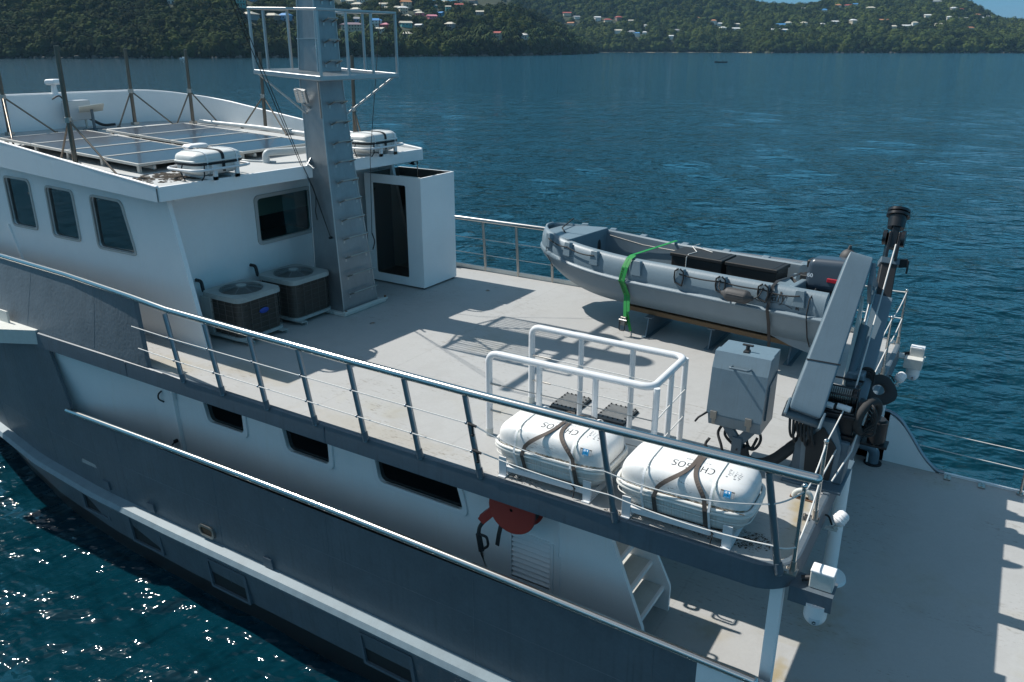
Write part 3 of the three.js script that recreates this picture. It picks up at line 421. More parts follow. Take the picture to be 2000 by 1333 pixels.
// ---- wire stanchions at the after edge, and the slack ropes strung between them
const stanchions = [];
for (const [x, z, lab] of [[-1.02, -6.32, 'thin steel stanchion at the near after corner of the upper deck'], [-1.04, -7.27, 'thin steel stanchion on a foot plate, beside the crane base'], [-1.06, -11.58, 'thin steel stanchion on the after edge, halfway to the far corner'], [-1.06, -13.1, 'thin steel stanchion standing at the far after corner of the deck']]) {
  const t = thing('stanchion', lab, 'stanchion', [x, D, z], 'wire stanchions along the after deck edge');
  part(t, 'post', cylG([x, D, z], [x - 0.0, D + 0.86, z], 0.021, 0.018, 12), mat.steel); part(t, 'post_cap', new THREE.SphereGeometry(0.026, 10, 8).translate(x, D + 0.87, z), mat.steel);
  part(t, 'foot_plate', [boxG(x - 0.13, x + 0.04, D, D + 0.012, z - 0.06, z + 0.06), cylG([x, D + 0.01, z], [x, D + 0.12, z], 0.03, 0.026, 12)], mat.steelDull);
  for (const dx of [-0.1, -0.05]) for (const dz of [-0.04, 0.04]) part(t, 'bolt', cylG([x + dx, D + 0.012, z + dz], [x + dx, D + 0.025, z + dz], 0.012, 0.012, 6), mat.steelDull);
  stanchions.push([x, z]);
}
{
  const y1 = D + 0.84, y2 = D + 0.42, zz = Z0 + 3.58, z0 = stanchions;
  const upper = [...pathSag([[-4.36, D + 0.62, zz], [-2.82, D + 0.52, zz], [-1.28, D + 0.66, zz], [-1.02, y1 - 0.02, -6.3]], [0.09, 0.09, 0.03]), ...pathSag([[-1.02, y1 - 0.02, -6.3], [-1.04, y1, -7.27], [-1.06, y1 + 0.02, -9.3], [-1.06, y1, -11.58], [-1.06, y1, -13.1], [-1.9, y1, -13.25]], [0.11, 0.02, 0.03, 0.05, 0.02]).slice(1)];
  const lower = [...pathSag([[-4.3, D + 0.32, zz], [-2.75, D + 0.28, zz], [-1.2, D + 0.27, zz], [-1.02, y2 - 0.15, -6.3]], [0.03, 0.05, 0.02]), ...pathSag([[-1.02, y2 - 0.15, -6.3], [-1.04, y2 + 0.05, -7.27], [-1.06, y2, -9.3], [-1.06, y2, -11.58], [-1.06, y2, -13.1], [-1.9, y2, -13.25]], [0.1, 0.03, 0.03, 0.05, 0.02]).slice(1)];
  single('guard_rope', sweepG(upper, 0.008, 6), mat.rope, 'upper slack white guard rope strung past the rafts and round the after edge', 'rope', 'slack guard ropes');
  single('guard_rope', sweepG(lower, 0.008, 6), mat.rope, 'lower slack white guard rope strung past the rafts and round the after edge', 'rope', 'slack guard ropes');
  function pathSag(pts, sags) { const out = []; for (let i = 0; i < pts.length - 1; i++) { const a = vv(pts[i]), b = vv(pts[i + 1]); for (let k = i ? 1 : 0; k <= 10; k++) { const t = k / 10, q = a.clone().lerp(b, t); q.y -= 4 * sags[i] * t * (1 - t); out.push(q); } } return out; }
  // lifelines of the lower deck on the far side, with the post they end on
  for (const [y, lab] of [[2.33, 'upper white lifeline along the far edge of the lower deck'], [2.03, 'lower white lifeline along the far edge of the lower deck']]) single('lifeline', wireSag([-0.66 + (2.33 - y) * 0.55, y, Z0 - 3.55], [2.2, y + 0.01, Z0 - 3.5], 0.02, 0.008), mat.rope, lab, 'rope', 'lifelines of the lower deck');
  for (const x of [0.98, 2.2]) { const t = thing('lifeline_post', x < 1 ? 'short steel post on the far edge of the lower deck, nearer the bulwark' : 'short steel post on the far edge of the lower deck, nearer the stern', 'stanchion', [x, LD, Z0 - 3.45]); part(t, 'post', cylG([x, LD, Z0 - 3.45], [x, LD + 0.75, Z0 - 3.49], 0.02, 0.018), mat.steelDull); part(t, 'post_base', cylG([x, LD, Z0 - 3.45], [x, LD + 0.03, Z0 - 3.45], 0.05, 0.045, 14), mat.steelDull); }
}
// ================================================================ mast with its lookout platform
{
  const t = thing('mast', 'tall tapered grey aluminium mast with ladder rungs and a railed lookout platform', 'mast', [-9.75, D, -10.1]);
  // levels: y, after x, forward x, near z, far z
  const lv = [[D, -9.39, -10.02, -9.6, -10.47], [6.2, -9.6, -10.06, -9.7, -10.32], [7.65, -9.73, -10.15, -9.77, -10.3], [8.8, -9.77, -10.13, -9.83, -10.28], [10.2, -9.83, -10.1, -9.88, -10.24]];
  const at = y => { let i = 0; while (i < lv.length - 2 && y > lv[i + 1][0]) i++; const k = (y - lv[i][0]) / (lv[i + 1][0] - lv[i][0]); return lv[i].map((v, j) => lerp(v, lv[i + 1][j], k)); };
  const cor = (y, i) => { const q = at(y); return [[q[1], q[3]], [q[1], q[4]], [q[2], q[4]], [q[2], q[3]]][i % 4]; };
  const ys = [D, 4.6, 5.4, 6.2, 6.9, 7.65, 8.2, 8.8, 9.5, 10.2], faces = [];
  for (let f = 0; f < 4; f++) faces.push(gridG(1, ys.length - 1, (u, v) => { const y = ys[Math.round(v * (ys.length - 1))], a = cor(y, f), b = cor(y, f + 1); return [lerp(a[0], b[0], u), y, lerp(a[1], b[1], u), u + f, y]; }, false));
  faces.push(boxG(-10.11, -9.82, 10.18, 10.21, -10.25, -9.87));
  part(t, 'mast_tube', merge(faces), mat.alu);
  for (let f = 0; f < 4; f++) { const c0 = cor(D, f), pts = ys.map(y => { const c = cor(y, f); return V(c[0], y, c[1]); }); part(t, 'corner_seam', sweepG(pts, 0.012, 6), mat.aluLight); }
  part(t, 'weld_seam', [boxG(-10.17, -9.72, 8.22, 8.235, -9.815, -9.79)], mat.aluLight);
  for (let k = 0; k < 17; k++) { const y = 4.12 + k * 0.315; if (Math.abs(y - 7.7) < 0.12) continue; const q = at(y), x = q[1], z1 = q[3] - 0.18, z2 = q[4] + 0.08; const rg = part(t, 'rung', bentG([[x - 0.02, y - 0.06, z1], [x + 0.13, y, z1], [x + 0.13, y, z2], [x - 0.02, y - 0.06, z2]], 0.015, 0.02, 8), mat.steelDull); part(rg, 'rung_bracket', boxG(x - 0.01, x + 0.012, y - 0.11, y - 0.02, z1 - 0.02, z1 + 0.02), mat.aluLight); part(rg, 'rung_bracket', boxG(x - 0.01, x + 0.012, y - 0.11, y - 0.02, z2 - 0.02, z2 + 0.02), mat.aluLight); }
  part(t, 'foot_flange', [boxG(-10.02, -9.3, D + 0.001, D + 0.05, -10.6, -9.52, 0.01), boxG(-9.34, -9.27, D + 0.05, D + 0.09, -10.62, -9.5, 0.005)], mat.offWhite);
  part(t, 'rust_bolt', [cylG([-9.3, D + 0.05, -9.56], [-9.3, D + 0.1, -9.56], 0.025, 0.02, 6), cylG([-9.3, D + 0.09, -10.58], [-9.3, D + 0.12, -10.58], 0.025, 0.02, 6)], mat.rust);
  for (const [z, s] of [[-9.71, 1], [-10.31, -1]]) part(t, 'roof_gusset', exX([[z, RFy(0)], [z + s * 0.13, RFy(0)], [z, RFy(0) + 0.14]], [], -10.0, -9.98), mat.alu);
  function RFy() { return 6.24; }
  // platform: frame, grating bars, posts, rails and braces
  const py = 7.66, X0 = -10.42, X1 = -9.0, Za = -9.1, Zb = -10.86, sl = x => py + 0.055 * (X1 - x);
  const pl = part(t, 'platform_frame', [beamG([X0, sl(X0), Za], [X1, sl(X1), Za], 0.045, 0.07), beamG([X0, sl(X0), Zb], [X1, sl(X1), Zb], 0.045, 0.07), beamG([X0, sl(X0), Za], [X0, sl(X0), Zb], 0.045, 0.07), beamG([X1, sl(X1), Za], [X1, sl(X1), Zb], 0.045, 0.07)], mat.aluLight);
  for (let k = 1; k < 24; k++) { const z = lerp(Za, Zb, k / 24); if (z < -9.74 && z > -10.34) { part(pl, 'grating_bar', [beamG([X0, sl(X0) + 0.02, z], [-10.17, sl(-10.17) + 0.02, z], 0.024, 0.025, V(0, 1, 0), 0), beamG([-9.71, sl(-9.71) + 0.02, z], [X1, sl(X1) + 0.02, z], 0.024, 0.025, V(0, 1, 0), 0)], mat.aluLight); } else part(pl, 'grating_bar', beamG([X0, sl(X0) + 0.02, z], [X1, sl(X1) + 0.02, z], 0.024, 0.025, V(0, 1, 0), 0), mat.aluLight); }
  const posts = [[X0, Za], [X1, Za], [X1, -9.7], [X1, -10.27], [X1, Zb], [X0, -9.38], [X0, -9.88], [X0, Zb], [-9.7, Zb]], yt = x => 8.6 + 0.03 * (X1 - x);
  for (const [x, z] of posts) part(t, 'platform_post', beamG([x, sl(x) - 0.03, z], [x, yt(x), z], 0.036, 0.036, V(1, 0, 0), 0.004), mat.aluLight);
  const ringY = x => yt(x) + 0.018; part(t, 'platform_rail', [beamG([X0 - 0.02, ringY(X0), Za], [X1 + 0.02, ringY(X1), Za], 0.042, 0.036), beamG([X1, ringY(X1), Za], [X1, ringY(X1), Zb], 0.042, 0.036), beamG([X0 - 0.02, ringY(X0), Zb], [X1 + 0.02, ringY(X1), Zb], 0.042, 0.036), beamG([X0, ringY(X0), Za], [X0, ringY(X0), -9.9], 0.042, 0.036)], mat.aluLight);
  for (const [a, b] of [[[X0 + 0.05, py + 0.05, Za - 0.02], [-10.03, 7.08, -9.74]], [[X1 - 0.1, py - 0.03, Za - 0.02], [-9.7, 7.02, -9.74]], [[X1 - 0.06, py - 0.03, Zb + 0.04], [-9.68, 7.05, -10.31]], [[X0 + 0.05, py + 0.05, Zb + 0.02], [-10.03, 7.08, -10.33]]]) part(t, 'platform_brace', beamG(a, b, 0.032, 0.032), mat.aluLight);
  const fl = part(t, 'floodlight', new RoundedBoxGeometry(0.2, 0.24, 0.06, 2, 0.01).rotateZ(-0.12).rotateX(0.5).rotateY(0.25).translate(-9.99, 7.36, -9.62), mat.aluLight); const lens = []; for (let i = 0; i < 2; i++) for (let j = 0; j < 5; j++) lens.push(new THREE.CylinderGeometry(0.013, 0.013, 0.012, 8).rotateX(Math.PI / 2).translate(-0.045 + i * 0.09, -0.08 + j * 0.04, 0.034)); { const o = part(fl, 'floodlight_lens', merge(lens).rotateZ(-0.12).rotateX(0.5).rotateY(0.25).translate(-9.99, 7.36, -9.62), mat.whiteClean); o.userData.kind = 'stuff'; }
  part(t, 'floodlight_bracket', beamG([-9.98, 7.24, -9.63], [-9.96, 7.16, -9.76], 0.05, 0.02), mat.aluLight);
  part(t, 'cable_arm', beamG([-10.05, 6.3, -9.66], [-9.78, 6.22, -9.56], 0.028, 0.028), mat.alu);
  // masthead above the frame: crossarm, scanner and domes, known from the shadow they throw on the deck
  part(t, 'crossarm', [beamG([-9.95, 9.15, -8.15], [-9.95, 9.15, -12.0], 0.09, 0.09), beamG([-9.4, 9.4, -10.1], [-10.5, 9.4, -10.1], 0.3, 0.05)], mat.aluLight);
  const dome = (x, y, z, r) => new THREE.LatheGeometry([[0, 0], [r * 0.7, 0], [r, r * 0.35], [r, r * 0.9], [r * 0.85, r * 1.35], [r * 0.45, r * 1.65], [0, r * 1.72]].map(p => new THREE.Vector2(...p)), 20).translate(x, y, z);
  part(t, 'radome', dome(-9.9, 9.2, -10.75, 0.2), mat.whiteClean); part(t, 'radome', dome(-9.3, 9.43, -10.1, 0.22), mat.whiteClean);
  part(t, 'radar_scanner', [boxG(-10.55, -10.4, 9.75, 9.85, -10.85, -9.35, 0.04), cylG([-10.47, 9.43, -10.1], [-10.47, 9.76, -10.1], 0.11, 0.09, 16)], mat.whiteClean);
  part(t, 'whip_aerial', [cylG([-9.95, 9.18, -8.2], [-9.95, 11.4, -8.2], 0.014, 0.006, 8), cylG([-9.95, 9.18, -11.95], [-9.95, 11.6, -11.95], 0.014, 0.006, 8)], mat.rope);
  // halyards
  const cl = [-9.6, 5.08, -9.63];
  part(t, 'halyard', [sweepG([V(-9.95, 9.1, -8.3), V(-9.98, 6.28, -9.5), V(-9.9, 5.9, -9.62), vv(cl)], 0.006, 6), sweepG([V(-9.95, 9.1, -8.22), V(-10.03, 6.3, -9.5), V(-9.93, 5.9, -9.63), vv(cl)], 0.006, 6)], mat.ropeDark);
  part(t, 'halyard', sweepG([V(-9.95, 9.1, -11.7), V(-9.55, 6.3, -10.68), V(-9.5, 5.0, -10.55)], 0.006, 6), mat.ropeDark);
  part(t, 'cleat', [beamG([-9.6, 4.98, -9.61], [-9.6, 5.18, -9.61], 0.03, 0.03), cylG([-9.6, 5.08, -9.66], [-9.6, 5.08, -9.6], 0.02)], mat.black);
  part(t, 'rope_tail', tubeG([[-9.88, 5.75, -9.64], [-9.87, 5.6, -9.62], [-9.89, 5.5, -9.62], [-9.88, 5.35, -9.63]], 0.009, 16, 6), mat.ropeDark);
  part(t, 'rope_tail', tubeG([[-9.5, 5.0, -10.55], [-9.46, 4.85, -10.56], [-9.5, 4.7, -10.55]], 0.01, 16, 6), mat.ropeDark);
}
// ================================================================ shower cabinet
{
  const x0 = -10.49, x1 = -9.14, zn = -11.53, zf = -12.57, yt = 5.86, yb = D + 0.035, w = 0.035;
  const t = thing('shower_cabinet', 'white open-topped shower cabinet with a dark glass panel, beside the mast', 'shower', [(x0 + x1) / 2, D, (zn + zf) / 2]);
  const s = shapeOf([[x0, yb], [x1, yb], [x1, yt], [x0, yt]]); s.holes.push(holeOf([[x0 + 0.19, yb + 0.16], [x0 + 0.99, yb + 0.16], [x0 + 0.99, yt - 0.16], [x0 + 0.19, yt - 0.16]], 0.04));
  part(t, 'near_panel', boxUV(exZ(s, zn - w, zn)), mat.white);
  part(t, 'after_panel', boxUV(boxG(x1 - w, x1 + 0.001, yb, yt, zf, zn - w - 0.001)), mat.white);
  part(t, 'far_panel', boxUV(boxG(x0, x1 - w - 0.001, yb, yt, zf, zf + w)), mat.white); part(t, 'forward_panel', boxUV(boxG(x0, x0 + w, yb, yt, zf + w + 0.001, zn - w - 0.001)), mat.white);
  const tint = new THREE.MeshPhysicalMaterial({ roughness: 0.04, transmission: 1, thickness: 0, ior: 1.5 }); tint.color.setRGB(0.55, 0.52, 0.48);
  part(t, 'glass_panel', boxG(x0 + 0.185, x0 + 0.995, yb + 0.155, yt - 0.155, zn - 0.022, zn - 0.014), tint);
  const brown = M([0.075, 0.066, 0.058], 0.5); part(t, 'lining', boxG(x0 + w + 0.002, x1 - w - 0.002, yb + 0.02, yt - 0.004, zf + w + 0.002, zf + w + 0.012), brown); part(t, 'lining', boxG(x1 - w - 0.012, x1 - w - 0.002, yb + 0.02, yt - 0.004, zf + w + 0.014, zn - w - 0.002), brown); part(t, 'lining', boxG(x0 + w + 0.002, x0 + w + 0.012, yb + 0.02, yt - 0.004, zf + w + 0.014, zn - w - 0.002), brown);
  part(t, 'tray', boxG(x0 + w, x1 - w, yb, yb + 0.12, zf + w, zn - w), M([0.16, 0.13, 0.10], 0.6));
  part(t, 'feet', [[x0 + 0.06, zn - 0.06], [x1 - 0.06, zn - 0.06], [x1 - 0.06, zf + 0.06], [x0 + 0.06, zf + 0.06]].map(([x, z]) => boxG(x - 0.03, x + 0.03, D, yb, z - 0.03, z + 0.03)), mat.black);
  const px = -9.95, pz = zf + 0.09;
  part(t, 'riser_pipe', [cylG([px, 4.95, pz], [px, 5.95, pz], 0.012), cylG([px - 0.22, 4.95, pz], [px + 0.22, 4.95, pz], 0.014)], mat.steel);
  part(t, 'tap', [cylG([px - 0.26, 4.95, pz], [px - 0.2, 4.95, pz + 0.02], 0.04, 0.04, 14), cylG([px + 0.18, 4.95, pz], [px + 0.24, 4.95, pz + 0.02], 0.035, 0.035, 14), cylG([px, 5.35, pz - 0.02], [px, 5.35, pz + 0.02], 0.04, 0.04, 14)], mat.whiteClean);
  part(t, 'shower_head', [bentG([[px, 5.95, pz], [px, 6.02, pz], [px + 0.05, 6.02, pz + 0.22]], 0.012, 0.05), cylG([px + 0.05, 6.02, pz + 0.2], [px + 0.05, 5.98, pz + 0.22], 0.02, 0.06, 14)], mat.black);
  part(t, 'screw_ring', new THREE.TorusGeometry(0.018, 0.006, 6, 14).rotateY(Math.PI / 2).translate(x1 - w - 0.01, yt - 0.02, zf + 0.45), mat.whiteClean);
  part(t, 'top_edge', [boxG(x1 - 0.5, x1 - 0.02, yt, yt + 0.012, zn - 0.03, zn - 0.008)], mat.offWhite);
}
// ================================================================ the two condenser units
function condenser(xc, zc, label, badge, panel) {
  const w = 0.86, hh = 0.70, y0 = D + 0.07, t = thing('air_conditioner', label, 'air conditioner', [xc, D, zc], 'condenser units against the after wall of the house');
  const sq = (k, r) => shapeOf([[-k, -k], [k, -k], [k, k], [-k, k]], r), up = (s, a, b) => new THREE.ExtrudeGeometry(s, { depth: b - a, bevelEnabled: false, curveSegments: 8 }).rotateX(-Math.PI / 2).translate(xc, a, zc);
  part(t, 'coil_jacket', boxUV(up(sq(w / 2 - 0.02, 0.13), y0 + 0.05, y0 + hh - 0.07)), mat.coil);
  // fine fins of the coil: upright ribs all round
  const fins = [], bars = []; const ringPt = (u, k, r) => { const L = 2 * k - 2 * r, P = 4 * L + 2 * Math.PI * r; let d = u * P; for (let e = 0; e < 4; e++) { const a = e * Math.PI / 2; const rot = (x, z) => [x * Math.cos(a) - z * Math.sin(a), x * Math.sin(a) + z * Math.cos(a), a]; if (d < L) { const q = rot(-k + r + d, k); return [q[0], q[1], a + Math.PI / 2]; } d -= L; const arc = Math.PI * r / 2; if (d < arc) { const b = d / r; const q = rot(k - r + r * Math.sin(b), k - r + r * Math.cos(b)); return [q[0], q[1], a + Math.PI / 2 - b]; } d -= arc; } return [-k, k, 0]; };
  const k0 = w / 2 - 0.018; for (let i = 0; i < 150; i++) { const q = ringPt(i / 150, k0, 0.13); fins.push(cylG([xc + q[0], y0 + 0.06, zc + q[1]], [xc + q[0], y0 + hh - 0.08, zc + q[1]], 0.005, 0.005, 4, true)); }
  part(t, 'coil_fins', fins, M([0.075, 0.066, 0.058], 0.6, 0.3));
  const k1 = w / 2 + 0.006; for (let i = 0; i < 20; i++) { const q = ringPt((i + 0.5) / 20, k1, 0.14); bars.push(cylG([xc + q[0], y0 + 0.05, zc + q[1]], [xc + q[0], y0 + hh - 0.06, zc + q[1]], 0.005, 0.005, 5)); }
  for (let j = 1; j < 7; j++) { const p = []; for (let i = 0; i < 56; i++) { const q = ringPt(i / 56, k1, 0.14); p.push(V(xc + q[0], y0 + 0.05 + j * 0.084, zc + q[1])); } p.push(p[0].clone()); bars.push(sweepG(p, 0.004, 4)); }
  part(t, 'wire_guard', bars, mat.wire);
  const top = sq(w / 2 + 0.012, 0.15); top.holes.push(new THREE.Path().absarc(0, 0, 0.335, 0, Math.PI * 2, true));
  part(t, 'top_cover', boxUV(up(top, y0 + hh - 0.07, y0 + hh - 0.01)), mat.acCap);
  part(t, 'cover_rim', boxUV(merge([up((() => { const s = sq(w / 2 + 0.018, 0.15); s.holes.push(holeOf([[-w / 2 + 0.05, -w / 2 + 0.05], [w / 2 - 0.05, -w / 2 + 0.05], [w / 2 - 0.05, w / 2 - 0.05], [-w / 2 + 0.05, w / 2 - 0.05]], 0.12)); return s; })(), y0 + hh - 0.085, y0 + hh - 0.03)])), mat.acCap);
  const fan = []; for (let k = 0; k < 9; k++) fan.push(new THREE.TorusGeometry(0.335 - k * 0.03, 0.0035, 5, 48).rotateX(Math.PI / 2).translate(xc, y0 + hh + 0.004 + k * 0.005, zc)); for (let k = 0; k < 8; k++) { const a = k * Math.PI / 4 + 0.2; fan.push(cylG([xc + 0.06 * Math.cos(a), y0 + hh + 0.045, zc + 0.06 * Math.sin(a)], [xc + 0.335 * Math.cos(a), y0 + hh, zc + 0.335 * Math.sin(a)], 0.006, 0.006, 5)); }
  part(t, 'fan_guard', fan, M([0.22, 0.24, 0.24], 0.5, 0.4)); part(t, 'fan_hub', cylG([xc, y0 + hh + 0.03, zc], [xc, y0 + hh + 0.055, zc], 0.085, 0.08, 20), mat.acCap);
  const blades = []; for (let k = 0; k < 4; k++) blades.push(new THREE.BoxGeometry(0.27, 0.006, 0.15).rotateX(0.4).translate(0.17, 0, 0).rotateY(k * Math.PI / 2 + 0.5).translate(xc, y0 + hh - 0.12, zc)); part(t, 'fan_blade', blades, M([0.16, 0.2, 0.2], 0.4, 0.5)); part(t, 'fan_well', boxG(xc - 0.36, xc + 0.36, y0 + hh - 0.3, y0 + hh - 0.29, zc - 0.36, zc + 0.36), mat.black);
  part(t, 'base_pan', boxUV(up(sq(w / 2 + 0.012, 0.15), y0, y0 + 0.05)), mat.acCap);
  if (panel) part(t, 'service_panel', boxUV(boxG(xc - w / 2 - 0.02, xc - w / 2 + 0.22, y0 + 0.04, y0 + hh - 0.08, zc + w / 2 - 0.03, zc + w / 2 + 0.022, 0.01)), mat.acCap);
  for (const z of [zc + 0.34, zc - 0.34]) part(t, 'bearer', boxUV(merge([boxG(xc - 0.5, xc + 0.52, D + 0.055, D + 0.068, z - 0.06, z + 0.06), boxG(xc - 0.5, xc + 0.52, D, D + 0.055, z - 0.06, z - 0.045)])), mat.acCap);
  if (badge) part(t, 'badge', new THREE.SphereGeometry(1, 20, 12).scale(0.012, 0.045, 0.095).translate(xc + w / 2 + 0.012, y0 + 0.4, zc - 0.03), mat.blueBadge, 'blue oval badge');
  return t;
}
condenser(-10.06, -8.05, 'grey condenser unit with a blue oval badge, nearest the rail', true, true);
condenser(-10.08, -9.18, 'grey condenser unit without a badge, next to the mast foot', false, false);
// ================================================================ on the house roof
{
  const cell = canvasTex(512, 512, (x, w, h) => { x.fillStyle = '#24232c'; x.fillRect(0, 0, w, h); for (let i = 0; i < 6; i++) for (let j = 0; j < 10; j++) { x.fillStyle = (i + j) % 2 ? '#262630' : '#22222b'; x.fillRect(4 + i * 84.5, 3 + j * 51, 81, 48); } x.strokeStyle = 'rgba(120,122,130,0.55)'; x.lineWidth = 1; for (let i = 0; i < 18; i++) { x.beginPath(); x.moveTo(18 + i * 28, 0); x.lineTo(18 + i * 28, h); x.stroke(); } });
  const cm = new THREE.MeshPhysicalMaterial({ map: cell, roughness: 0.3, metalness: 0.0, clearcoat: 0.25, clearcoatRoughness: 0.05 }); const fm = M([0.52, 0.50, 0.46], 0.5, 0.2);
  const arr = (x0, x1, z0, z1, label) => {
    const t = thing('solar_array', label, 'solar panels', [(x0 + x1) / 2, RF((x0 + x1) / 2), (z0 + z1) / 2], 'solar arrays on the house roof'); const n = 4, dx = (x1 - x0) / n, h = 0.13;
    for (let k = 0; k < n; k++) { const a = x0 + k * dx + 0.006, b = a + dx - 0.012, ya = RF(a) + h, yb = RF(b) + h; const f = part(t, 'panel', [beamG([a, ya, z0], [b, yb, z0], 0.03, 0.04, V(0, 1, 0), 0.003), beamG([a, ya, z1], [b, yb, z1], 0.03, 0.04, V(0, 1, 0), 0.003), beamG([a + 0.015, ya, z0 - 0.015], [a + 0.015, ya, z1 + 0.015], 0.03, 0.04, V(0, 1, 0), 0.003), beamG([b - 0.015, yb, z0 - 0.015], [b - 0.015, yb, z1 + 0.015], 0.03, 0.04, V(0, 1, 0), 0.003)], fm);
      part(f, 'panel_face', gridG(1, 1, (u, v) => { const x = lerp(a + 0.02, b - 0.02, u), z = lerp(z0 - 0.01, z1 + 0.01, v); return [x, RF(x) + h + 0.014, z, u, v]; }, true), cm); }
    part(t, 'support_rail', [boxUV(beamG([x0, RF(x0) + 0.07, z0 - 0.25], [x1, RF(x1) + 0.07, z0 - 0.25], 0.05, 0.06)), boxUV(beamG([x0, RF(x0) + 0.07, z1 + 0.25], [x1, RF(x1) + 0.07, z1 + 0.25], 0.05, 0.06))], fm);
    for (let k = 0; k < 5; k++) for (const z of [z0 - 0.05, z1 + 0.05]) { const x = lerp(x0 + 0.1, x1 - 0.1, k / 4); part(t, 'support_foot', boxG(x - 0.03, x + 0.03, RF(x) - 0.005, RF(x) + h - 0.02, z - 0.02, z + 0.02), fm); }
  };
  arr(-15.12, -11.22, -7.4, -8.98, 'four framed solar panels on the near half of the house roof'); arr(-14.95, -11.12, -9.28, -11.02, 'four framed solar panels on the far half of the house roof');
  const pole = (x, z, top, feet, label) => { const y0 = RF(x), t = thing('roof_pole', label, 'pole', [x, y0, z], 'braced steel poles round the house roof'); const lean = 0.06; part(t, 'pole_tube', cylG([x, y0, z], [x + lean, top, z], 0.038, 0.034, 12), mat.steelBrown); part(t, 'collar', cylG([x + lean * 0.35, y0 + 0.66, z], [x + lean * 0.4, y0 + 0.74, z], 0.055, 0.055, 12), mat.steelDull); for (const [fx, fz] of feet) part(t, 'strut', [cylG([x + lean * 0.4, y0 + 0.7, z], [fx, RF(fx), fz], 0.016, 0.016, 8), cylG([fx, RF(fx), fz], [fx, RF(fx) + 0.03, fz], 0.035, 0.03, 8)], mat.steelBrown); part(t, 'foot', boxG(x - 0.06, x + 0.06, y0 - 0.004, y0 + 0.06, z - 0.06, z + 0.06), mat.steelDull); };
  pole(-12.47, -7.14, 8.12, [[-13.2, -7.33], [-11.3, -7.08]], 'braced steel pole on the near edge of the house roof'); pole(-16.35, -8.2, 8.05, [[-16.15, -8.98], [-14.75, -7.42]], 'braced steel pole at the left frame edge, before the curved roof screen');
  pole(-16.3, -10.8, 8.07, [[-16.2, -10.35], [-15.85, -11.42]], 'braced steel pole before the middle of the curved roof screen'); pole(-15.75, -11.85, 8.05, [[-15.85, -11.5], [-15.3, -12.2]], 'braced steel pole before the far corner of the curved roof screen');
  pole(-13.94, -12.3, 8.0, [[-14.45, -12.1], [-12.98, -12.0]], 'braced steel pole on the far roof edge, left of the mast platform'); pole(-11.0, -11.9, 7.95, [[-11.2, -12.35], [-10.7, -11.7]], 'braced steel pole behind the mast, beside the far roof raft');
  { const t = thing('satellite_dish', 'flat tilted satellite panel on a short post before the roof screen', 'antenna', [-16.1, RF(-16.1), -9.75]); const y = RF(-16.1); part(t, 'antenna_panel', new RoundedBoxGeometry(0.66, 0.02, 0.46, 2, 0.009).rotateX(0.12).rotateZ(0.26).rotateY(-0.5).translate(-16.05, y + 0.42, -9.72), M([0.50, 0.51, 0.46], 0.5)); part(t, 'post', cylG([-16.1, y, -9.75], [-16.08, y + 0.4, -9.74], 0.03, 0.028), mat.greyPaintDark); part(t, 'feet', [0, 1, 2, 3].map(k => { const a = k * Math.PI / 2 + 0.4; return beamG([-16.1, y + 0.03, -9.75], [-16.1 + 0.22 * Math.cos(a), y + 0.012, -9.75 + 0.22 * Math.sin(a)], 0.05, 0.018); }), mat.greyPaintDark); }
  { const x = -16.72, y = RF(-16.7) + 0.66, z = -9.42, t = thing('searchlight', 'white rounded fitting on a stem above the curved roof screen', 'searchlight', [x, y, z]); part(t, 'head', new RoundedBoxGeometry(0.22, 0.11, 0.3, 3, 0.045).rotateY(0.6).translate(x, y + 0.24, z), mat.whiteClean); part(t, 'stem', cylG([x, y, z], [x, y + 0.2, z], 0.06, 0.045, 14), mat.whiteClean); part(t, 'foot', cylG([x, y - 0.04, z], [x, y + 0.02, z], 0.085, 0.07, 14), mat.whiteClean); }
  { const x = -16.42, y = RF(-16.4), z = -9.6, t = thing('junction_box', 'pale grey equipment box in front of the curved roof screen', 'box', [x, y, z]); part(t, 'body', boxG(x - 0.12, x + 0.12, y + 0.18, y + 0.56, z - 0.27, z + 0.2, 0.015), M([0.42, 0.45, 0.47], 0.5)); part(t, 'legs', [boxG(x - 0.02, x + 0.02, y, y + 0.18, z - 0.2, z - 0.17), boxG(x - 0.02, x + 0.02, y, y + 0.18, z + 0.1, z + 0.13)], mat.offWhite); part(t, 'cable', tubeG([[x, y + 0.55, z + 0.18], [x, y + 0.66, z + 0.28], [x - 0.02, y + 0.6, z + 0.42]], 0.015, 14, 6), mat.black); part(t, 'hose', tubeG([[x + 0.02, y + 0.2, z - 0.25], [x + 0.05, y + 0.05, z - 0.5], [x + 0.1, y + 0.04, z - 0.75]], 0.03, 14, 6), mat.black); }
  { const x = -12.15, y = RF(-12.15), z = -9.12; const g = new RoundedBoxGeometry(0.26, 0.14, 0.42, 4, 0.06); const p = g.attributes.position; for (let i = 0; i < p.count; i++) p.setY(i, p.getY(i) + 0.02 * fbm(p.getX(i) * 6, 1, p.getZ(i) * 6, 2) - 0.06 * Math.abs(p.getZ(i)) * (p.getY(i) > 0 ? 1 : 0)); g.computeVertexNormals(); single('equipment_cover', g.translate(x, y + 0.13, z), mat.whiteClean, 'small white lumpy cover lying between the two solar arrays', 'cover'); }
}
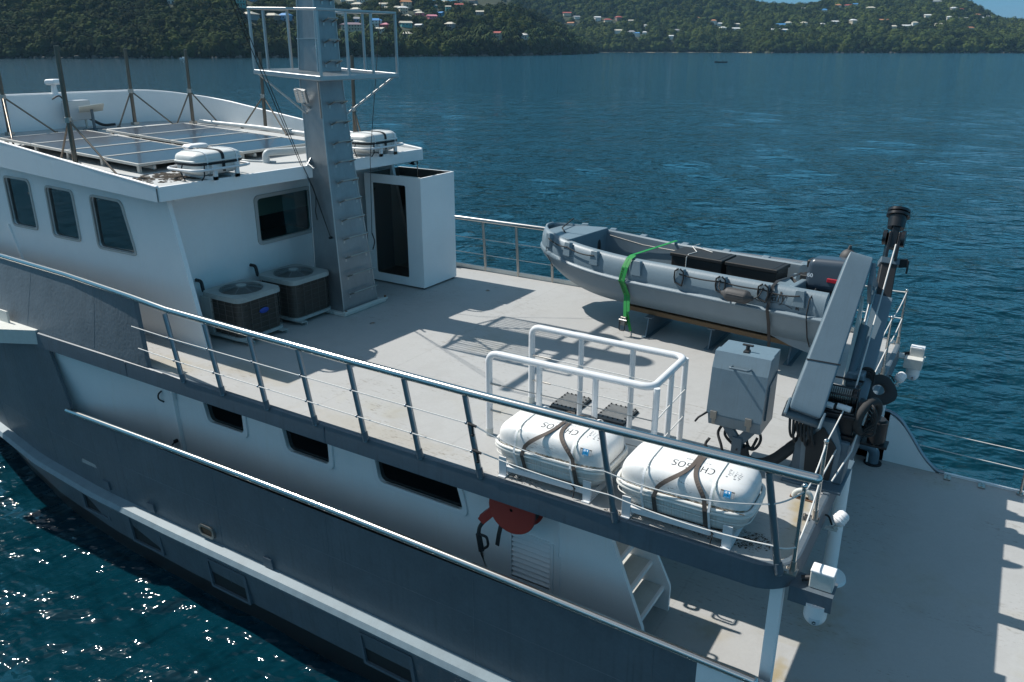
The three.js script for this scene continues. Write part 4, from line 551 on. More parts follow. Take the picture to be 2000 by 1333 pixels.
// ---- valise life rafts on the roof, in ringed cradles
function superShell(a, b, c, e1, e2, sgn, nu = 56, nv = 14) { const S = (v, e) => Math.sign(v) * Math.pow(Math.abs(v), e); return gridG(nu, nv, (u, v) => { const th = u * Math.PI * 2, ph = v * Math.PI / 2, k = S(Math.cos(ph), e1), x = a * S(Math.cos(th), e2) * k, z = b * S(Math.sin(th), e2) * k, y = sgn * c * S(Math.sin(ph), e1); return [x, y, z, x / a * 0.5 + 0.5, -z / b * 0.5 + 0.5]; }, sgn > 0); }
function superRing(a, b, e2, y, r, n = 64) { const S = (v, e) => Math.sign(v) * Math.pow(Math.abs(v), e), p = []; for (let i = 0; i <= n; i++) { const th = i / n * Math.PI * 2; p.push(V(a * S(Math.cos(th), e2), y, b * S(Math.sin(th), e2))); } return sweepG(p, r, 8); }
function lpart(parent, name, g, m, label) { if (Array.isArray(g)) g = merge(g); const o = mesh(name, g, m); if (label) o.userData.label = label; parent.add(o); return o; }
function strapG(pts, w, n = V(1, 0, 0), th = 0.006) { // flat webbing along a polyline, n gives its width direction
  const pos = [], idx = [], uv = []; let L = 0; pts = pts.map(vv); for (let i = 0; i < pts.length; i++) { const t = pts[Math.min(i + 1, pts.length - 1)].clone().sub(pts[Math.max(i - 1, 0)]).normalize(), s = n.clone().addScaledVector(t, -n.dot(t)).normalize(), up = t.clone().cross(s); if (i) L += pts[i].distanceTo(pts[i - 1]); for (const [a, b] of [[-1, 1], [1, 1], [1, -1], [-1, -1]]) { const q = pts[i].clone().addScaledVector(s, a * w / 2).addScaledVector(up, b * th / 2); pos.push(q.x, q.y, q.z); uv.push(a * w / 2, L); } }
  for (let i = 0; i < pts.length - 1; i++) for (let k = 0; k < 4; k++) { const a = i * 4 + k, b = i * 4 + (k + 1) % 4; idx.push(a, b, a + 4, b, b + 4, a + 4); } idx.push(0, 2, 1, 0, 3, 2); const e = (pts.length - 1) * 4; idx.push(e, e + 1, e + 2, e, e + 2, e + 3);
  const g = new THREE.BufferGeometry(); g.setAttribute('position', new THREE.Float32BufferAttribute(pos, 3)); g.setAttribute('uv', new THREE.Float32BufferAttribute(uv, 2)); g.setIndex(idx); const q = g.toNonIndexed(); q.computeVertexNormals(); return q;
}
const raftWhite = M(withRep(paintMap([0.70, 0.70, 0.67], 0.07, [0.85, 0.78, 0.65], 0.25), 1.2), 0.35);
{
  const make = (x, z, label) => {
    const y = RF(x), t = thing('roof_life_raft', label, 'life raft', [x, y, z], 'life rafts on the house roof'), a = 0.3, b = 0.44;
    lpart(t, 'upper_shell', superShell(a, b, 0.155, 0.45, 0.42, 1).translate(0, 0.25, 0), raftWhite); lpart(t, 'lower_shell', superShell(a * 0.97, b * 0.97, 0.17, 0.5, 0.42, -1).translate(0, 0.22, 0), raftWhite);
    lpart(t, 'black_band', superShell(a * 0.985, b * 0.985, 0.02, 0.2, 0.42, 1).translate(0, 0.23, 0).scale(1.005, 1, 1.005), mat.black); lpart(t, 'band_edge', [superRing(a * 0.99, b * 0.99, 0.42, 0.232, 0.02), ], mat.black); lpart(t, 'flange', superRing(a * 1.0, b * 1.0, 0.42, 0.268, 0.016), raftWhite);
    lpart(t, 'cradle_ring', superRing(a + 0.09, b + 0.09, 0.42, 0.16, 0.02), mat.tubeWhite);
    for (const [sx, sz] of [[1, 1], [1, -1], [-1, 1], [-1, -1]]) lpart(t, 'cradle_leg', boxG(sx * (a + 0.07) - 0.02, sx * (a + 0.07) + 0.02, -0.005, 0.22, sz * 0.2 - 0.03, sz * 0.2 + 0.03), mat.tubeWhite);
    for (const s of [1, -1]) lpart(t, 'cradle_beam', boxG(-a - 0.09, a + 0.09, 0.0, 0.05, s * 0.2 - 0.03, s * 0.2 + 0.03), mat.tubeWhite);
    const arc = (z0, k) => { const p = []; for (let i = 0; i <= 24; i++) { const th = lerp(-0.15, Math.PI + 0.15, i / 24), S = (v, e) => Math.sign(v) * Math.pow(Math.abs(v), e); p.push(V((a + k) * S(Math.cos(th), 0.45), 0.25 + (0.155 + k) * S(Math.sin(th), 0.45), z0)); } p.unshift(V(a + k, 0.1, z0)); p.push(V(-a - k, 0.1, z0)); return p; };
    lpart(t, 'lashing_strap', strapG(arc(-0.02, 0.008), 0.05, V(0, 0, 1)), mat.black); for (const zz of [0.26, -0.28]) lpart(t, 'white_band', strapG(arc(zz, 0.004), 0.025, V(0, 0, 1)), mat.whiteClean);
    lpart(t, 'black_cord', [sweepG([V(a + 0.05, 0.22, 0.36), V(a + 0.08, 0.08, 0.4), V(a + 0.04, 0.02, 0.42)], 0.01, 6), sweepG([V(0.05, 0.25, b + 0.06), V(0.04, 0.12, b + 0.1), V(0.06, 0.01, b + 0.06)], 0.01, 6)], mat.ropeDark);
    lpart(t, 'red_mark', new THREE.CircleGeometry(0.022, 12).rotateX(-0.75).translate(-0.12, 0.372, 0.3), mat.redBright);
  };
  make(-10.36, -7.98, 'white life raft in a cradle at the near after corner of the house roof'); make(-10.12, -11.4, 'white life raft in a cradle on the house roof, right of the mast');
}
// ================================================================ life raft canisters at the near deck edge
{
  const paint = (seed, text, small) => canvasTex(1024, 760, (x, w, h) => {
    const r = rng(seed); x.fillStyle = '#e3e3e1'; x.fillRect(0, 0, w, h);
    for (let i = 0; i < 900; i++) { x.fillStyle = `rgba(${150 + r() * 40 | 0},${145 + r() * 35 | 0},${130 + r() * 30 | 0},${0.03 + r() * 0.04})`; x.beginPath(); x.ellipse(r() * w, r() * h, 2 + r() * 30, 1 + r() * 8, r() * 3, 0, 7); x.fill(); }
    // seams pressed into the lid
    for (const u of [0.235, 0.745]) { x.fillStyle = 'rgba(205,212,208,1)'; x.fillRect(u * w - 9, 0, 18, h); x.fillStyle = 'rgba(70,92,78,0.85)'; x.fillRect(u * w + 7, 0, 2.5, h * 0.8); }
    x.save(); x.translate(w * 0.55, h * 0.60); x.rotate(Math.PI); x.fillStyle = '#17181a'; x.textAlign = 'center'; x.font = '84px sans-serif'; x.fillText(text, 0, 0); x.fillStyle = '#4a4c50'; x.font = '28px sans-serif'; x.fillText(small, -10, 58); x.restore();
    x.save(); x.translate(w * 0.8, h * 0.52); x.rotate(Math.PI / 2 + Math.PI); x.fillStyle = 'rgba(70,72,76,0.75)'; x.font = '15px sans-serif'; for (let i = 0; i < 4; i++) x.fillText(['SERVICE', 'LIFERAFT', 'PACK', 'SOLAS'][i], -70, i * 22); x.restore();
    for (const u of [0.78, 0.83, 0.86]) for (let i = 0; i < 5; i++) { x.fillStyle = 'rgba(80,82,86,0.7)'; x.fillRect(u * w + r() * 10, h * (0.52 + 0.03 * i), 8 + r() * 14, 5 + r() * 9); }
    // scuffs
    for (let i = 0; i < 26; i++) { x.strokeStyle = `rgba(60,58,55,${0.1 + 0.35 * r()})`; x.lineWidth = 1 + r() * 4; const cx = w * (0.3 + 0.28 * r()), cy = h * (0.80 + 0.14 * r()); x.beginPath(); x.moveTo(cx, cy); x.quadraticCurveTo(cx + 20 * (r() - 0.5), cy + 12, cx + 46 * r(), cy + 26 * (r() - 0.2)); x.stroke(); }
    for (let i = 0; i < 340; i++) { const e = r() < 0.5; x.fillStyle = `rgba(${70 + r() * 40 | 0},${52 + r() * 25 | 0},30,${0.10 + 0.35 * r()})`; x.beginPath(); const py = h * (0.975 + 0.025 * r()), px = w * (0.05 + 0.9 * Math.pow(r(), 0.8)); x.ellipse(px, py, 2 + r() * 14, 1 + r() * 4, 0, 0, 7); x.fill(); }
  });
  const sticker = canvasTex(256, 256, (x, w, h) => { x.fillStyle = '#8d9194'; x.fillRect(0, 0, w, h); x.fillStyle = '#0d7fb5'; x.fillRect(62, 0, 132, h); x.fillStyle = '#2a2e31'; x.fillRect(4, 4, 52, 40); x.fillRect(200, 4, 52, 40); x.fillStyle = '#ffffff'; x.font = 'bold 104px sans-serif'; x.textAlign = 'center'; x.fillText('21', 128, 108); x.font = '22px sans-serif'; x.fillText('SERVICED', 128, 242); x.fillStyle = '#20262a'; x.fillRect(126, 150, 26, 22); x.fillStyle = '#dfe3e5'; for (let i = 0; i < 5; i++) { x.fillRect(18, 66 + i * 36, 22, 8); x.fillRect(216, 66 + i * 36, 22, 8); } });
  const lower = M(withRep(paintMap([0.66, 0.66, 0.63], 0.10, [0.6, 0.5, 0.38], 0.7), 1.0), 0.36), dirt = M([0.10, 0.075, 0.05], 0.95), stM = new THREE.MeshStandardMaterial({ map: sticker, roughness: 0.4 });
  const make = (x, z, rot, seed, label, text, small, strapX) => {
    const t = thing('life_raft_canister', label, 'life raft', [x, D, z], 'life raft canisters at the near deck edge'); t.rotation.y = rot; const a = 0.665, b = 0.375, y0 = 0.34;
    const up = superShell(a * 0.965, b * 0.94, 0.265, 0.52, 0.38, 1, 80, 20), P = up.attributes.position; for (let i = 0; i < P.count; i++) { const dx = P.getX(i), dz = P.getZ(i); let dy = 0; for (const sx of [-0.34, 0.31]) dy -= 0.006 * Math.exp(-Math.pow((dx - sx) / 0.018, 2)); if (P.getY(i) > 0.03) { const k = 1 + dy / 0.2; P.setXYZ(i, dx, P.getY(i) * (1 + dy / 0.15), dz * k); } } up.computeVertexNormals(); { const U = up.attributes.uv; for (let i = 0; i < P.count; i++) U.setXY(i, P.getX(i) / (a * 2) + 0.5, Math.atan2(P.getY(i) / 0.265, P.getZ(i) / (b * 0.94)) / Math.PI); }
    lpart(t, 'upper_shell', up.translate(0, y0 + 0.02, 0), new THREE.MeshStandardMaterial({ map: paint(seed, text, small), roughness: 0.33, bumpMap: withRep(gritBump, 3), bumpScale: 0.0006 }));
    lpart(t, 'lower_shell', superShell(a * 0.96, b * 0.92, 0.25, 0.56, 0.4, -1, 64, 14).translate(0, y0 - 0.03, 0), lower);
    lpart(t, 'joint_flange', [superRing(a, b, 0.38, y0 + 0.012, 0.02, 80), superRing(a, b, 0.38, y0 - 0.022, 0.022, 80)], lower);
    lpart(t, 'joint_line', superRing(a * 0.955 + 0.03, b * 0.93 + 0.02, 0.38, y0 - 0.1, 0.006, 80), lower);
    const S = (v, e) => Math.sign(v) * Math.pow(Math.abs(v), e), arc = (xs, xe, kk, down) => { const p = []; for (let i = 0; i <= 30; i++) { const th = lerp(0.0, Math.PI, i / 30), xx = lerp(xs, xe, Math.sin(th)), ends = Math.pow(Math.max(0, 1 - Math.pow(Math.abs(xx) / (a * 0.965), 5)), 0.2); p.push(V(xx, y0 + 0.02 + (0.265 + kk) * S(Math.sin(th), 0.52) * ends, (b + kk + 0.015) * S(Math.cos(th), 0.52) * (0.94 + 0.06 * Math.abs(Math.cos(th))))); } p.unshift(V(xs, 0.1, b * 0.86)); p[1] = V(xs, y0, b + 0.04); p.push(V(xs, 0.12, -b * 0.86)); return p; };
    for (const [xs, xe, jx] of strapX) { lpart(t, 'lashing_strap', strapG(arc(xs, xe, 0.008), 0.042, V(1, 0, 0), 0.006), mat.strap); }
    lpart(t, 'strap_buckle', boxG(strapX[1][1] - 0.035, strapX[1][1] + 0.035, y0 + 0.29, y0 + 0.303, -0.1, -0.06, 0.004), mat.steelDull);
    for (const bx of [-0.345, 0.315]) lpart(t, 'white_band', strapG(arc(bx, bx, 0.003), 0.022, V(1, 0, 0), 0.004), mat.whiteClean);
    lpart(t, 'cradle_beam', boxG(-0.55, 0.55, 0.07, 0.13, 0.345, 0.375, 0.004), mat.tubeWhite); lpart(t, 'cradle_beam', boxG(-0.55, 0.55, 0.07, 0.13, -0.375, -0.345, 0.004), mat.tubeWhite);
    for (const sx of [-0.5, 0.5]) { lpart(t, 'cradle_bracket', [boxG(sx - 0.045, sx + 0.045, 0.002, 0.24, 0.376, 0.392, 0.004), boxG(sx - 0.045, sx + 0.045, 0.001, 0.016, -0.4, 0.42, 0.004), boxG(sx - 0.035, sx + 0.035, 0.016, 0.09, -0.34, 0.34), boxG(sx - 0.045, sx + 0.045, 0.002, 0.24, -0.392, -0.376, 0.004)], mat.tubeWhite); }
    lpart(t, 'release_cord', [sweepG([V(0.35, 0.14, 0.39), V(0.37, 0.1, 0.41), V(0.36, 0.02, 0.42)], 0.006, 6), sweepG([V(0.3, 0.16, 0.39), V(0.38, 0.12, 0.405), V(0.33, 0.08, 0.41)], 0.006, 6)], mat.ropeDark);
    // year sticker on the rounded near shoulder
    const stk = gridG(6, 6, (u, v) => { const xx = 0.385 + u * 0.13, th = lerp(0.62, 0.30, v), th2 = Math.asin(Math.min(0.98, 1)); const kk = 0.004, zz = (b * 0.94 + kk) * S(Math.cos(th), 0.52), ends = 1; return [xx, y0 + 0.02 + (0.265 + kk) * S(Math.sin(th), 0.52) - 0.002, zz + 0.004, u, 1 - v]; }, false); lpart(t, 'year_sticker', stk, stM, 'blue and grey sticker with the number 21');
    // grime along the flange and blown debris below
    const r = rng(seed + 5), gs = []; for (let i = 0; i < 60; i++) { const u = Math.pow(r(), 0.7), xx = lerp(-0.6, 0.62, u); const g = new THREE.SphereGeometry(1, 6, 4).scale(0.004 + 0.016 * r() * r(), 0.003, 0.004 + 0.004 * r()).translate(xx, y0 + 0.032, (b - 0.012) * (Math.abs(xx) > 0.5 ? 0.965 : 1)); gs.push(g); } const o = lpart(t, 'grime', gs, dirt); o.userData.kind = 'stuff';
    return t;
  };
  make(-3.6, -6.78, 0.02, 11, 'white life raft canister nearest the stair opening, with scuffed near side', 'CHAGOS', '110 kg 77.001', [[-0.25, 0.04, 0], [0.36, 0.10, 0]]);
  make(-2.14, -6.74, 0.02, 23, 'white life raft canister nearest the after corner of the deck', 'CHAGOS', 'A 11 TSIA 1004', [[-0.22, 0.06, 0], [0.28, 0.10, 0]]);
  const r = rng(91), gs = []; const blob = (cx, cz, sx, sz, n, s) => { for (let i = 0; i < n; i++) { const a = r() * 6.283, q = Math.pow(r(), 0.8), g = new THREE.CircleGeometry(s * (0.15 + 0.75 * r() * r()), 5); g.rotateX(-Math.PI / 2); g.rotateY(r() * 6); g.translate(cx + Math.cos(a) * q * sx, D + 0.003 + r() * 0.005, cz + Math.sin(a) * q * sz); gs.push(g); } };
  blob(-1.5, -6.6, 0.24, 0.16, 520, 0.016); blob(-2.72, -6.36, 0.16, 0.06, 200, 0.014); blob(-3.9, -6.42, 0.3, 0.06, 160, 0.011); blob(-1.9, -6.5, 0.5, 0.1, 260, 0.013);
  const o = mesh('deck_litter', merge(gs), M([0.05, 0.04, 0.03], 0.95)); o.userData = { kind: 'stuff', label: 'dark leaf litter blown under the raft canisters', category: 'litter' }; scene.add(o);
}
// ================================================================ white tubular guard round the stair opening
{
  const t = thing('stair_guard', 'white tubular guard rail round three sides of the stair opening', 'guard rail', [-3.75, D, -7.66]), yt = 4.8, r = 0.041;
  const A = [-4.76, -7.14], B = [-2.76, -7.18], C2 = [-2.78, -8.19], E2 = [-4.8, -8.19];
  part(t, 'top_rail', bentG([[A[0], D, A[1]], [A[0], yt, A[1]], [B[0], yt, B[1]], [C2[0], yt, C2[1]], [E2[0], yt, E2[1]], [E2[0], D, E2[1]]], r, 0.13, 14), mat.tubeWhite);
  for (const [x, z] of [[-4.09, -7.15], [-3.4, -7.16], [-2.72, -7.2], [-2.75, -7.68], [-2.77, -8.17], [-4.1, -8.19], [-3.42, -8.19]]) part(t, 'post', cylG([x, D - 0.15 * (z < -7.1 && z > -7.3 ? 0.05 : 0.05), z], [x, yt, z], 0.034, 0.034, 14), mat.tubeWhite);
  for (const [x, z] of [A, E2]) part(t, 'post_sleeve', cylG([x, D, z], [x, D + 0.09, z], 0.045, 0.045, 14), mat.offWhite);
  for (const h of [0.68, 0.34]) { part(t, 'guard_wire', sweepG([V(A[0], D + h, A[1] + 0.02), V(-2.72, D + h, -7.18)], 0.007, 6), mat.steelDull); part(t, 'guard_wire', sweepG([V(E2[0], D + h, E2[1] + 0.03), V(-2.78, D + h, -8.16)], 0.007, 6), mat.rope); part(t, 'guard_wire', sweepG([V(-2.71, D + h, -7.2), V(-2.73, D + h, -7.68), V(-2.74, D + h, -8.17)], 0.007, 6), mat.rope); part(t, 'turnbuckle', cylG([A[0] + 0.045, D + h, A[1] + 0.02], [A[0] + 0.17, D + h, A[1] + 0.018], 0.013, 0.013, 8), mat.steelDull); part(t, 'turnbuckle', cylG([E2[0] + 0.04, D + h, E2[1] + 0.03], [E2[0] + 0.3, D + h, E2[1] + 0.03], 0.012, 0.012, 8), mat.steelDull); }
}
for (const [x0, x1, lab] of [[-4.52, -4.16, 'bolted dark grey deck hatch beside the stair guard, left of the pair'], [-3.88, -3.5, 'bolted dark grey deck hatch beside the stair guard, right of the pair']]) {
  const z0 = -8.64, z1 = -8.2, t = thing('deck_hatch', lab, 'hatch', [(x0 + x1) / 2, D, (z0 + z1) / 2], 'bolted hatches by the stair guard');
  part(t, 'cover_plate', boxUV(boxG(x0, x1, D + 0.002, D + 0.045, z0, z1, 0.012)), mat.hatch); part(t, 'gasket', boxG(x0 - 0.012, x1 + 0.012, D, D + 0.018, z0 - 0.012, z1 + 0.012, 0.006), mat.rubber);
  for (let k = 0; k < 6; k++) for (const z of [z0 + 0.025, z1 - 0.025]) part(t, 'bolt', cylG([lerp(x0 + 0.025, x1 - 0.025, k / 5), D + 0.04, z], [lerp(x0 + 0.025, x1 - 0.025, k / 5), D + 0.058, z], 0.011, 0.011, 6), mat.black);
  for (let k = 1; k < 5; k++) for (const x of [x0 + 0.025, x1 - 0.025]) { const z = lerp(z0 + 0.025, z1 - 0.025, k / 5); part(t, 'bolt', cylG([x, D + 0.04, z], [x, D + 0.058, z], 0.011, 0.011, 6), mat.black); }
}
for (const [x, z, lab] of [[-8.68, -9.52, 'small round deck drain in the shade near the mast foot'], [-8.1, -12.14, 'small round deck drain in the shade beyond the shower cabinet']]) { const t = thing('deck_drain', lab, 'drain', [x, D, z], 'deck drains'); part(t, 'ring', new THREE.TorusGeometry(0.04, 0.008, 6, 20).rotateX(Math.PI / 2).translate(x, D + 0.004, z), mat.steelDull); part(t, 'grate', cylG([x, D, z], [x, D + 0.005, z], 0.036, 0.036, 16), mat.rust); }
{ const x = -1.24, z = -7.63, t = thing('pad_eye', 'white half-round pad eye with rust streaks at its foot, before the crane base', 'pad eye', [x, D, z]); part(t, 'eye', new THREE.TorusGeometry(0.085, 0.026, 10, 24, Math.PI).rotateY(0.12).translate(x, D + 0.01, z), mat.offWhite); part(t, 'foot', boxG(x - 0.12, x + 0.12, D, D + 0.014, z - 0.035, z + 0.035, 0.006), mat.rust); }
// ================================================================ crane control box on its stand
{
  const x0 = -2.36, x1 = -1.79, t = thing('control_box', 'grey hinged control cabinet on a forked stand beside the crane', 'control box', [-2.0, D, -7.85]), zn = -7.83, zf = -8.36, yb = 4.22, yt = 5.04;
  const prof = (a, b) => new THREE.ExtrudeGeometry(shapeOf([[zn + 0.0, yb + 0.14], [zn - 0.02, yb + 0.16], [zn - 0.06, yt - 0.17], [zn - 0.13, yt], [zf, yt], [zf, yb], [zn - 0.05, yb]].map(p => [-p[0], p[1]]), 0.012), { depth: b - a, bevelEnabled: true, bevelSize: 0.006, bevelThickness: 0.006, bevelSegments: 2 }).rotateY(Math.PI / 2).translate(a, 0, 0);
  part(t, 'cabinet', boxUV(prof(x0 + 0.006, x1 - 0.006)), mat.greyPaint);
  const lid = exX([[zn + 0.018, yb + 0.155], [zn - 0.045, yt - 0.16], [zn - 0.118, yt + 0.012], [zn - 0.24, yt + 0.012], [zn - 0.24, yt - 0.02], [zn - 0.14, yt - 0.02], [zn - 0.06, yt - 0.17], [zn - 0.005, yb + 0.155]], [], x0 - 0.012, x1 + 0.012); part(t, 'lid', boxUV(lid), mat.greyPaint);
  part(t, 'lid_seal', exX([[zn - 0.24, yt + 0.006], [zn - 0.252, yt + 0.006], [zn - 0.252, yt - 0.02], [zn - 0.24, yt - 0.02]], [], x0 + 0.002, x1 - 0.002), mat.black);
  part(t, 'lid_handle', bentG([[x0 + 0.2, 4.93, zn - 0.05], [x0 + 0.2, 4.95, zn + 0.05], [x0 + 0.4, 4.95, zn + 0.05], [x0 + 0.4, 4.93, zn - 0.05]], 0.013, 0.02, 8), mat.greyPaintDark);
  part(t, 'latch', [cylG([-2.07, yt, zn - 0.25], [-2.07, yt + 0.075, zn - 0.26], 0.022, 0.02, 10), beamG([-2.13, yt + 0.08, zn - 0.26], [-2.01, yt + 0.08, zn - 0.26], 0.03, 0.022), boxG(-2.1, -2.04, yt, yt + 0.03, zn - 0.28, zn - 0.19, 0.006)], mat.black);
  for (const x of [x0 + 0.07, x1 - 0.12]) part(t, 'hinge', [boxG(x - 0.035, x + 0.035, yb + 0.10, yb + 0.19, zn + 0.01, zn + 0.034, 0.004), boxG(x - 0.018, x + 0.018, yb + 0.03, yb + 0.1, zn + 0.0, zn + 0.012, 0.003)], mat.steelDull);
  part(t, 'side_rib', beamG([x1 + 0.006, yt - 0.24, zf + 0.04], [x1 + 0.006, yb + 0.5, zn - 0.2], 0.012, 0.02), mat.greyPaintDark); part(t, 'side_rib', beamG([x1 + 0.006, yb + 0.5, zn - 0.2], [x1 + 0.006, yb + 0.12, zn - 0.16], 0.012, 0.02, V(1, 0, 0)), mat.greyPaintDark);
  const cx = -2.03, cz = -7.93; part(t, 'stand', boxUV(boxG(cx - 0.055, cx + 0.055, D + 0.04, 4.12, cz - 0.05, cz + 0.05, 0.006)), mat.greyPaintDark);
  for (const s of [-1, 1]) part(t, 'fork_arm', boxUV(beamG([cx + s * 0.03, 4.08, cz], [cx + s * 0.15, 4.25, cz], 0.06, 0.1)), mat.greyPaintDark);
  part(t, 'foot_plate', boxUV(boxG(cx - 0.17, cx + 0.17, D + 0.001, D + 0.016, cz - 0.2, cz + 0.16, 0.004)), mat.greyPaintDark); for (const dx of [-0.13, 0.13]) for (const dz of [-0.16, 0.12]) part(t, 'bolt', cylG([cx + dx, D + 0.014, cz + dz], [cx + dx, D + 0.045, cz + dz], 0.014, 0.014, 6), mat.black);
  const hose = pts => tubeG(pts, 0.016, 30, 7);
  for (const p of [[[x0 + 0.15, yb, -8.0], [x0 + 0.1, 4.1, -7.95], [x0 + 0.16, 3.98, -7.9], [x0 + 0.2, 3.86, -7.88]], [[x0 + 0.2, yb, -8.02], [x0 + 0.18, 4.1, -7.94], [x0 + 0.3, 4.0, -7.92], [cx + 0.02, 3.98, -7.88]], [[x0 + 0.02, 4.02, -7.92], [x0 + 0.0, 3.95, -7.86], [x0 + 0.1, 3.86, -7.84], [x0 + 0.14, 3.78, -7.86]], [[x1 - 0.1, yb, -8.1], [x1 - 0.02, 4.1, -8.02], [x1 - 0.08, 3.98, -7.98], [x1 - 0.2, 4.03, -7.95]], [[x1 - 0.2, yb, -8.1], [x1 - 0.16, 4.05, -8.0], [x1 - 0.1, 3.99, -7.98], [x1 - 0.06, 4.1, -8.04]]]) part(t, 'hydraulic_hose', hose(p), mat.rubber);
  part(t, 'cord', sweepG([V(x0 - 0.01, yb + 0.14, zn - 0.02), V(x0 - 0.1, yb + 0.06, zn), V(x0 - 0.13, yb + 0.01, zn)], 0.012, 6), mat.black); for (const h of [0.55, 0.5]) part(t, 'side_stud', cylG([x0 - 0.005, yb + h, zn - 0.1], [x0 - 0.03, yb + h, zn - 0.1], 0.008, 0.008, 6), mat.black);
  for (const dx of [0.16, 0.2]) part(t, 'hose_fitting', cylG([x0 + dx, D + 0.01, -7.86], [x0 + dx, D + 0.12, -7.87], 0.02, 0.018, 8), mat.steelDull);
}
// thick wrapped hose from the stand to the crane
{ const pts = [[-1.98, 4.0, -7.95], [-1.93, 3.86, -7.95], [-1.8, 3.83, -7.97], [-1.65, 3.9, -8.02], [-1.5, 4.05, -8.12], [-1.36, 4.18, -8.22]], c = new THREE.CatmullRomCurve3(pts.map(vv)), g = new THREE.TubeGeometry(c, 60, 0.062, 12), p = g.attributes.position; for (let i = 0; i < p.count; i++) { const k = 0.012 * fbm(p.getX(i) * 14, p.getY(i) * 14, p.getZ(i) * 14, 3); p.setXYZ(i, p.getX(i), p.getY(i) + k, p.getZ(i) + k); } g.computeVertexNormals(); single('hose_bundle', g, mat.rubber, 'thick black wrapped hose hanging between control box and crane', 'hose'); }
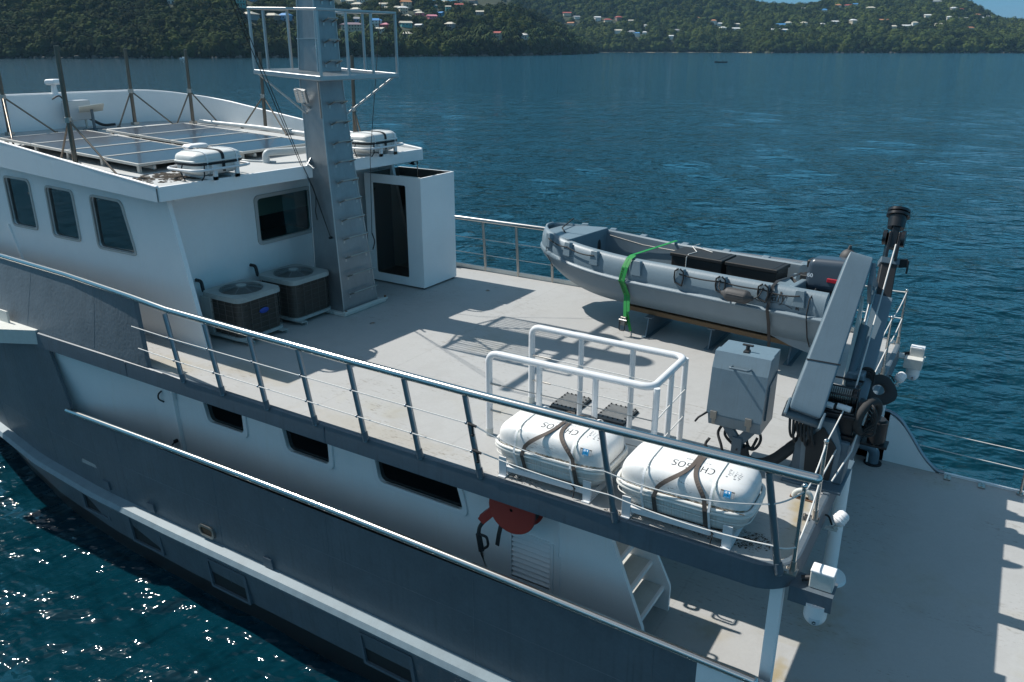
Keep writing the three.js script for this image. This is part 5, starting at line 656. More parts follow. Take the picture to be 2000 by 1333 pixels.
// ================================================================ folding crane at the after edge
{
  const t = thing('crane', 'grey folded knuckle-boom crane with a black winch at the after edge', 'crane', [-1.22, D, -8.28]);
  part(t, 'base_plate', boxUV(boxG(-1.52, -0.92, D + 0.001, D + 0.03, -8.7, -7.88, 0.006)), mat.greyPaintDark);
  for (const x of [-1.43, -1.0]) part(t, 'base_cheek', boxUV(beamG([x, D + 0.02, -8.22], [x + 0.02, D + 0.5, -8.25], 0.1, 0.34, V(0, 0, 1), 0.02)), mat.greyPaintDark);
  const ped = shapeOf([[-1.38, D + 0.03], [-1.02, D + 0.03], [-1.0, 4.2], [-1.1, 4.46], [-1.3, 4.46], [-1.4, 4.2]], 0.02); ped.holes.push(holeOf([[-1.27, D + 0.12], [-1.13, D + 0.12], [-1.11, 4.12], [-1.29, 4.12]], 0.07));
  part(t, 'pedestal', boxUV(exZ(ped, -8.34, -8.06)), mat.greyPaint); part(t, 'pedestal_core', boxUV(boxG(-1.36, -1.04, D + 0.03, 4.3, -8.4, -8.3)), mat.rubber); part(t, 'pedestal_liner', exZ(shapeOf([[-1.33, D + 0.05], [-1.07, D + 0.05], [-1.05, 4.2], [-1.2, 4.4], [-1.35, 4.2]], 0.02), -8.07, -8.045), mat.rubber);
  part(t, 'slew_column', cylG([-1.2, 4.15, -8.3], [-1.15, 4.5, -8.42], 0.17, 0.16, 20), mat.greyPaint);
  // boom one: light grey box section leaning away from the camera, closed at the top
  const up = V(0.25, 0.55, 0.8).normalize(), a0 = vv([-1.4, 4.52, -7.98]), a1 = vv([-1.23, 6.0, -8.98]);
  const d = a1.clone().sub(a0).normalize(), side = d.clone().cross(up).normalize(), uu = side.clone().cross(d);
  const taper = (A, B, wa, ha, wb, hb2) => { const L = A.distanceTo(B), g = new RoundedBoxGeometry(1, 1, 1, 3, 0.07), p = g.attributes.position, dd = B.clone().sub(A).normalize(), ss = dd.clone().cross(up).normalize(), vvv = ss.clone().cross(dd); for (let i = 0; i < p.count; i++) { const k = p.getZ(i) + 0.5, w = lerp(wa, wb, k), h = lerp(ha, hb2, k), q = A.clone().addScaledVector(dd, L * k).addScaledVector(ss, p.getX(i) * w).addScaledVector(vvv, p.getY(i) * h); p.setXYZ(i, q.x, q.y, q.z); } g.computeVertexNormals(); return g; };
  const b1 = part(t, 'boom', boxUV(taper(a0, a1, 0.34, 0.26, 0.25, 0.24)), mat.greyPaint);
  const P = (k, s, h) => a0.clone().addScaledVector(d, k * a0.distanceTo(a1)).addScaledVector(side, s).addScaledVector(uu, h);
  part(b1, 'boom_seam', [beamG(P(0.30, -0.165, 0.127), P(0.33, 0.165, 0.127), 0.014, 0.008, uu, 0)], mat.black); part(b1, 'knuckle_cheek', beamG(P(-0.04, -0.18, -0.02), P(0.06, -0.18, -0.02), 0.03, 0.28, uu), mat.greyPaint); part(b1, 'knuckle_cheek', beamG(P(-0.06, 0.18, -0.02), P(0.04, 0.18, -0.02), 0.03, 0.28, uu), mat.greyPaint);
  part(b1, 'knuckle_pin', cylG(P(-0.02, -0.2, -0.03), P(-0.02, 0.2, -0.03), 0.05, 0.05, 14), mat.greyPaintDark); part(b1, 'slot', beamG(P(0.78, 0.128, -0.0), P(0.92, 0.126, 0.0), 0.012, 0.05, uu), mat.black); part(b1, 'rust_patch', beamG(P(0.70, 0.122, 0.112), P(0.76, 0.12, 0.115), 0.02, 0.012, uu, 0.004), mat.rust);
  const loops = []; for (let k = 0; k < 7; k++) { const s = lerp(-0.11, 0.12, k / 6), o = P(-0.04, s, -0.06), l = 0.22 + 0.05 * Math.sin(k * 2.1); loops.push(tubeG([o, o.clone().add(V(0.02, -l * 0.6, 0.03)), o.clone().add(V(0.04, -l, -0.02)), o.clone().add(V(0.05, -l * 0.7, -0.09)), o.clone().add(V(0.05, -0.02, -0.11))], 0.014, 20, 6)); } for (let k = 0; k < 7; k++) part(t, 'hose_loop', loops[k], mat.rubber);
  // boom two with its black extension and head
  const c0 = vv([-1.04, 4.5, -8.58]), c1 = vv([-1.0, 5.46, -9.45]), c2 = vv([-1.02, 5.82, -9.68]), c3 = vv([-1.03, 6.22, -9.93]);
  part(t, 'inner_boom', boxUV(taper(c0, c1, 0.26, 0.2, 0.2, 0.18)), mat.greyPaint); part(t, 'boom_extension', taper(c1.clone().addScaledVector(c1.clone().sub(c0).normalize(), -0.05), c2, 0.17, 0.15, 0.16, 0.14), mat.black);
  part(t, 'extension_clamp', taper(c2.clone().lerp(c1, 0.1), c2.clone().lerp(c3, 0.06), 0.2, 0.18, 0.2, 0.18), mat.greyPaintDark);
  const hd = part(t, 'jib_head', [taper(c2, c2.clone().lerp(c3, 0.75), 0.03, 0.2, 0.03, 0.14).translate(-0.05, 0, 0), taper(c2, c2.clone().lerp(c3, 0.75), 0.03, 0.2, 0.03, 0.14).translate(0.05, 0, 0), taper(c2.clone().lerp(c3, 0.35), c3, 0.06, 0.1, 0.08, 0.12)], mat.blackGloss);
  const hk = c2.clone().lerp(c3, 0.62), ax = V(1, 0, 0); part(hd, 'sheave', cylG(hk.clone().addScaledVector(ax, -0.11), hk.clone().addScaledVector(ax, -0.07), 0.085, 0.085, 20), mat.blackGloss); part(hd, 'sheave', cylG(hk.clone().addScaledVector(ax, 0.08), hk.clone().addScaledVector(ax, 0.12), 0.095, 0.095, 20), mat.blackGloss);
  const e0 = c3.clone(), ed = c3.clone().sub(c2).normalize(); part(hd, 'head_drum', cylG(e0.clone().addScaledVector(ed, -0.06), e0.clone().addScaledVector(ed, 0.1), 0.09, 0.1, 20), mat.blackGloss); part(hd, 'head_flange', [cylG(e0.clone().addScaledVector(ed, 0.08), e0.clone().addScaledVector(ed, 0.11), 0.125, 0.125, 24), cylG(e0.clone().addScaledVector(ed, 0.13), e0.clone().addScaledVector(ed, 0.16), 0.12, 0.12, 24)], mat.blackGloss);
  part(t, 'clamp_bracket', [beamG(c2.clone().add(V(0.1, 0, 0)), c2.clone().add(V(0.2, 0.02, 0)), 0.02, 0.1), beamG(c2.clone().add(V(0.2, 0.05, 0)), c2.clone().add(V(0.2, -0.1, 0.02)), 0.02, 0.04)], mat.blackGloss);
  // links between the booms, with the ram
  part(t, 'link_plate', exX([[-8.92, 5.98], [-9.12, 5.78], [-9.42, 5.62], [-9.46, 5.52], [-9.3, 5.42], [-9.05, 5.5], [-8.85, 5.75]], [[[-9.0, 5.72], [-9.12, 5.66], [-9.1, 5.58], [-8.98, 5.62]]], -1.1, -1.06, 6, 0.02), mat.greyPaint);
  part(t, 'link_plate', exX([[-8.45, 4.6], [-8.75, 4.62], [-9.0, 5.3], [-8.92, 5.6], [-8.75, 5.2]], [], -1.15, -1.12), mat.offWhite);
  part(t, 'ram', [cylG([-1.1, 4.75, -8.55], [-1.08, 5.25, -8.98], 0.055, 0.055, 14)], mat.greyPaintDark); part(t, 'ram_rod', cylG([-1.08, 5.25, -8.98], [-1.08, 5.62, -9.28], 0.025, 0.025, 10), mat.steel);
  // winch with its cage, drum and filters
  const wn = part(t, 'winch_body', [boxG(-1.33, -0.93, 4.3, 4.56, -8.52, -8.17, 0.02), boxG(-1.34, -0.92, 4.5, 4.54, -8.54, -8.12, 0.01)], mat.blackGloss); part(wn, 'winch_drum', cylG([-1.27, 4.66, -8.38], [-0.99, 4.66, -8.38], 0.085, 0.085, 20), mat.rubber); const wr = []; for (let k = 0; k < 12; k++) wr.push(new THREE.TorusGeometry(0.088, 0.009, 6, 20).rotateY(Math.PI / 2).translate(-1.25 + k * 0.021, 4.66, -8.38)); part(wn, 'rope_turns', wr, mat.steelDull);
  part(wn, 'drum_flange', [cylG([-1.3, 4.66, -8.38], [-1.27, 4.66, -8.38], 0.13, 0.13, 24), cylG([-0.99, 4.66, -8.38], [-0.96, 4.66, -8.38], 0.13, 0.13, 24)], mat.blackGloss);
  part(wn, 'cage', [sweepG([V(-1.33, 4.54, -8.17), V(-1.32, 4.8, -8.26), V(-0.94, 4.8, -8.26), V(-0.93, 4.54, -8.17)], 0.012, 6), sweepG([V(-1.32, 4.8, -8.26), V(-1.32, 4.8, -8.5), V(-0.94, 4.8, -8.5), V(-0.94, 4.8, -8.26)], 0.012, 6), sweepG([V(-1.32, 4.72, -8.23), V(-0.94, 4.72, -8.23)], 0.012, 6)], mat.blackGloss);
  for (const x of [-1.22, -1.05]) { const f = part(wn, 'filter', cylG([x - 0.07, 4.6, -8.2], [x + 0.07, 4.59, -8.19], 0.034, 0.034, 14), mat.whiteClean); part(f, 'filter_cap', cylG([x + 0.07, 4.59, -8.19], [x + 0.09, 4.59, -8.19], 0.03, 0.025, 14), mat.black); }
  part(t, 'winch_skirt', boxUV(exZ(shapeOf([[-1.34, 4.1], [-0.98, 4.05], [-0.9, 4.3], [-1.38, 4.32]], 0.02), -8.3, -8.14)), mat.blackGloss); part(t, 'gear_housing', cylG([-0.93, 4.5, -8.38], [-0.83, 4.5, -8.38], 0.16, 0.14, 20), mat.blackGloss);
  const ring = new THREE.TorusGeometry(0.175, 0.045, 10, 32).rotateY(1.15).rotateX(0.25).translate(-0.83, 4.5, -8.32); part(t, 'hose_coil', ring, mat.rubber); for (let k = 0; k < 4; k++) { const a = k * 1.4; part(t, 'hydraulic_hose', tubeG([[-0.9, 4.62 - k * 0.03, -8.4], [-0.78, 4.66 - k * 0.06, -8.22 - k * 0.02], [-0.74, 4.5 - k * 0.05, -8.25], [-0.85, 4.36 - k * 0.02, -8.25]], 0.013, 20, 6), mat.rubber); }
  part(t, 'manifold', [boxG(-0.93, -0.8, 4.5, 4.62, -8.5, -8.38, 0.01), cylG([-0.86, 4.45, -8.2], [-0.84, 4.6, -8.22], 0.02, 0.02, 10)], mat.aluLight);
  const fr = new THREE.TorusGeometry(0.125, 0.065, 12, 48); { const p = fr.attributes.position; for (let i = 0; i < p.count; i++) { const a = Math.atan2(p.getY(i), p.getX(i)), k = 1 + 0.025 * Math.sign(Math.sin(a * 44)); p.setXYZ(i, p.getX(i) * k, p.getY(i) * k, p.getZ(i) * 0.55); } fr.computeVertexNormals(); } part(t, 'rubber_buffer', fr.rotateX(-0.85).rotateY(0.35).translate(-0.82, 4.62, -8.82), mat.rubber);
  part(t, 'cable_guide', boxUV(boxG(-1.12, -0.95, 4.7, 4.86, -8.75, -8.55, 0.02)), mat.greyPaint); const cc = []; for (let k = 0; k < 5; k++) cc.push(new THREE.TorusGeometry(0.07, 0.012, 6, 16, 3).translate(-0.94, 4.72 + k * 0.025, -8.7)); part(t, 'cable_loops', cc, mat.rubber);
  part(t, 'winch_rope', sweepG([V(-1.0, 4.74, -8.42), V(-0.98, 6.02, -9.72)], 0.009, 6), mat.rope); part(t, 'winch_rope', sweepG([V(-0.88, 4.5, -8.45), V(-0.9, 4.2, -8.05), V(-0.98, 4.05, -7.6)], 0.009, 6), mat.rope);
}
// ================================================================ fittings on the after edge of the upper deck
const emblem = canvasTex(256, 256, (x, w, h) => { x.fillStyle = '#c9d0d6'; x.fillRect(0, 0, w, h); x.save(); x.translate(128, 128); x.fillStyle = '#26333c'; for (const [dx, dy, s] of [[0, -30, 1], [0, 30, -1]]) { x.save(); x.translate(dx, dy); x.beginPath(); x.moveTo(-58, 0); x.lineTo(0, -46); x.lineTo(58, 0); x.lineTo(0, 46); x.closePath(); x.fill(); x.restore(); } x.fillStyle = '#c9d0d6'; x.beginPath(); x.moveTo(-30, 0); x.lineTo(0, -26); x.lineTo(30, 0); x.lineTo(0, 26); x.closePath(); x.fill(); x.restore(); });
const embM = new THREE.MeshStandardMaterial({ map: emblem, roughness: 0.4 });
function domeCamera(x, z, label, near) {
  const t = thing('camera_housing', label, 'camera', [x, 3.4, z], 'dome cameras on brackets at the after corners');
  const arm = part(t, 'bracket', boxUV(near ? boxG(x - 0.2, x + 0.17, 3.4, 3.55, z - 0.01, z + 0.03) : boxG(x - 0.1, x + 0.16, 3.44, 3.6, z - 0.12, z + 0.12, 0.008)), near ? mat.hullTrim : mat.offWhite);
  part(t, 'bracket_shelf', boxG(x - 0.2, x + 0.17, 3.55, 3.562, z - 0.22, z + 0.03), near ? mat.hullTrim : mat.offWhite);
  part(t, 'junction_box', new RoundedBoxGeometry(0.2, 0.16, 0.14, 2, 0.012).translate(x + 0.05, 3.645, z - 0.1), mat.offWhite); part(t, 'box_lid', new RoundedBoxGeometry(0.205, 0.03, 0.145, 2, 0.012).translate(x + 0.05, 3.735, z - 0.1), mat.whiteClean);
  part(t, 'gland', cylG([x - 0.12, 3.6, z - 0.08], [x - 0.04, 3.63, z - 0.09], 0.03, 0.025, 10), mat.black);
  part(t, 'dome', new THREE.SphereGeometry(0.1, 24, 14, 0, Math.PI * 2, Math.PI * 0.45, Math.PI * 0.55).translate(x + 0.04, 3.31, z - 0.03), mat.whiteClean); part(t, 'dome_collar', cylG([x + 0.04, 3.3, z - 0.03], [x + 0.04, 3.44, z - 0.03], 0.1, 0.1, 24), mat.whiteClean);
  part(t, 'emblem', gridG(8, 8, (u, v) => { const az = Math.atan2(0.85, 0.12) + (0.5 - u) * 0.95, el = 0.12 - (1 - v) * 0.95, r = 0.1025; return [x + 0.04 + r * Math.cos(el) * Math.cos(az), 3.31 + r * Math.sin(el), z - 0.03 + r * Math.cos(el) * Math.sin(az), u, v]; }, false), embM);
}
domeCamera(-0.84, -6.42, 'white dome camera under a grey box at the near after corner', true); domeCamera(-0.82, -13.05, 'white dome camera under a grey box at the far after corner', false);
function edgeLight(x, z, label) { const t = thing('flood_lamp', label, 'lamp', [x, 3.5, z], 'white flood lamps on the after deck edge'); part(t, 'bracket', [boxG(x - 0.06, x + 0.06, 3.5, 3.515, z - 0.03, z + 0.03), beamG([x + 0.02, 3.515, z], [x + 0.06, 3.58, z - 0.01], 0.03, 0.03)], mat.offWhite); const b = part(t, 'body', new THREE.LatheGeometry([[0, 0], [0.055, 0.005], [0.07, 0.05], [0.062, 0.13], [0.04, 0.155], [0, 0.16]].map(p => new THREE.Vector2(...p)), 18).rotateZ(-0.75).rotateY(0.8).translate(x + 0.03, 3.57, z), mat.whiteClean); part(b, 'cooling_fin', [0, 1, 2].map(k => new THREE.TorusGeometry(0.07 - k * 0.004, 0.006, 6, 20).rotateX(Math.PI / 2).translate(0, 0.05 + k * 0.03, 0).rotateZ(-0.75).rotateY(0.8).translate(x + 0.03, 3.57, z)), mat.whiteClean); part(t, 'cable', tubeG([[x, 3.55, z], [x - 0.05, 3.6, z - 0.06], [x - 0.1, 3.62, z - 0.04]], 0.01, 12, 6), mat.black); }
edgeLight(-0.92, -7.62, 'white flood lamp on the after deck edge, nearest the rafts'); edgeLight(-0.92, -11.95, 'white flood lamp on the after deck edge, near the far corner');
{ const x = -0.84, z = -9.75, t = thing('horn', 'black cylindrical horn on a bracket at the after deck edge', 'horn', [x, 3.5, z]); part(t, 'barrel', [cylG([x, 3.58, z], [x, 3.86, z], 0.1, 0.11, 20), cylG([x, 3.86, z], [x, 3.89, z], 0.085, 0.08, 20)], mat.black); part(t, 'shelf', boxG(x - 0.16, x + 0.14, 3.54, 3.57, z - 0.12, z + 0.1, 0.006), mat.black); part(t, 'arm', beamG([x - 0.14, 3.6, z], [x - 0.24, 3.66, z], 0.03, 0.03), mat.black); }
{ const x = -1.12, z = -13.12, t = thing('vent_elbow', 'grey elbow vent pipe on the lower deck by the far bulwark', 'vent', [x, LD, z]); part(t, 'pipe', bentG([[x, LD, z], [x, LD + 0.28, z], [x - 0.35, LD + 0.32, z]], 0.085, 0.18, 16), mat.greyPaintDark); part(t, 'flange', cylG([x, LD, z], [x, LD + 0.02, z], 0.14, 0.14, 20), mat.black); }
for (const [x, lab] of [[-0.02, 'small bolted plate on the far margin of the lower deck, left of the two'], [0.46, 'small bolted plate on the far margin of the lower deck, right of the two']]) { const t = thing('hinge_plate', lab, 'bracket', [x, LD, -13.22], 'plates on the far deck margin'); part(t, 'plate', boxG(x - 0.05, x + 0.05, LD, LD + 0.025, -13.3, -13.14, 0.005), mat.steelDull); for (const z of [-13.26, -13.18]) part(t, 'bolt', cylG([x, LD + 0.024, z], [x, LD + 0.04, z], 0.016, 0.014, 8), mat.steel); }
// ---- red hose reel with its fuel nozzle, hanging under the overhang
{
  const x = -4.12, y = 3.2, z = -6.72, t = thing('hose_reel', 'red hose reel under the deck edge, with a black fuel nozzle hanging from it', 'hose reel', [x, 2.9, z]);
  part(t, 'drum', new THREE.LatheGeometry([[0.02, -0.12], [0.30, -0.12], [0.31, -0.1], [0.22, -0.08], [0.22, 0.08], [0.31, 0.1], [0.30, 0.12], [0.02, 0.12]].map(p => new THREE.Vector2(...p)), 32).rotateX(Math.PI / 2).translate(x, y, z), mat.red); part(t, 'hose_winding', cylG([x, y, z - 0.08], [x, y, z + 0.08], 0.27, 0.27, 28), mat.rubber);
  part(t, 'arm', [beamG([x - 0.22, y - 0.05, z + 0.05], [x - 0.42, y - 0.28, z + 0.08], 0.12, 0.1), cylG([x - 0.38, y - 0.22, z + 0.13], [x - 0.38, y - 0.22, z + 0.0], 0.05, 0.05, 14)], mat.red); part(t, 'wall_bracket', boxG(x - 0.05, x + 0.05, y - 0.05, y + 0.35, z - 0.28, z - 0.12), mat.black);
  part(t, 'hose_end', tubeG([[x - 0.4, y - 0.3, z + 0.08], [x - 0.46, y - 0.4, z + 0.08], [x - 0.48, y - 0.5, z + 0.08]], 0.024, 14, 8), mat.rubber);
  const nz = part(t, 'nozzle', [cylG([x - 0.48, y - 0.5, z + 0.08], [x - 0.44, y - 0.72, z + 0.08], 0.034, 0.036, 12), bentG([[x - 0.47, y - 0.5, z + 0.08], [x - 0.36, y - 0.5, z + 0.08], [x - 0.34, y - 0.62, z + 0.08], [x - 0.43, y - 0.7, z + 0.08]], 0.016, 0.04, 8)], mat.black); part(nz, 'spout', [cylG([x - 0.44, y - 0.72, z + 0.08], [x - 0.42, y - 0.8, z + 0.08], 0.024, 0.018, 10), cylG([x - 0.42, y - 0.8, z + 0.08], [x - 0.37, y - 0.93, z + 0.08], 0.014, 0.013, 10)], mat.steel);
  part(t, 'strap_end', strapG([V(x - 0.16, y - 0.22, z + 0.06), V(x - 0.2, y - 0.42, z + 0.07), V(x - 0.23, y - 0.58, z + 0.06)], 0.05, V(1, 0, 0), 0.012), mat.black);
}
// ================================================================ tender on its cradle
const BOAT = { x: -6.9, y: 4.13, z: -12.36, rot: -0.129 };
const toBoat = (o) => { o.position.set(BOAT.x, BOAT.y, BOAT.z); o.rotation.y = BOAT.rot; };
{
  const L = 5.2, pw = (x, p) => Math.pow(Math.max(0, x), p);
  const W = s => s < 2.1 ? 0.16 + 0.66 * Math.pow(1 - pw(1 - s / 2.1, 2.6), 0.56) : 0.82 - 0.02 * pw((s - 3.6) / 1.6, 2), G = s => 0.85 + 0.16 * pw(1 - s / 2.4, 1.7), RB = s => 0.49 + 0.21 * pw(1 - s / 2.5, 1.9), K = s => 0.56 * pw(1 - s / 2.0, 2.4), F = s => Math.max(K(s) + 0.1, 0.22);
  const sec = (s, j) => { const w = W(s), g = G(s), r = RB(s), k = K(s), f = F(s); const P = [[0, k], [0.16, k + 0.005], [0.22, k + 0.05], [0.5 * w + 0.05, k + 0.035], [0.74 * w, k + 0.07], [0.92 * w, lerp(k, r, 0.55)], [w - 0.03, r - 0.06], [w - 0.012, r - 0.035], [w + 0.028, r - 0.025], [w + 0.035, r + 0.005], [w + 0.02, r + 0.03], [w - 0.012, r + 0.04], [w - 0.012, lerp(r, g, 0.3)], [w - 0.03, lerp(r, g, 0.6)], [w - 0.075, lerp(r, g, 0.86)], [w - 0.125, g - 0.004], [w - 0.16, g], [w - 0.185, g - 0.02], [w - 0.195, g - 0.07], [w - 0.21, lerp(f, g, 0.55)], [w - 0.24, f + 0.14], [w - 0.25, f + 0.12], [w - 0.33, f + 0.11], [w - 0.345, f + 0.02], [w - 0.36, f], [0, f]][j]; return [Math.max(P[0], j < 16 ? 0 : 0), P[1]]; };
  const NJ = 25, S = []; for (let i = 0; i <= 64; i++) S.push(L * Math.pow(i / 64, 1.35));
  const t = thing('tender_boat', 'grey moulded workboat strapped to a cradle on the far side of the deck', 'boat', [0, 0, 0]); toBoat(t);
  const skin = (j0, j1) => { const gs = []; for (const sgn of [1, -1]) gs.push(gridG(S.length - 1, j1 - j0, (u, v) => { const s = S[Math.round(u * (S.length - 1))], q = sec(s, j0 + Math.round(v * (j1 - j0))); return [s, q[1], sgn * q[0], s, q[1] + q[0]]; }, sgn < 0)); return toCreasedNormals(merge(gs), 0.75); };
  const hull = lpart(t, 'hull', skin(0, 17), mat.boatGrey); lpart(t, 'inner_moulding', skin(17, NJ), mat.boatInner);
  { // transom between the side tubes, and the closed tube ends
    const q = [], s = L; const sh = new THREE.Shape(); for (let j = 0; j <= NJ; j++) { const p = sec(s, j); j ? sh.lineTo(p[0], p[1]) : sh.moveTo(p[0], p[1]); } const mk = sg => { const g = new THREE.ShapeGeometry(sh); const p = g.attributes.position; for (let i = 0; i < p.count; i++) { const x = p.getX(i), y = p.getY(i); p.setXYZ(i, s, y, sg * x); } g.computeVertexNormals(); return g; };
    lpart(t, 'stern_cap', [mk(1), mk(-1)], mat.boatGrey); const tr = lpart(t, 'transom', boxG(4.62, 4.72, 0.2, 0.84, -0.6, 0.6, 0.03), mat.boatGrey); lpart(tr, 'splash_well', boxG(4.72, 5.15, 0.25, 0.42, -0.58, 0.58, 0.02), mat.boatInner);
    lpart(t, 'skeg', new THREE.ExtrudeGeometry(shapeOf([[3.3, 0.03], [5.05, 0.03], [5.05, -0.12], [4.6, -0.12], [4.2, -0.07]], 0.03), { depth: 0.1, bevelEnabled: false }).translate(0, 0, -0.05), mat.boatGrey);
    lpart(t, 'bilge_keel', [exZ(shapeOf([[4.3, 0.1], [5.1, 0.1], [5.1, -0.1], [4.75, -0.04]], 0.03), 0.5, 0.58), exZ(shapeOf([[4.3, 0.1], [5.1, 0.1], [5.1, -0.1], [4.75, -0.04]], 0.03), -0.58, -0.5)], mat.boatGrey);
  }
  // bow locker with its hand hole
  const bw = shapeOf([[0.12, -0.2], [0.4, -0.42], [0.86, -0.6], [0.86, 0.6], [0.4, 0.42], [0.12, 0.2]].map(p => [p[0], p[1]]), 0.06); const bl = lpart(t, 'bow_locker', new THREE.ExtrudeGeometry(bw, { depth: 0.5, bevelEnabled: true, bevelSize: 0.012, bevelThickness: 0.012, bevelSegments: 2 }).rotateX(-Math.PI / 2).translate(0, 0.44, 0), mat.boatGrey); lpart(bl, 'hand_hole', new THREE.SphereGeometry(1, 16, 10).scale(0.012, 0.13, 0.05).translate(0.875, 0.66, 0.3), mat.black); lpart(bl, 'hand_hole', new THREE.SphereGeometry(1, 16, 10).scale(0.012, 0.13, 0.05).translate(0.875, 0.66, -0.3), mat.black);
  lpart(t, 'bow_handle', bentG([[0.02, 0.86, -0.13], [0.02, 1.0, -0.1], [0.02, 1.0, 0.1], [0.02, 0.86, 0.13]], 0.03, 0.06, 8), mat.boatGrey);
  // stern seats
  lpart(t, 'stern_seat', [boxG(4.3, 4.62, 0.24, 0.6, -0.56, 0.56, 0.03)], mat.boatInner); const cons = lpart(t, 'seat_locker', boxG(4.3, 4.6, 0.6, 0.74, -0.5, 0.5, 0.03), mat.boatGrey); lpart(t, 'seat_back', exZ(shapeOf([[4.42, 0.55], [4.72, 0.55], [4.66, 1.0], [4.54, 1.0]], 0.05), -0.5, -0.05), mat.boatGrey); lpart(t, 'mid_bench', boxG(1.9, 2.2, 0.24, 0.5, -0.58, 0.58, 0.03), mat.boatInner);
  // lugs along both sides, with grab lines rove through
  const lug = (s, sg) => { const w = W(s), g = G(s), r = RB(s), sh = shapeOf([[-0.08, -0.13], [0.08, -0.13], [0.055, 0.09], [-0.055, 0.09]], 0.012); const o = new THREE.ExtrudeGeometry(sh, { depth: 0.07, bevelEnabled: true, bevelSize: 0.006, bevelThickness: 0.006, bevelSegments: 1 }); const dx = 0.02, sl = (W(s + dx) - W(s - dx)) / (2 * dx); o.rotateX(-0.12); o.rotateY(-Math.atan(sl)); o.translate(s, lerp(r, g, 0.72), w - 0.07); if (sg < 0) { o.scale(1, 1, -1); const ix = o.index; const q = o.toNonIndexed(); const P = q.attributes.position; for (let i = 0; i < P.count; i += 3) { for (const a of ['position', 'normal', 'uv']) { const A = q.attributes[a], n = A.itemSize; for (let c = 0; c < n; c++) { const tmp = A.array[i * n + c]; A.array[i * n + c] = A.array[(i + 1) * n + c]; A.array[(i + 1) * n + c] = tmp; } } } return q; } return o; };
  const ls = [0.42, 0.92, 1.5, 2.3, 3.05, 3.72, 4.36, 4.86]; for (const s of ls) for (const sg of [1, -1]) lpart(t, 'lug', lug(s, sg), mat.boatGrey);
  const lp = (s, sg, dy = 0.02) => V(s, lerp(RB(s), G(s), 0.75) + dy, sg * (W(s) - 0.0)); const grab = (a, b, sg, sag) => { const p = []; for (let i = 0; i <= 12; i++) { const s = lerp(a, b, i / 12), q = lp(s, sg); q.y -= 4 * sag * (i / 12) * (1 - i / 12); q.z += sg * 0.012; p.push(q); } return sweepG(p, 0.011, 6); };
  for (const sg of [1, -1]) { lpart(t, 'grab_line', grab(0.42, 0.92, sg, 0.03), mat.ropeDark); lpart(t, 'grab_line', grab(0.92, 1.5, sg, 0.03), mat.ropeDark); lpart(t, 'grab_line', grab(3.05, 3.72, sg, 0.02), mat.ropeDark); lpart(t, 'grab_line', grab(3.72, 4.36, sg, 0.015), mat.ropeDark); lpart(t, 'grab_line', grab(4.36, 4.86, sg, 0.03), mat.ropeDark); }
  for (const s of [3.05, 3.72, 4.36]) for (const k of [-1, 1]) lpart(t, 'lug_lashing', sweepG([lp(s + k * 0.02, 1, 0.1), lp(s + k * 0.07, 1, 0.06), lp(s + k * 0.075, 1, -0.04), lp(s + k * 0.06, 1, -0.11), lp(s + 0.05, 1, -0.15)].map(v => { v.z += 0.028; return v; }), 0.013, 6), mat.ropeDark);
  lpart(t, 'bow_line', sweepG([lp(0.2, -1, 0.14), V(0.35, G(0.35) + 0.02, 0.1), V(0.75, G(0.7) - 0.05, 0.42), V(0.95, G(0.9) - 0.02, 0.55)].map(v => v), 0.012, 6), mat.ropeDark);
  lpart(t, 'stern_line', sweepG([V(5.0, G(5) + 0.012, 0.6), V(5.0, G(5) - 0.1, W(5) + 0.0), V(5.0, RB(5) + 0.04, W(5) + 0.04), V(5.02, 0.2, W(5) - 0.05), V(5.02, 0.02, W(5) - 0.2)], 0.009, 6), mat.ropeDark); lpart(t, 'bow_tie', sweepG([lp(0.42, 1, 0.05), lp(0.36, 1, -0.06), V(0.36, RB(0.36) + 0.02, W(0.36) + 0.03), V(0.5, 0.42, W(0.5) - 0.04)], 0.006, 6), mat.ropeDark);
  lpart(t, 'far_chain', sweepG([V(0.95, G(0.95) - 0.08, -W(0.95) + 0.22), V(1.6, G(1.6) - 0.13, -W(1.6) + 0.23), V(2.3, G(2.3) - 0.12, -W(2.3) + 0.215)], 0.012, 6), mat.steelDull);
  // maker's lettering on the near quarter
  const txt = canvasTex(1024, 320, (x, w, h) => { x.clearRect(0, 0, w, h); x.fillStyle = '#fff'; x.strokeStyle = '#fff'; x.save(); x.translate(40, 205); x.scale(0.82, 1.35); x.font = 'bold italic 190px serif'; x.fillText('Whaly', 0, 0); x.restore(); x.lineWidth = 9; x.beginPath(); x.moveTo(30, 215); x.quadraticCurveTo(60, 262, 170, 258); x.bezierCurveTo(330, 252, 430, 205, 560, 236); x.quadraticCurveTo(650, 262, 690, 300); x.stroke(); x.font = 'bold 120px sans-serif'; x.fillText('R', 740, 300); }, false);
  const dm = new THREE.MeshStandardMaterial({ roughness: 0.5, alphaMap: txt, transparent: true }); dm.color.setRGB(0.012, 0.016, 0.02); const prof = [[0.31, 0.001], [0.6, -0.017], [0.86, -0.062]];
  lpart(t, 'lettering', gridG(20, 8, (u, v) => { const s = lerp(4.22, 5.05, u), k = lerp(0.1, 0.8, v), w = W(s); const in0 = k < 0.3 ? -0.012 : k < 0.6 ? lerp(-0.012, -0.03, (k - 0.3) / 0.3) : lerp(-0.03, -0.075, (k - 0.6) / 0.26); return [s, lerp(RB(s) + 0.035, G(s), k), w + in0 + 0.005, u, v]; }, false), dm, 'black maker lettering on the boat side');
}
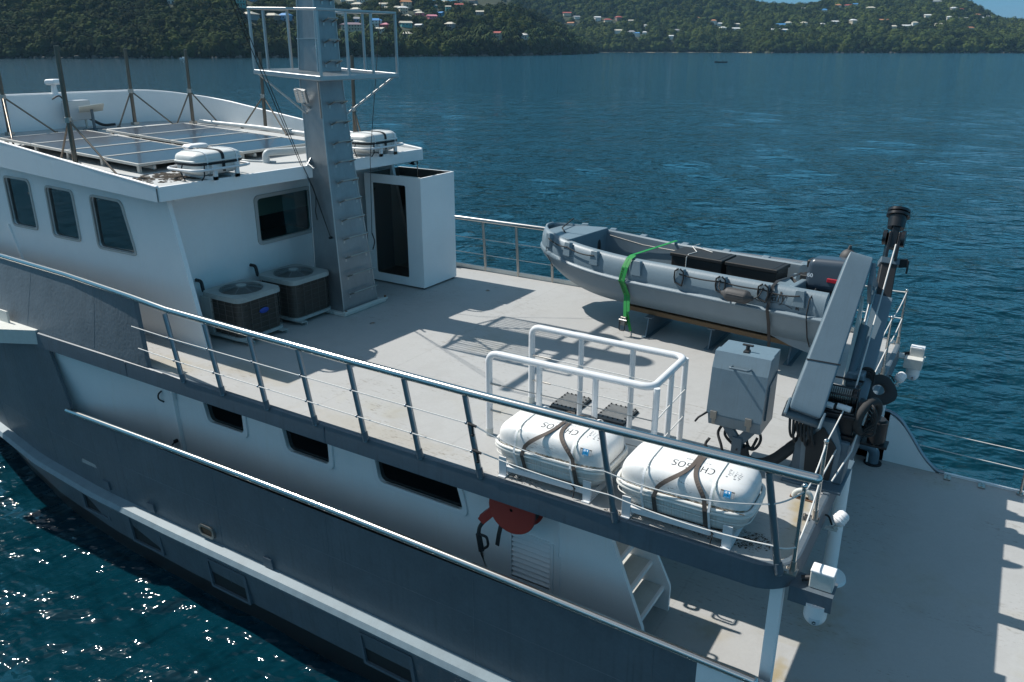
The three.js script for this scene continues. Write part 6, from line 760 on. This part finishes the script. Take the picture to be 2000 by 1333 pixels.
// ---- what is stowed in it and what holds it down
const inBoat = (name, label, cat, group) => { const t = thing(name, label, cat, [0, 0, 0], group); toBoat(t); return t; };
for (const [a, b, lab] of [[2.5, 3.4, 'black lidded storage box in the boat, the one nearer the bow'], [3.44, 4.27, 'black lidded storage box in the boat, the one nearer the outboard']]) { const t = inBoat('storage_box', lab, 'storage box', 'black boxes stowed in the boat'); const z0 = -0.36, z1 = 0.12, m = M([0.012, 0.0125, 0.013], 0.6); lpart(t, 'box_body', boxG(a + 0.02, b - 0.02, 0.24, 0.84, z0, z1, 0.02), m); lpart(t, 'box_lid', boxG(a, b, 0.84, 0.9, z0 - 0.02, z1 + 0.02, 0.015), m); lpart(t, 'lid_groove', boxG(b - 0.1, b - 0.07, 0.897, 0.904, z0, z1), mat.black); }
{ const t = inBoat('thin_line', 'thin white line tied over the black storage box', 'rope'); lpart(t, 'line', sweepG([V(2.62, 0.9, -0.66), V(2.63, 0.915, -0.38), V(2.85, 0.91, -0.1), V(2.82, 0.91, 0.12), V(2.8, 0.86, 0.145), V(2.79, 0.5, 0.135)], 0.007, 6), mat.rope); lpart(t, 'line_tail', sweepG([V(2.63, 0.915, -0.38), V(2.85, 0.91, -0.33), V(3.05, 0.91, -0.24)], 0.007, 6), mat.rope); }
{ const t = inBoat('boat_fender', 'dark grey ribbed fender hung along the near side of the boat', 'fender'); const s0 = 3.80, s1 = 4.27, y = 0.66, z = 0.945; lpart(t, 'fender_body', new THREE.LatheGeometry([[0, 0], [0.03, 0.0], [0.04, 0.03], [0.085, 0.07], [0.1, 0.11], [0.1, 0.36], [0.085, 0.40], [0.04, 0.44], [0.03, 0.47], [0, 0.47]].map(p => new THREE.Vector2(...p)), 24).rotateZ(-Math.PI / 2).translate(s0 - 0.005, y, z), mat.fender); for (let k = 0; k < 6; k++) { const a = k * Math.PI / 3 + 0.3; lpart(t, 'rib', cylG([s0 + 0.1, y + 0.098 * Math.sin(a), z + 0.098 * Math.cos(a)], [s0 + 0.36, y + 0.098 * Math.sin(a), z + 0.098 * Math.cos(a)], 0.008, 0.008, 6), mat.fender); } lpart(t, 'lanyard', sweepG([V(s0 - 0.01, y, z), V(s0 - 0.08, y + 0.05, z - 0.05), V(s0 - 0.1, y + 0.14, z - 0.12)], 0.01, 6), mat.ropeDark); lpart(t, 'lanyard', sweepG([V(s1 + 0.01, y, z), V(s1 + 0.06, y + 0.04, z - 0.05), V(s1 + 0.08, y + 0.14, z - 0.12)], 0.01, 6), mat.ropeDark); }
{ const t = inBoat('outboard_motor', 'dark grey outboard motor with a red stripe at the stern of the boat', 'outboard'); const m = M([0.042, 0.062, 0.085], 0.3);
  const g = new RoundedBoxGeometry(0.62, 0.46, 0.4, 5, 0.09), p = g.attributes.position; for (let i = 0; i < p.count; i++) { const y = p.getY(i), x = p.getX(i), k = 1 - 0.22 * clamp((y + 0.1) / 0.35, 0, 1); p.setXYZ(i, x * (1 - 0.12 * clamp(y / 0.23, 0, 1)), y + 0.06 * x, p.getZ(i) * k); } g.computeVertexNormals(); lpart(t, 'cowling', g.translate(4.98, 0.94, -0.02), m); lpart(t, 'cowl_stripe', boxG(5.0, 5.29, 0.86, 0.92, 0.165, 0.19, 0.01), mat.redBright); lpart(t, 'lower_cowl', boxG(4.74, 5.22, 0.68, 0.82, -0.16, 0.14, 0.04), mat.black); lpart(t, 'air_intake', boxG(4.66, 4.76, 1.0, 1.12, -0.1, 0.1, 0.03), mat.black); lpart(t, 'leg', boxG(4.92, 5.1, 0.0, 0.7, -0.06, 0.06, 0.03), m); lpart(t, 'clamp', boxG(4.6, 4.78, 0.7, 0.9, -0.14, 0.14, 0.02), mat.black);
  const tx = canvasTex(256, 128, (x, w, h) => { x.clearRect(0, 0, w, h); x.fillStyle = '#fff'; x.font = 'bold 100px sans-serif'; x.fillText('60', 40, 100); }, false); const dm = new THREE.MeshStandardMaterial({ roughness: 0.5, alphaMap: tx, transparent: true, color: 0xe8ebee }); lpart(t, 'power_number', new THREE.PlaneGeometry(0.2, 0.1).translate(4.79, 0.93, 0.197), dm); }
{ const t = inBoat('ball_fender', 'dark grey ball fender beside the outboard, behind the crane boom', 'fender'); lpart(t, 'ball', new THREE.SphereGeometry(0.12, 24, 16).scale(1, 1.15, 1).translate(5.12, 1.14, -0.25), mat.fender); lpart(t, 'ball_neck', cylG([5.12, 1.26, -0.25], [5.13, 1.33, -0.25], 0.03, 0.02, 10), mat.fender); lpart(t, 'ball_stand', cylG([5.12, 0.84, -0.25], [5.12, 1.04, -0.25], 0.018, 0.018, 8), mat.black); }
{ // green ratchet strap over the forward part
  const t = inBoat('ratchet_strap', 'bright green ratchet strap over the forward half of the boat', 'strap'), s = 2.1; const over = [V(s + 0.06, 0.88, -0.72), V(s + 0.04, 0.885, 0.0), V(s + 0.0, 0.882, 0.64), V(s - 0.01, 0.85, 0.74), V(s - 0.03, 0.72, 0.825), V(s - 0.05, 0.56, 0.86), V(s - 0.055, 0.5, 0.872), V(s - 0.04, 0.42, 0.83), V(s + 0.0, 0.25, 0.77), V(s + 0.06, 0.02, 0.86), V(s + 0.09, -0.1, 0.9)];
  const word = canvasTex(64, 512, (x, w, h) => { x.fillStyle = '#13a23c'; x.fillRect(0, 0, w, h); x.fillStyle = '#0b6a28'; x.fillRect(30, 0, 4, h); }); lpart(t, 'webbing', strapG(over, 0.055, V(1, 0, 0), 0.006), mat.green); lpart(t, 'webbing', strapG(over.slice(2, 10).map(v => v.clone().add(V(0.062, 0.006, 0.005))), 0.05, V(1, 0, 0), 0.006), mat.green); lpart(t, 'webbing_tail', strapG([V(s + 0.1, 0.02, 0.86), V(s + 0.14, -0.16, 0.86), V(s + 0.18, -0.29, 0.86)], 0.05, V(1, 0, 0), 0.006), mat.green);
  const tx = canvasTex(512, 64, (x, w, h) => { x.clearRect(0, 0, w, h); x.fillStyle = '#fff'; x.font = 'bold 54px sans-serif'; x.fillText('KLEINER METZGER', 6, 50); }, false); lpart(t, 'print', gridG(14, 1, (u, v) => { const c = new THREE.CatmullRomCurve3(over.slice(4, 9)).getPoint(u); return [c.x - 0.02 + v * 0.04, c.y, c.z + 0.008, u, v]; }, false), new THREE.MeshStandardMaterial({ alphaMap: tx, transparent: true, color: 0x06210e, roughness: 0.7 }));
  lpart(t, 'ratchet', [boxG(s + 0.02, s + 0.12, -0.2, -0.06, 0.87, 0.93, 0.01), cylG([s + 0.0, -0.12, 0.92], [s + 0.14, -0.12, 0.92], 0.022, 0.022, 10)], mat.steelDull); lpart(t, 'ratchet_handle', bentG([[s + 0.02, -0.12, 0.94], [s + 0.02, -0.28, 0.95], [s + 0.12, -0.28, 0.95], [s + 0.12, -0.12, 0.94]], 0.009, 0.03, 6), mat.black); lpart(t, 'hook', tubeG([[s + 0.18, -0.29, 0.86], [s + 0.2, -0.34, 0.86], [s + 0.2, -0.375, 0.87]], 0.012, 10, 6), mat.steelDull); }
{ const t = inBoat('lashing_strap', 'black lashing strap over the stern of the boat', 'strap'), s = 4.52; lpart(t, 'webbing', strapG([V(s + 0.12, 0.87, -0.72), V(s + 0.02, 0.88, 0.2), V(s - 0.05, 0.885, 0.62), V(s - 0.06, 0.84, 0.76), V(s - 0.06, 0.66, 0.84), V(s - 0.06, 0.51, 0.87), V(s - 0.05, 0.3, 0.79), V(s - 0.03, 0.02, 0.74), V(s - 0.02, -0.2, 0.74)], 0.045, V(1, 0, 0), 0.006), mat.black); lpart(t, 'branch', strapG([V(s + 0.0, 0.88, 0.28), V(s + 0.14, 0.8, 0.34), V(s + 0.3, 0.6, 0.4)], 0.045, V(1, 0, 0), 0.006), mat.black); lpart(t, 'hook', tubeG([[s - 0.02, -0.2, 0.74], [s, -0.27, 0.74], [s, -0.35, 0.74]], 0.018, 10, 6), mat.black); }
{ // cradle: three plates across and two timber runners
  const t = thing('boat_cradle', 'grey plate cradle with timber runners under the grey boat', 'cradle', [-3.6, D, -11.8]);
  const zc = x => -11.85 + 0.13 * (x + 3);
  for (const x of [-4.52, -3.49, -2.3]) { const p = part(t, 'cradle_plate', boxUV(exX([[-11.28, D], [-11.38, 4.06], [-12.3, 4.06], [-12.4, D]], [], x - 0.01, x + 0.01)), mat.greyPaintDark); part(p, 'plate_flange', [boxG(x - 0.06, x + 0.06, D + 0.001, D + 0.012, -12.42, -11.26), boxG(x - 0.06, x + 0.06, 4.05, 4.065, -12.32, -11.36)], mat.greyPaintDark); }
  for (const s of [1, -1]) part(t, 'timber_runner', beamG([-5.0, 4.105, zc(-5.0) + s * 0.48], [-2.15, 4.105, zc(-2.15) + s * 0.48], 0.12, 0.075, V(0, 1, 0), 0.008), mat.wood);
}
// ================================================================ the two wooded shores
const PF = 1663; // pixels of the 2000-wide photograph per unit of horizontal slope
const place = (u, d) => V(CAM.x + FWD.x * d + RGT.x * (u - 1000) / PF * d, 0, CAM.z + FWD.z * d + RGT.z * (u - 1000) / PF * d);
const tab = (xs, ys) => x => interp(xs, ys, clamp(x, xs[0], xs[xs.length - 1]));
const near = { shore: tab([-1600, 0, 420, 700, 1000, 1100, 1162, 1200], [610, 640, 650, 745, 840, 960, 1110, 1200]), steep: tab([-1600, 300, 520, 650, 900, 1050], [0.5, 0.5, 0.36, 0.24, 0.25, 0.36]), cap: tab([-1600, 500, 900, 1010, 1060, 1100, 1135, 1160, 1175], [150, 140, 110, 66, 42, 24, 9, 1, -3]), depth: 330, u0: -1500, u1: 1178, bluff: 3 };
const far = { shore: tab([900, 1150, 1450, 1500, 2000, 2600], [1380, 1360, 1330, 1240, 1225, 1300]), steep: tab([900, 1500, 2600], [0.2, 0.22, 0.25]), ridge: tab([900, 1200, 1380, 1440, 1490, 1560, 1600, 1700, 1800, 1860, 1900, 1950, 2000, 2100, 2300, 2600], [-45, -40, -12, 12, 20, 22, 16, 10, 9, 14, 28, 48, 52, 64, 84, 92]), depth: 640, u0: 900, u1: 2600, bluff: 9 };
function heightNear(u, s) { if (s <= 0) return -2 + s * 0.1; const d = near.shore(u) + s, p = place(u, d), c = near.cap(u), n = fbm(p.x * 0.011, 3.1, p.z * 0.011, 4); let h = near.bluff * smooth(0, 10, s) + near.steep(u) * s * (1 + 0.5 * n); h = c < 1 ? Math.min(h, c) : c * (1 - Math.exp(-h / c * 1.15)); return h + n * 5 * smooth(5, 60, s); }
function heightFar(u, s) { if (s <= 0) return -2 + s * 0.1; const d = far.shore(u) + s, p = place(u, d), n = fbm(p.x * 0.006, 7.7, p.z * 0.006, 5), n2 = fbm(p.x * 0.0021, 2.2, p.z * 0.0021, 3); const dr = far.shore(u) + 520, H = Math.max(0, 8.1 + (92 - far.ridge(u)) / PF * dr - 9); const k = smooth(0, 520, s); const sh = 0.35 * Math.pow(clamp(s / 520, 0, 1), 0.55) + 0.65 * k; return far.bluff * smooth(0, 18, s) * clamp(H / 30, 0, 1) + H * sh * (1 + 0.28 * n2 * (1 - k)) - (s > 520 ? (s - 520) * 0.12 : 0) + n * 14 * smooth(10, 140, s) * (1 - 0.75 * k); }
const groundTex = dataTex(256, 256, (u, v, o) => { const m = mottled(u, v), k = 0.6 + 0.8 * m; o[0] = 0.026 * k; o[1] = 0.036 * k; o[2] = 0.015 * k; });
const hillM = M(withRep(groundTex, 0.02), 0.95), rockM = M(withRep(paintMap([0.12, 0.105, 0.085], 0.7, [0.6, 0.6, 0.6], 0.4), 0.2), 0.95);
const terrain = (T, hf, nu, ns) => gridG(nu, ns, (a, b) => { const u = lerp(T.u0, T.u1, a), s = lerp(-14, T.depth, Math.pow(b, 1.25)), d = T.shore(u) + s, p = place(u, d); return [p.x, hf(u, s), p.z, p.x, p.z]; }, false);
structure('hillside', terrain(near, heightNear, 260, 70), hillM); structure('hillside', terrain(far, heightFar, 280, 70), hillM);
// pale beach at the head of the bay, and rock at the water's edge
structure('beach', gridG(60, 2, (a, b) => { const u = lerp(1172, 1470, a), s = lerp(-7, 7, b), p = place(u, far.shore(u) + s); return [p.x, lerp(-0.15, 1.6, b) + 0.0, p.z, p.x, p.z]; }, false), M(withRep(paintMap([0.36, 0.29, 0.2], 0.3, [0.7, 0.7, 0.7], 0.2), 0.1), 0.9));
{ const g = new THREE.IcosahedronGeometry(1, 1), p = g.attributes.position; for (let i = 0; i < p.count; i++) { const k = 1 + 0.35 * fbm(p.getX(i) * 1.7 + 4, p.getY(i) * 1.7, p.getZ(i) * 1.7, 2); p.setXYZ(i, p.getX(i) * k, p.getY(i) * k * 0.6, p.getZ(i) * k); } g.computeVertexNormals(); const r = rng(12), N = 620, im = new THREE.InstancedMesh(g, rockM, N), o = new THREE.Object3D(); for (let i = 0; i < N; i++) { const nearer = i < 430, T = nearer ? near : far, u = nearer ? lerp(-500, 1168, r()) : lerp(1460, 2300, r()), q = place(u, T.shore(u) + lerp(-4, 3, r())); o.position.set(q.x, lerp(-0.3, 0.8, r()), q.z); o.rotation.set(r(), r() * 6, r()); o.scale.setScalar(0.6 + 2.2 * Math.pow(r(), 2)); o.updateMatrix(); im.setMatrixAt(i, o.matrix); } im.name = 'shore_rocks'; im.userData = { kind: 'stuff', label: 'dark rocks along the water edge of the wooded shores', category: 'rocks' }; scene.add(im); }
// ---- houses: u, v in the photograph (where the house stands on the slope), width in metres, wall and roof colour
const wallC = { white: [0.62, 0.62, 0.58], cream: [0.5, 0.45, 0.34], teal: [0.12, 0.36, 0.34], cyan: [0.03, 0.30, 0.50], pink: [0.45, 0.16, 0.20], brown: [0.20, 0.15, 0.12], grey: [0.26, 0.26, 0.26], red: [0.38, 0.06, 0.06], blue: [0.16, 0.32, 0.50] };
const roofC = { cream: [0.50, 0.46, 0.37], white: [0.62, 0.62, 0.6], red: [0.34, 0.07, 0.05], orange: [0.40, 0.17, 0.07], blue: [0.05, 0.22, 0.48], grey: [0.30, 0.30, 0.31], brown: [0.15, 0.10, 0.08], pink: [0.55, 0.2, 0.25], mauve: [0.17, 0.12, 0.14] };
const village = [
  [479, 20, 8, 'teal', 'cream'], [500, 9, 8, 'blue', 'white'], [493, 40, 12, 'grey', 'cream'], [536, 42, 11, 'brown', 'cream'], [562, 42, 10, 'blue', 'blue'], [345, 14, 6, 'white', 'white'], [677, 8, 8, 'white', 'cream'], [712, 11, 12, 'white', 'white'], [690, 18, 9, 'cream', 'cream'], [703, 24, 11, 'cream', 'cream'], [699, 30, 9, 'white', 'cream'], [763, 7, 8, 'pink', 'red'], [775, 14, 9, 'grey', 'cream'], [797, 11, 9, 'white', 'white'], [796, 21, 10, 'cream', 'orange'], [829, 10, 7, 'brown', 'white'], [870, 12, 9, 'red', 'cream'], [900, 10, 7, 'grey', 'cream'], [926, 13, 9, 'grey', 'brown'], [753, 20, 9, 'white', 'cream'], [760, 28, 10, 'cream', 'cream'], [779, 26, 8, 'white', 'cream'], [790, 31, 9, 'cream', 'white'], [818, 33, 7, 'grey', 'cream'], [861, 36, 8, 'cyan', 'blue'], [877, 28, 6, 'teal', 'cream'], [853, 22, 4, 'teal', 'grey'], [898, 25, 9, 'brown', 'red'], [925, 22, 8, 'grey', 'cream'], [736, 54, 11, 'white', 'blue'], [753, 57, 8, 'red', 'pink'], [744, 65, 8, 'white', 'cream'], [690, 62, 21, 'cream', 'mauve'], [700, 47, 9, 'blue', 'grey'], [795, 42, 10, 'grey', 'cream'], [794, 55, 11, 'teal', 'cream'], [822, 40, 8, 'pink', 'cream'], [845, 46, 9, 'pink', 'pink'], [820, 58, 7, 'grey', 'white'], [880, 60, 9, 'grey', 'cream'], [795, 74, 9, 'brown', 'cream'], [970, 77, 9, 'cream', 'red'], [938, 38, 8, 'grey', 'cream'], [668, 38, 7, 'white', 'cream'], [1023, 76, 9, 'white', 'white']];
const hamlet = [[1106, 34, 13, 'cream', 'red'], [1114, 52, 11, 'cream', 'orange'], [1125, 41, 10, 'white', 'grey'], [1165, 44, 10, 'white', 'white'], [1185, 46, 12, 'cream', 'red'], [1206, 44, 10, 'brown', 'red'], [1230, 50, 8, 'grey', 'cream'], [1207, 68, 12, 'white', 'cream'], [1232, 68, 11, 'white', 'grey'], [1244, 73, 7, 'white', 'blue'], [1259, 56, 6, 'white', 'white'], [1258, 69, 7, 'white', 'white'], [1361, 43, 8, 'white', 'orange'], [1390, 50, 9, 'white', 'orange'], [1401, 53, 9, 'white', 'white'], [1409, 63, 9, 'white', 'white'], [1435, 54, 9, 'grey', 'cream'], [1434, 62, 12, 'white', 'white'], [1320, 65, 9, 'white', 'grey'], [1310, 78, 7, 'white', 'white'], [1561, 26, 12, 'white', 'white'], [1565, 54, 9, 'white', 'cream'], [1601, 54, 8, 'white', 'white'], [1530, 65, 10, 'cyan', 'white'], [1520, 55, 13, 'white', 'blue'], [1535, 54, 10, 'white', 'cream'], [1512, 64, 12, 'white', 'white'], [1625, 50, 11, 'white', 'white'], [1660, 50, 10, 'cream', 'white'], [1647, 20, 12, 'white', 'red'], [1627, 22, 10, 'cream', 'orange'], [1660, 20, 8, 'white', 'blue'], [1719, 47, 13, 'white', 'orange'], [1740, 61, 9, 'cream', 'cream'], [1765, 57, 14, 'white', 'white'], [1802, 38, 10, 'white', 'white'], [1827, 57, 10, 'white', 'cream'], [1850, 27, 9, 'white', 'white'], [1865, 27, 8, 'cream', 'red'], [1872, 44, 12, 'cream', 'white'], [1897, 39, 10, 'white', 'orange'], [1907, 42, 9, 'white', 'white'], [1920, 42, 9, 'white', 'grey'], [1946, 47, 9, 'white', 'white'], [1887, 61, 12, 'cream', 'orange'], [1602, 28, 9, 'white', 'blue'], [1690, 27, 14, 'grey', 'cream'], [1815, 15, 16, 'white', 'grey'], [1780, 54, 8, 'white', 'cream'], [1845, 44, 8, 'white', 'white']];
const cleared = [];
{
  const mats = {}, mm = (k, rgb, r) => mats[k] || (mats[k] = M(rgb, r)), winM = M([0.02, 0.025, 0.03], 0.25);
  const wallG = new THREE.BoxGeometry(1, 1, 1).translate(0, 0.5, 0), hip = new THREE.BufferGeometry(); { const e = 0.58, y = 0.34, P = [[-e, 0, -e], [e, 0, -e], [e, 0, e], [-e, 0, e], [-0.28, y, 0], [0.28, y, 0]], I = [0, 4, 5, 0, 5, 1, 1, 5, 2, 2, 5, 4, 2, 4, 3, 3, 4, 0, 0, 1, 2, 0, 2, 3]; hip.setAttribute('position', new THREE.Float32BufferAttribute(I.flatMap(i => P[i]), 3)); hip.computeVertexNormals(); hip.setAttribute('uv', new THREE.Float32BufferAttribute(new Float32Array(I.length * 2), 2)); }
  const gab = new THREE.ExtrudeGeometry(new THREE.Shape([new THREE.Vector2(-0.58, 0), new THREE.Vector2(0.58, 0), new THREE.Vector2(0, 0.30)]), { depth: 1.16, bevelEnabled: false }).translate(0, 0, -0.58).rotateY(Math.PI / 2), winG = new THREE.BoxGeometry(1, 1, 0.04);
  const ord = n => n + (n % 10 === 1 && n % 100 !== 11 ? 'st' : n % 10 === 2 && n % 100 !== 12 ? 'nd' : n % 10 === 3 && n % 100 !== 13 ? 'rd' : 'th');
  const build = (list, T, hf, where, group, big) => {
    const r = rng(big ? 41 : 42); list.slice().sort((a, b) => a[0] - b[0]).forEach(([u, v, w, wc, rc], i) => {
      let s = 6, best = 6; for (; s < T.depth - 20; s += 2) { const d = T.shore(u) + s; if (92 + (8.1 - hf(u, s)) / d * PF <= v) break; } const d = T.shore(u) + s, p = place(u, d), y = hf(u, s) - 0.4; cleared.push([p.x, p.z, w * 0.62 + 3]); for (let q = 1; q < 4; q++) { const c = place(u, d - q * 7); cleared.push([c.x, c.z, w * 0.45 + 1]); }
      const t = thing('house', `${wc} house with ${rc} roof, ${ord(i + 1)} from the left on the ${where}`, 'house', [p.x, y, p.z], group); t.rotation.y = YAW + (r() - 0.5) * 1.0; const two = r() < (big ? 0.5 : 0.35), h = two ? 5.6 : 3.4, dp = w * (0.7 + 0.3 * r());
      const walls = mesh('walls', wallG, mm('w' + wc, wallC[wc], 0.8)); walls.scale.set(w, h + 1.5, dp); walls.position.y = -1.5; t.add(walls);
      const roof = mesh('roof', r() < 0.5 ? hip : gab, mm('r' + rc, roofC[rc], 0.6)); roof.scale.set(w, Math.min(w, 10) * 0.62, dp); roof.position.y = h; t.add(roof);
      if (big) { const n = Math.max(2, Math.round(w / 3.2)); for (let f = 0; f < (two ? 2 : 1); f++) for (let k = 0; k < n; k++) { const isDoor = f === 0 && k === (i % n); const q = mesh(isDoor ? 'door' : 'window', winG, isDoor ? mm('door', [0.12, 0.08, 0.06], 0.7) : winM); q.scale.set(isDoor ? 0.95 : 1.15, isDoor ? 2.0 : 1.1, 1); q.position.set(lerp(-0.5, 0.5, (k + 0.5) / n) * w * 0.9, f * 2.7 + (isDoor ? 1.0 : 1.75), dp / 2 + 0.02); t.add(q); } if (two) { const b = mesh('balcony', wallG, mm('w' + wc, wallC[wc], 0.8)); b.scale.set(w * 0.9, 0.18, 1.3); b.position.set(0, 2.75, dp / 2 + 0.66); t.add(b); } }
    });
  };
  build(village, near, heightNear, 'nearer hillside', 'houses of the village on the nearer hillside', true); build(hamlet, far, heightFar, 'farther hillside', 'houses scattered over the farther hillside', false);
}
// ---- woods: crowns of many leaf-sized faces over a ragged core
{
  const crown = (seed, nl, ls, sy) => { const r = rng(seed), gs = []; const core = new THREE.IcosahedronGeometry(0.8, 2), p = core.attributes.position; for (let i = 0; i < p.count; i++) { const x = p.getX(i), y = p.getY(i), z = p.getZ(i), k = 1 + 0.55 * fbm(x * 2.2 + seed, y * 2.2, z * 2.2, 3); p.setXYZ(i, x * k, y * k * sy, z * k); } core.computeVertexNormals(); gs.push(core);
    for (let i = 0; i < nl; i++) { const a = r() * 6.283, e = Math.asin(lerp(-0.35, 1, r())), q = 0.78 + 0.34 * r(), d = V(Math.cos(e) * Math.cos(a), Math.sin(e), Math.cos(e) * Math.sin(a)); const k = 1 + 0.45 * fbm(d.x * 1.76 + seed, d.y * 1.76, d.z * 1.76, 3); const g = new THREE.PlaneGeometry(ls * (0.6 + 0.8 * r()), ls * (0.5 + 0.6 * r())); g.rotateZ(r() * 6); g.applyQuaternion(new THREE.Quaternion().setFromUnitVectors(V(0, 0, 1), V(d.x + (r() - 0.5) * 0.9, d.y + 0.35 + (r() - 0.5) * 0.9, d.z + (r() - 0.5) * 0.9).normalize())); g.translate(d.x * q * k, d.y * q * k * sy, d.z * q * k); gs.push(g); } const g = merge(gs); return g.translate(0, 0.55, 0); };
  const shapes = [crown(1.3, 130, 0.30, 0.85), crown(5.7, 140, 0.26, 1.05), crown(9.1, 120, 0.34, 0.7)]; const leaf = new THREE.MeshPhysicalMaterial({ roughness: 0.9, specularIntensity: 0.1, color: 0xffffff, side: THREE.DoubleSide });
  const palmG = (() => { const gs = [cylG([0, -0.4, 0], [0.06, 1.5, 0.03], 0.035, 0.022, 6)]; for (let k = 0; k < 11; k++) { const a = k * 0.571, up = 0.25 + 0.3 * Math.sin(k * 2.3), fr = gridG(5, 1, (u, v) => { const L = 0.8 * u, dr = up * u - 0.9 * u * u, w = 0.11 * (1 - Math.abs(u - 0.35)) * (v - 0.5) * 2; return [0.06 + Math.cos(a) * L - Math.sin(a) * w, 1.5 + dr * 0.8, 0.03 + Math.sin(a) * L + Math.cos(a) * w]; }); gs.push(fr); } return merge(gs); })();
  const hitsHouse = (x, z, rad) => { for (const [hx, hz, hr] of cleared) { const dx = x - hx, dz = z - hz; if (dx * dx + dz * dz < (hr + rad * 0.5) * (hr + rad * 0.5)) return true; } return false; };
  const plant = (name, label, T, hf, N, ua, ub, smax, r0, r1, seed, tone) => {
    const r = rng(seed), o = new THREE.Object3D(), col = new THREE.Color(), buckets = [[], [], []];
    for (let i = 0; i < N; i++) { const u = lerp(ua, ub, r()), s = 1.5 + (smax - 1.5) * Math.pow(r(), 1.25), y = hf(u, s), R = lerp(r0, r1, Math.pow(r(), 1.5)), k = Math.floor(r() * 3), q = r(), q2 = r(), q3 = r(); if (y < 0.05) continue; const p = place(u, T.shore(u) + s); if (hitsHouse(p.x, p.z, R)) continue; const patch = fbm(p.x * 0.012, 9, p.z * 0.012, 2); buckets[k].push([p.x, y, p.z, R, q, q2, q3, patch]); }
    buckets.forEach((b, k) => { const im = new THREE.InstancedMesh(shapes[k], leaf, b.length); b.forEach(([x, y, z, R, q, q2, q3, patch], i) => { o.position.set(x, y - R * 0.25, z); o.rotation.set(0, q * 6.283, 0); o.scale.set(R * (0.85 + 0.3 * q2), R * (0.8 + 0.55 * q3), R * (0.85 + 0.3 * q)); o.updateMatrix(); im.setMatrixAt(i, o.matrix); const l = tone * (0.55 + 0.75 * q2 + 0.7 * patch), warm = clamp(0.35 + q3 * 0.5 + patch, 0, 1); col.setRGB(l * lerp(0.028, 0.085, warm), l * lerp(0.064, 0.110, warm), l * lerp(0.022, 0.026, warm)); im.setColorAt(i, col); }); im.name = numbered(name); im.userData = { kind: 'stuff', label: label[k], category: 'trees' }; im.castShadow = im.receiveShadow = true; scene.add(im); });
  };
  plant('wood', ['dense round-crowned trees of the wood on the nearer hillside', 'tall-crowned trees of the wood on the nearer hillside', 'broad flat-crowned trees of the wood on the nearer hillside'], near, heightNear, 15500, -700, 1174, 250, 2.4, 6.6, 101, 0.5);
  plant('wood', ['dense round-crowned trees of the wood on the farther hillside', 'tall-crowned trees of the wood on the farther hillside', 'broad flat-crowned trees of the wood on the farther hillside'], far, heightFar, 15000, 930, 2350, 610, 3.2, 8.4, 202, 0.7);
  const r = rng(303), N = 130, im = new THREE.InstancedMesh(palmG, leaf, N), o = new THREE.Object3D(), col = new THREE.Color(); for (let i = 0; i < N; i++) { const u = lerp(560, 1150, r()), s = 3 + 60 * r() * r(), p = place(u, near.shore(u) + s), R = 5 + 3 * r(); o.position.set(p.x, Math.max(0, heightNear(u, s)) + 1.5, p.z); o.rotation.set(0.1 * (r() - 0.5), r() * 6, 0.1 * (r() - 0.5)); o.scale.setScalar(R); o.updateMatrix(); im.setMatrixAt(i, o.matrix); col.setRGB(0.05 + 0.02 * r(), 0.085, 0.03); im.setColorAt(i, col); } im.name = 'palm_grove'; im.userData = { kind: 'stuff', label: 'palm trees along the foot of the nearer hillside', category: 'palms' }; scene.add(im);
}
// ---- small craft
{
  const hullG = (L, B, H) => merge([1, -1].map(sg => gridG(12, 4, (u, v) => { const w = B * Math.sin(Math.PI * Math.pow(u, 0.62)) * (0.55 + 0.45 * v) * 0.5 + 0.02; return [lerp(-L / 2, L / 2, u), lerp(-0.25, H, v) + 0.25 * Math.pow(2 * u - 1, 2) * v, sg * w]; }, sg < 0)));
  const c = place(1411, 465), t = thing('fishing_boat', 'small dark open fishing boat out on the bay, a person standing in it', 'boat', [c.x, 0, c.z]); t.rotation.y = -0.52 + YAW; lpart(t, 'hull', hullG(7.2, 1.7, 0.6), M([0.035, 0.045, 0.05], 0.6)); lpart(t, 'thwart', [boxG(-1.8, -1.4, 0.35, 0.42, -0.5, 0.5), boxG(1.2, 1.6, 0.35, 0.42, -0.5, 0.5)], M([0.2, 0.17, 0.13], 0.8)); lpart(t, 'bottom_boards', boxG(-2.8, 2.9, 0.02, 0.1, -0.45, 0.45), M([0.12, 0.1, 0.08], 0.9)); lpart(t, 'outboard', boxG(3.4, 3.65, 0.3, 1.05, -0.14, 0.14, 0.05), mat.black);
  const p = thing('person', 'person in dark clothes standing in the small fishing boat', 'person', [c.x + 0.9 * Math.cos(t.rotation.y), 0.1, c.z - 0.9 * Math.sin(t.rotation.y)]); lpart(p, 'body', new THREE.LatheGeometry([[0, 0], [0.13, 0.02], [0.14, 0.4], [0.18, 0.85], [0.17, 1.05], [0.23, 1.35], [0.2, 1.45], [0.06, 1.5], [0.06, 1.55], [0.11, 1.62], [0.1, 1.74], [0, 1.78]].map(q => new THREE.Vector2(...q)), 12), M([0.03, 0.03, 0.035], 0.8));
  const w = place(355, 610), m = thing('motor_boat', 'tiny white motor boat close to the wooded shore, left of the mast', 'boat', [w.x, 0, w.z]); m.rotation.y = YAW + 0.2; lpart(m, 'hull', hullG(5.5, 1.9, 0.8), mat.whiteClean); lpart(m, 'cabin', boxG(-0.8, 1.0, 0.7, 1.5, -0.6, 0.6, 0.1), mat.whiteClean); lpart(m, 'floor', boxG(-2.2, 2.2, 0.2, 0.3, -0.7, 0.7), mat.offWhite);
}
scene.fog = new THREE.FogExp2(new THREE.Color().setRGB(0.26, 0.46, 0.66), 0.00007);
renderer.render(scene, camera);
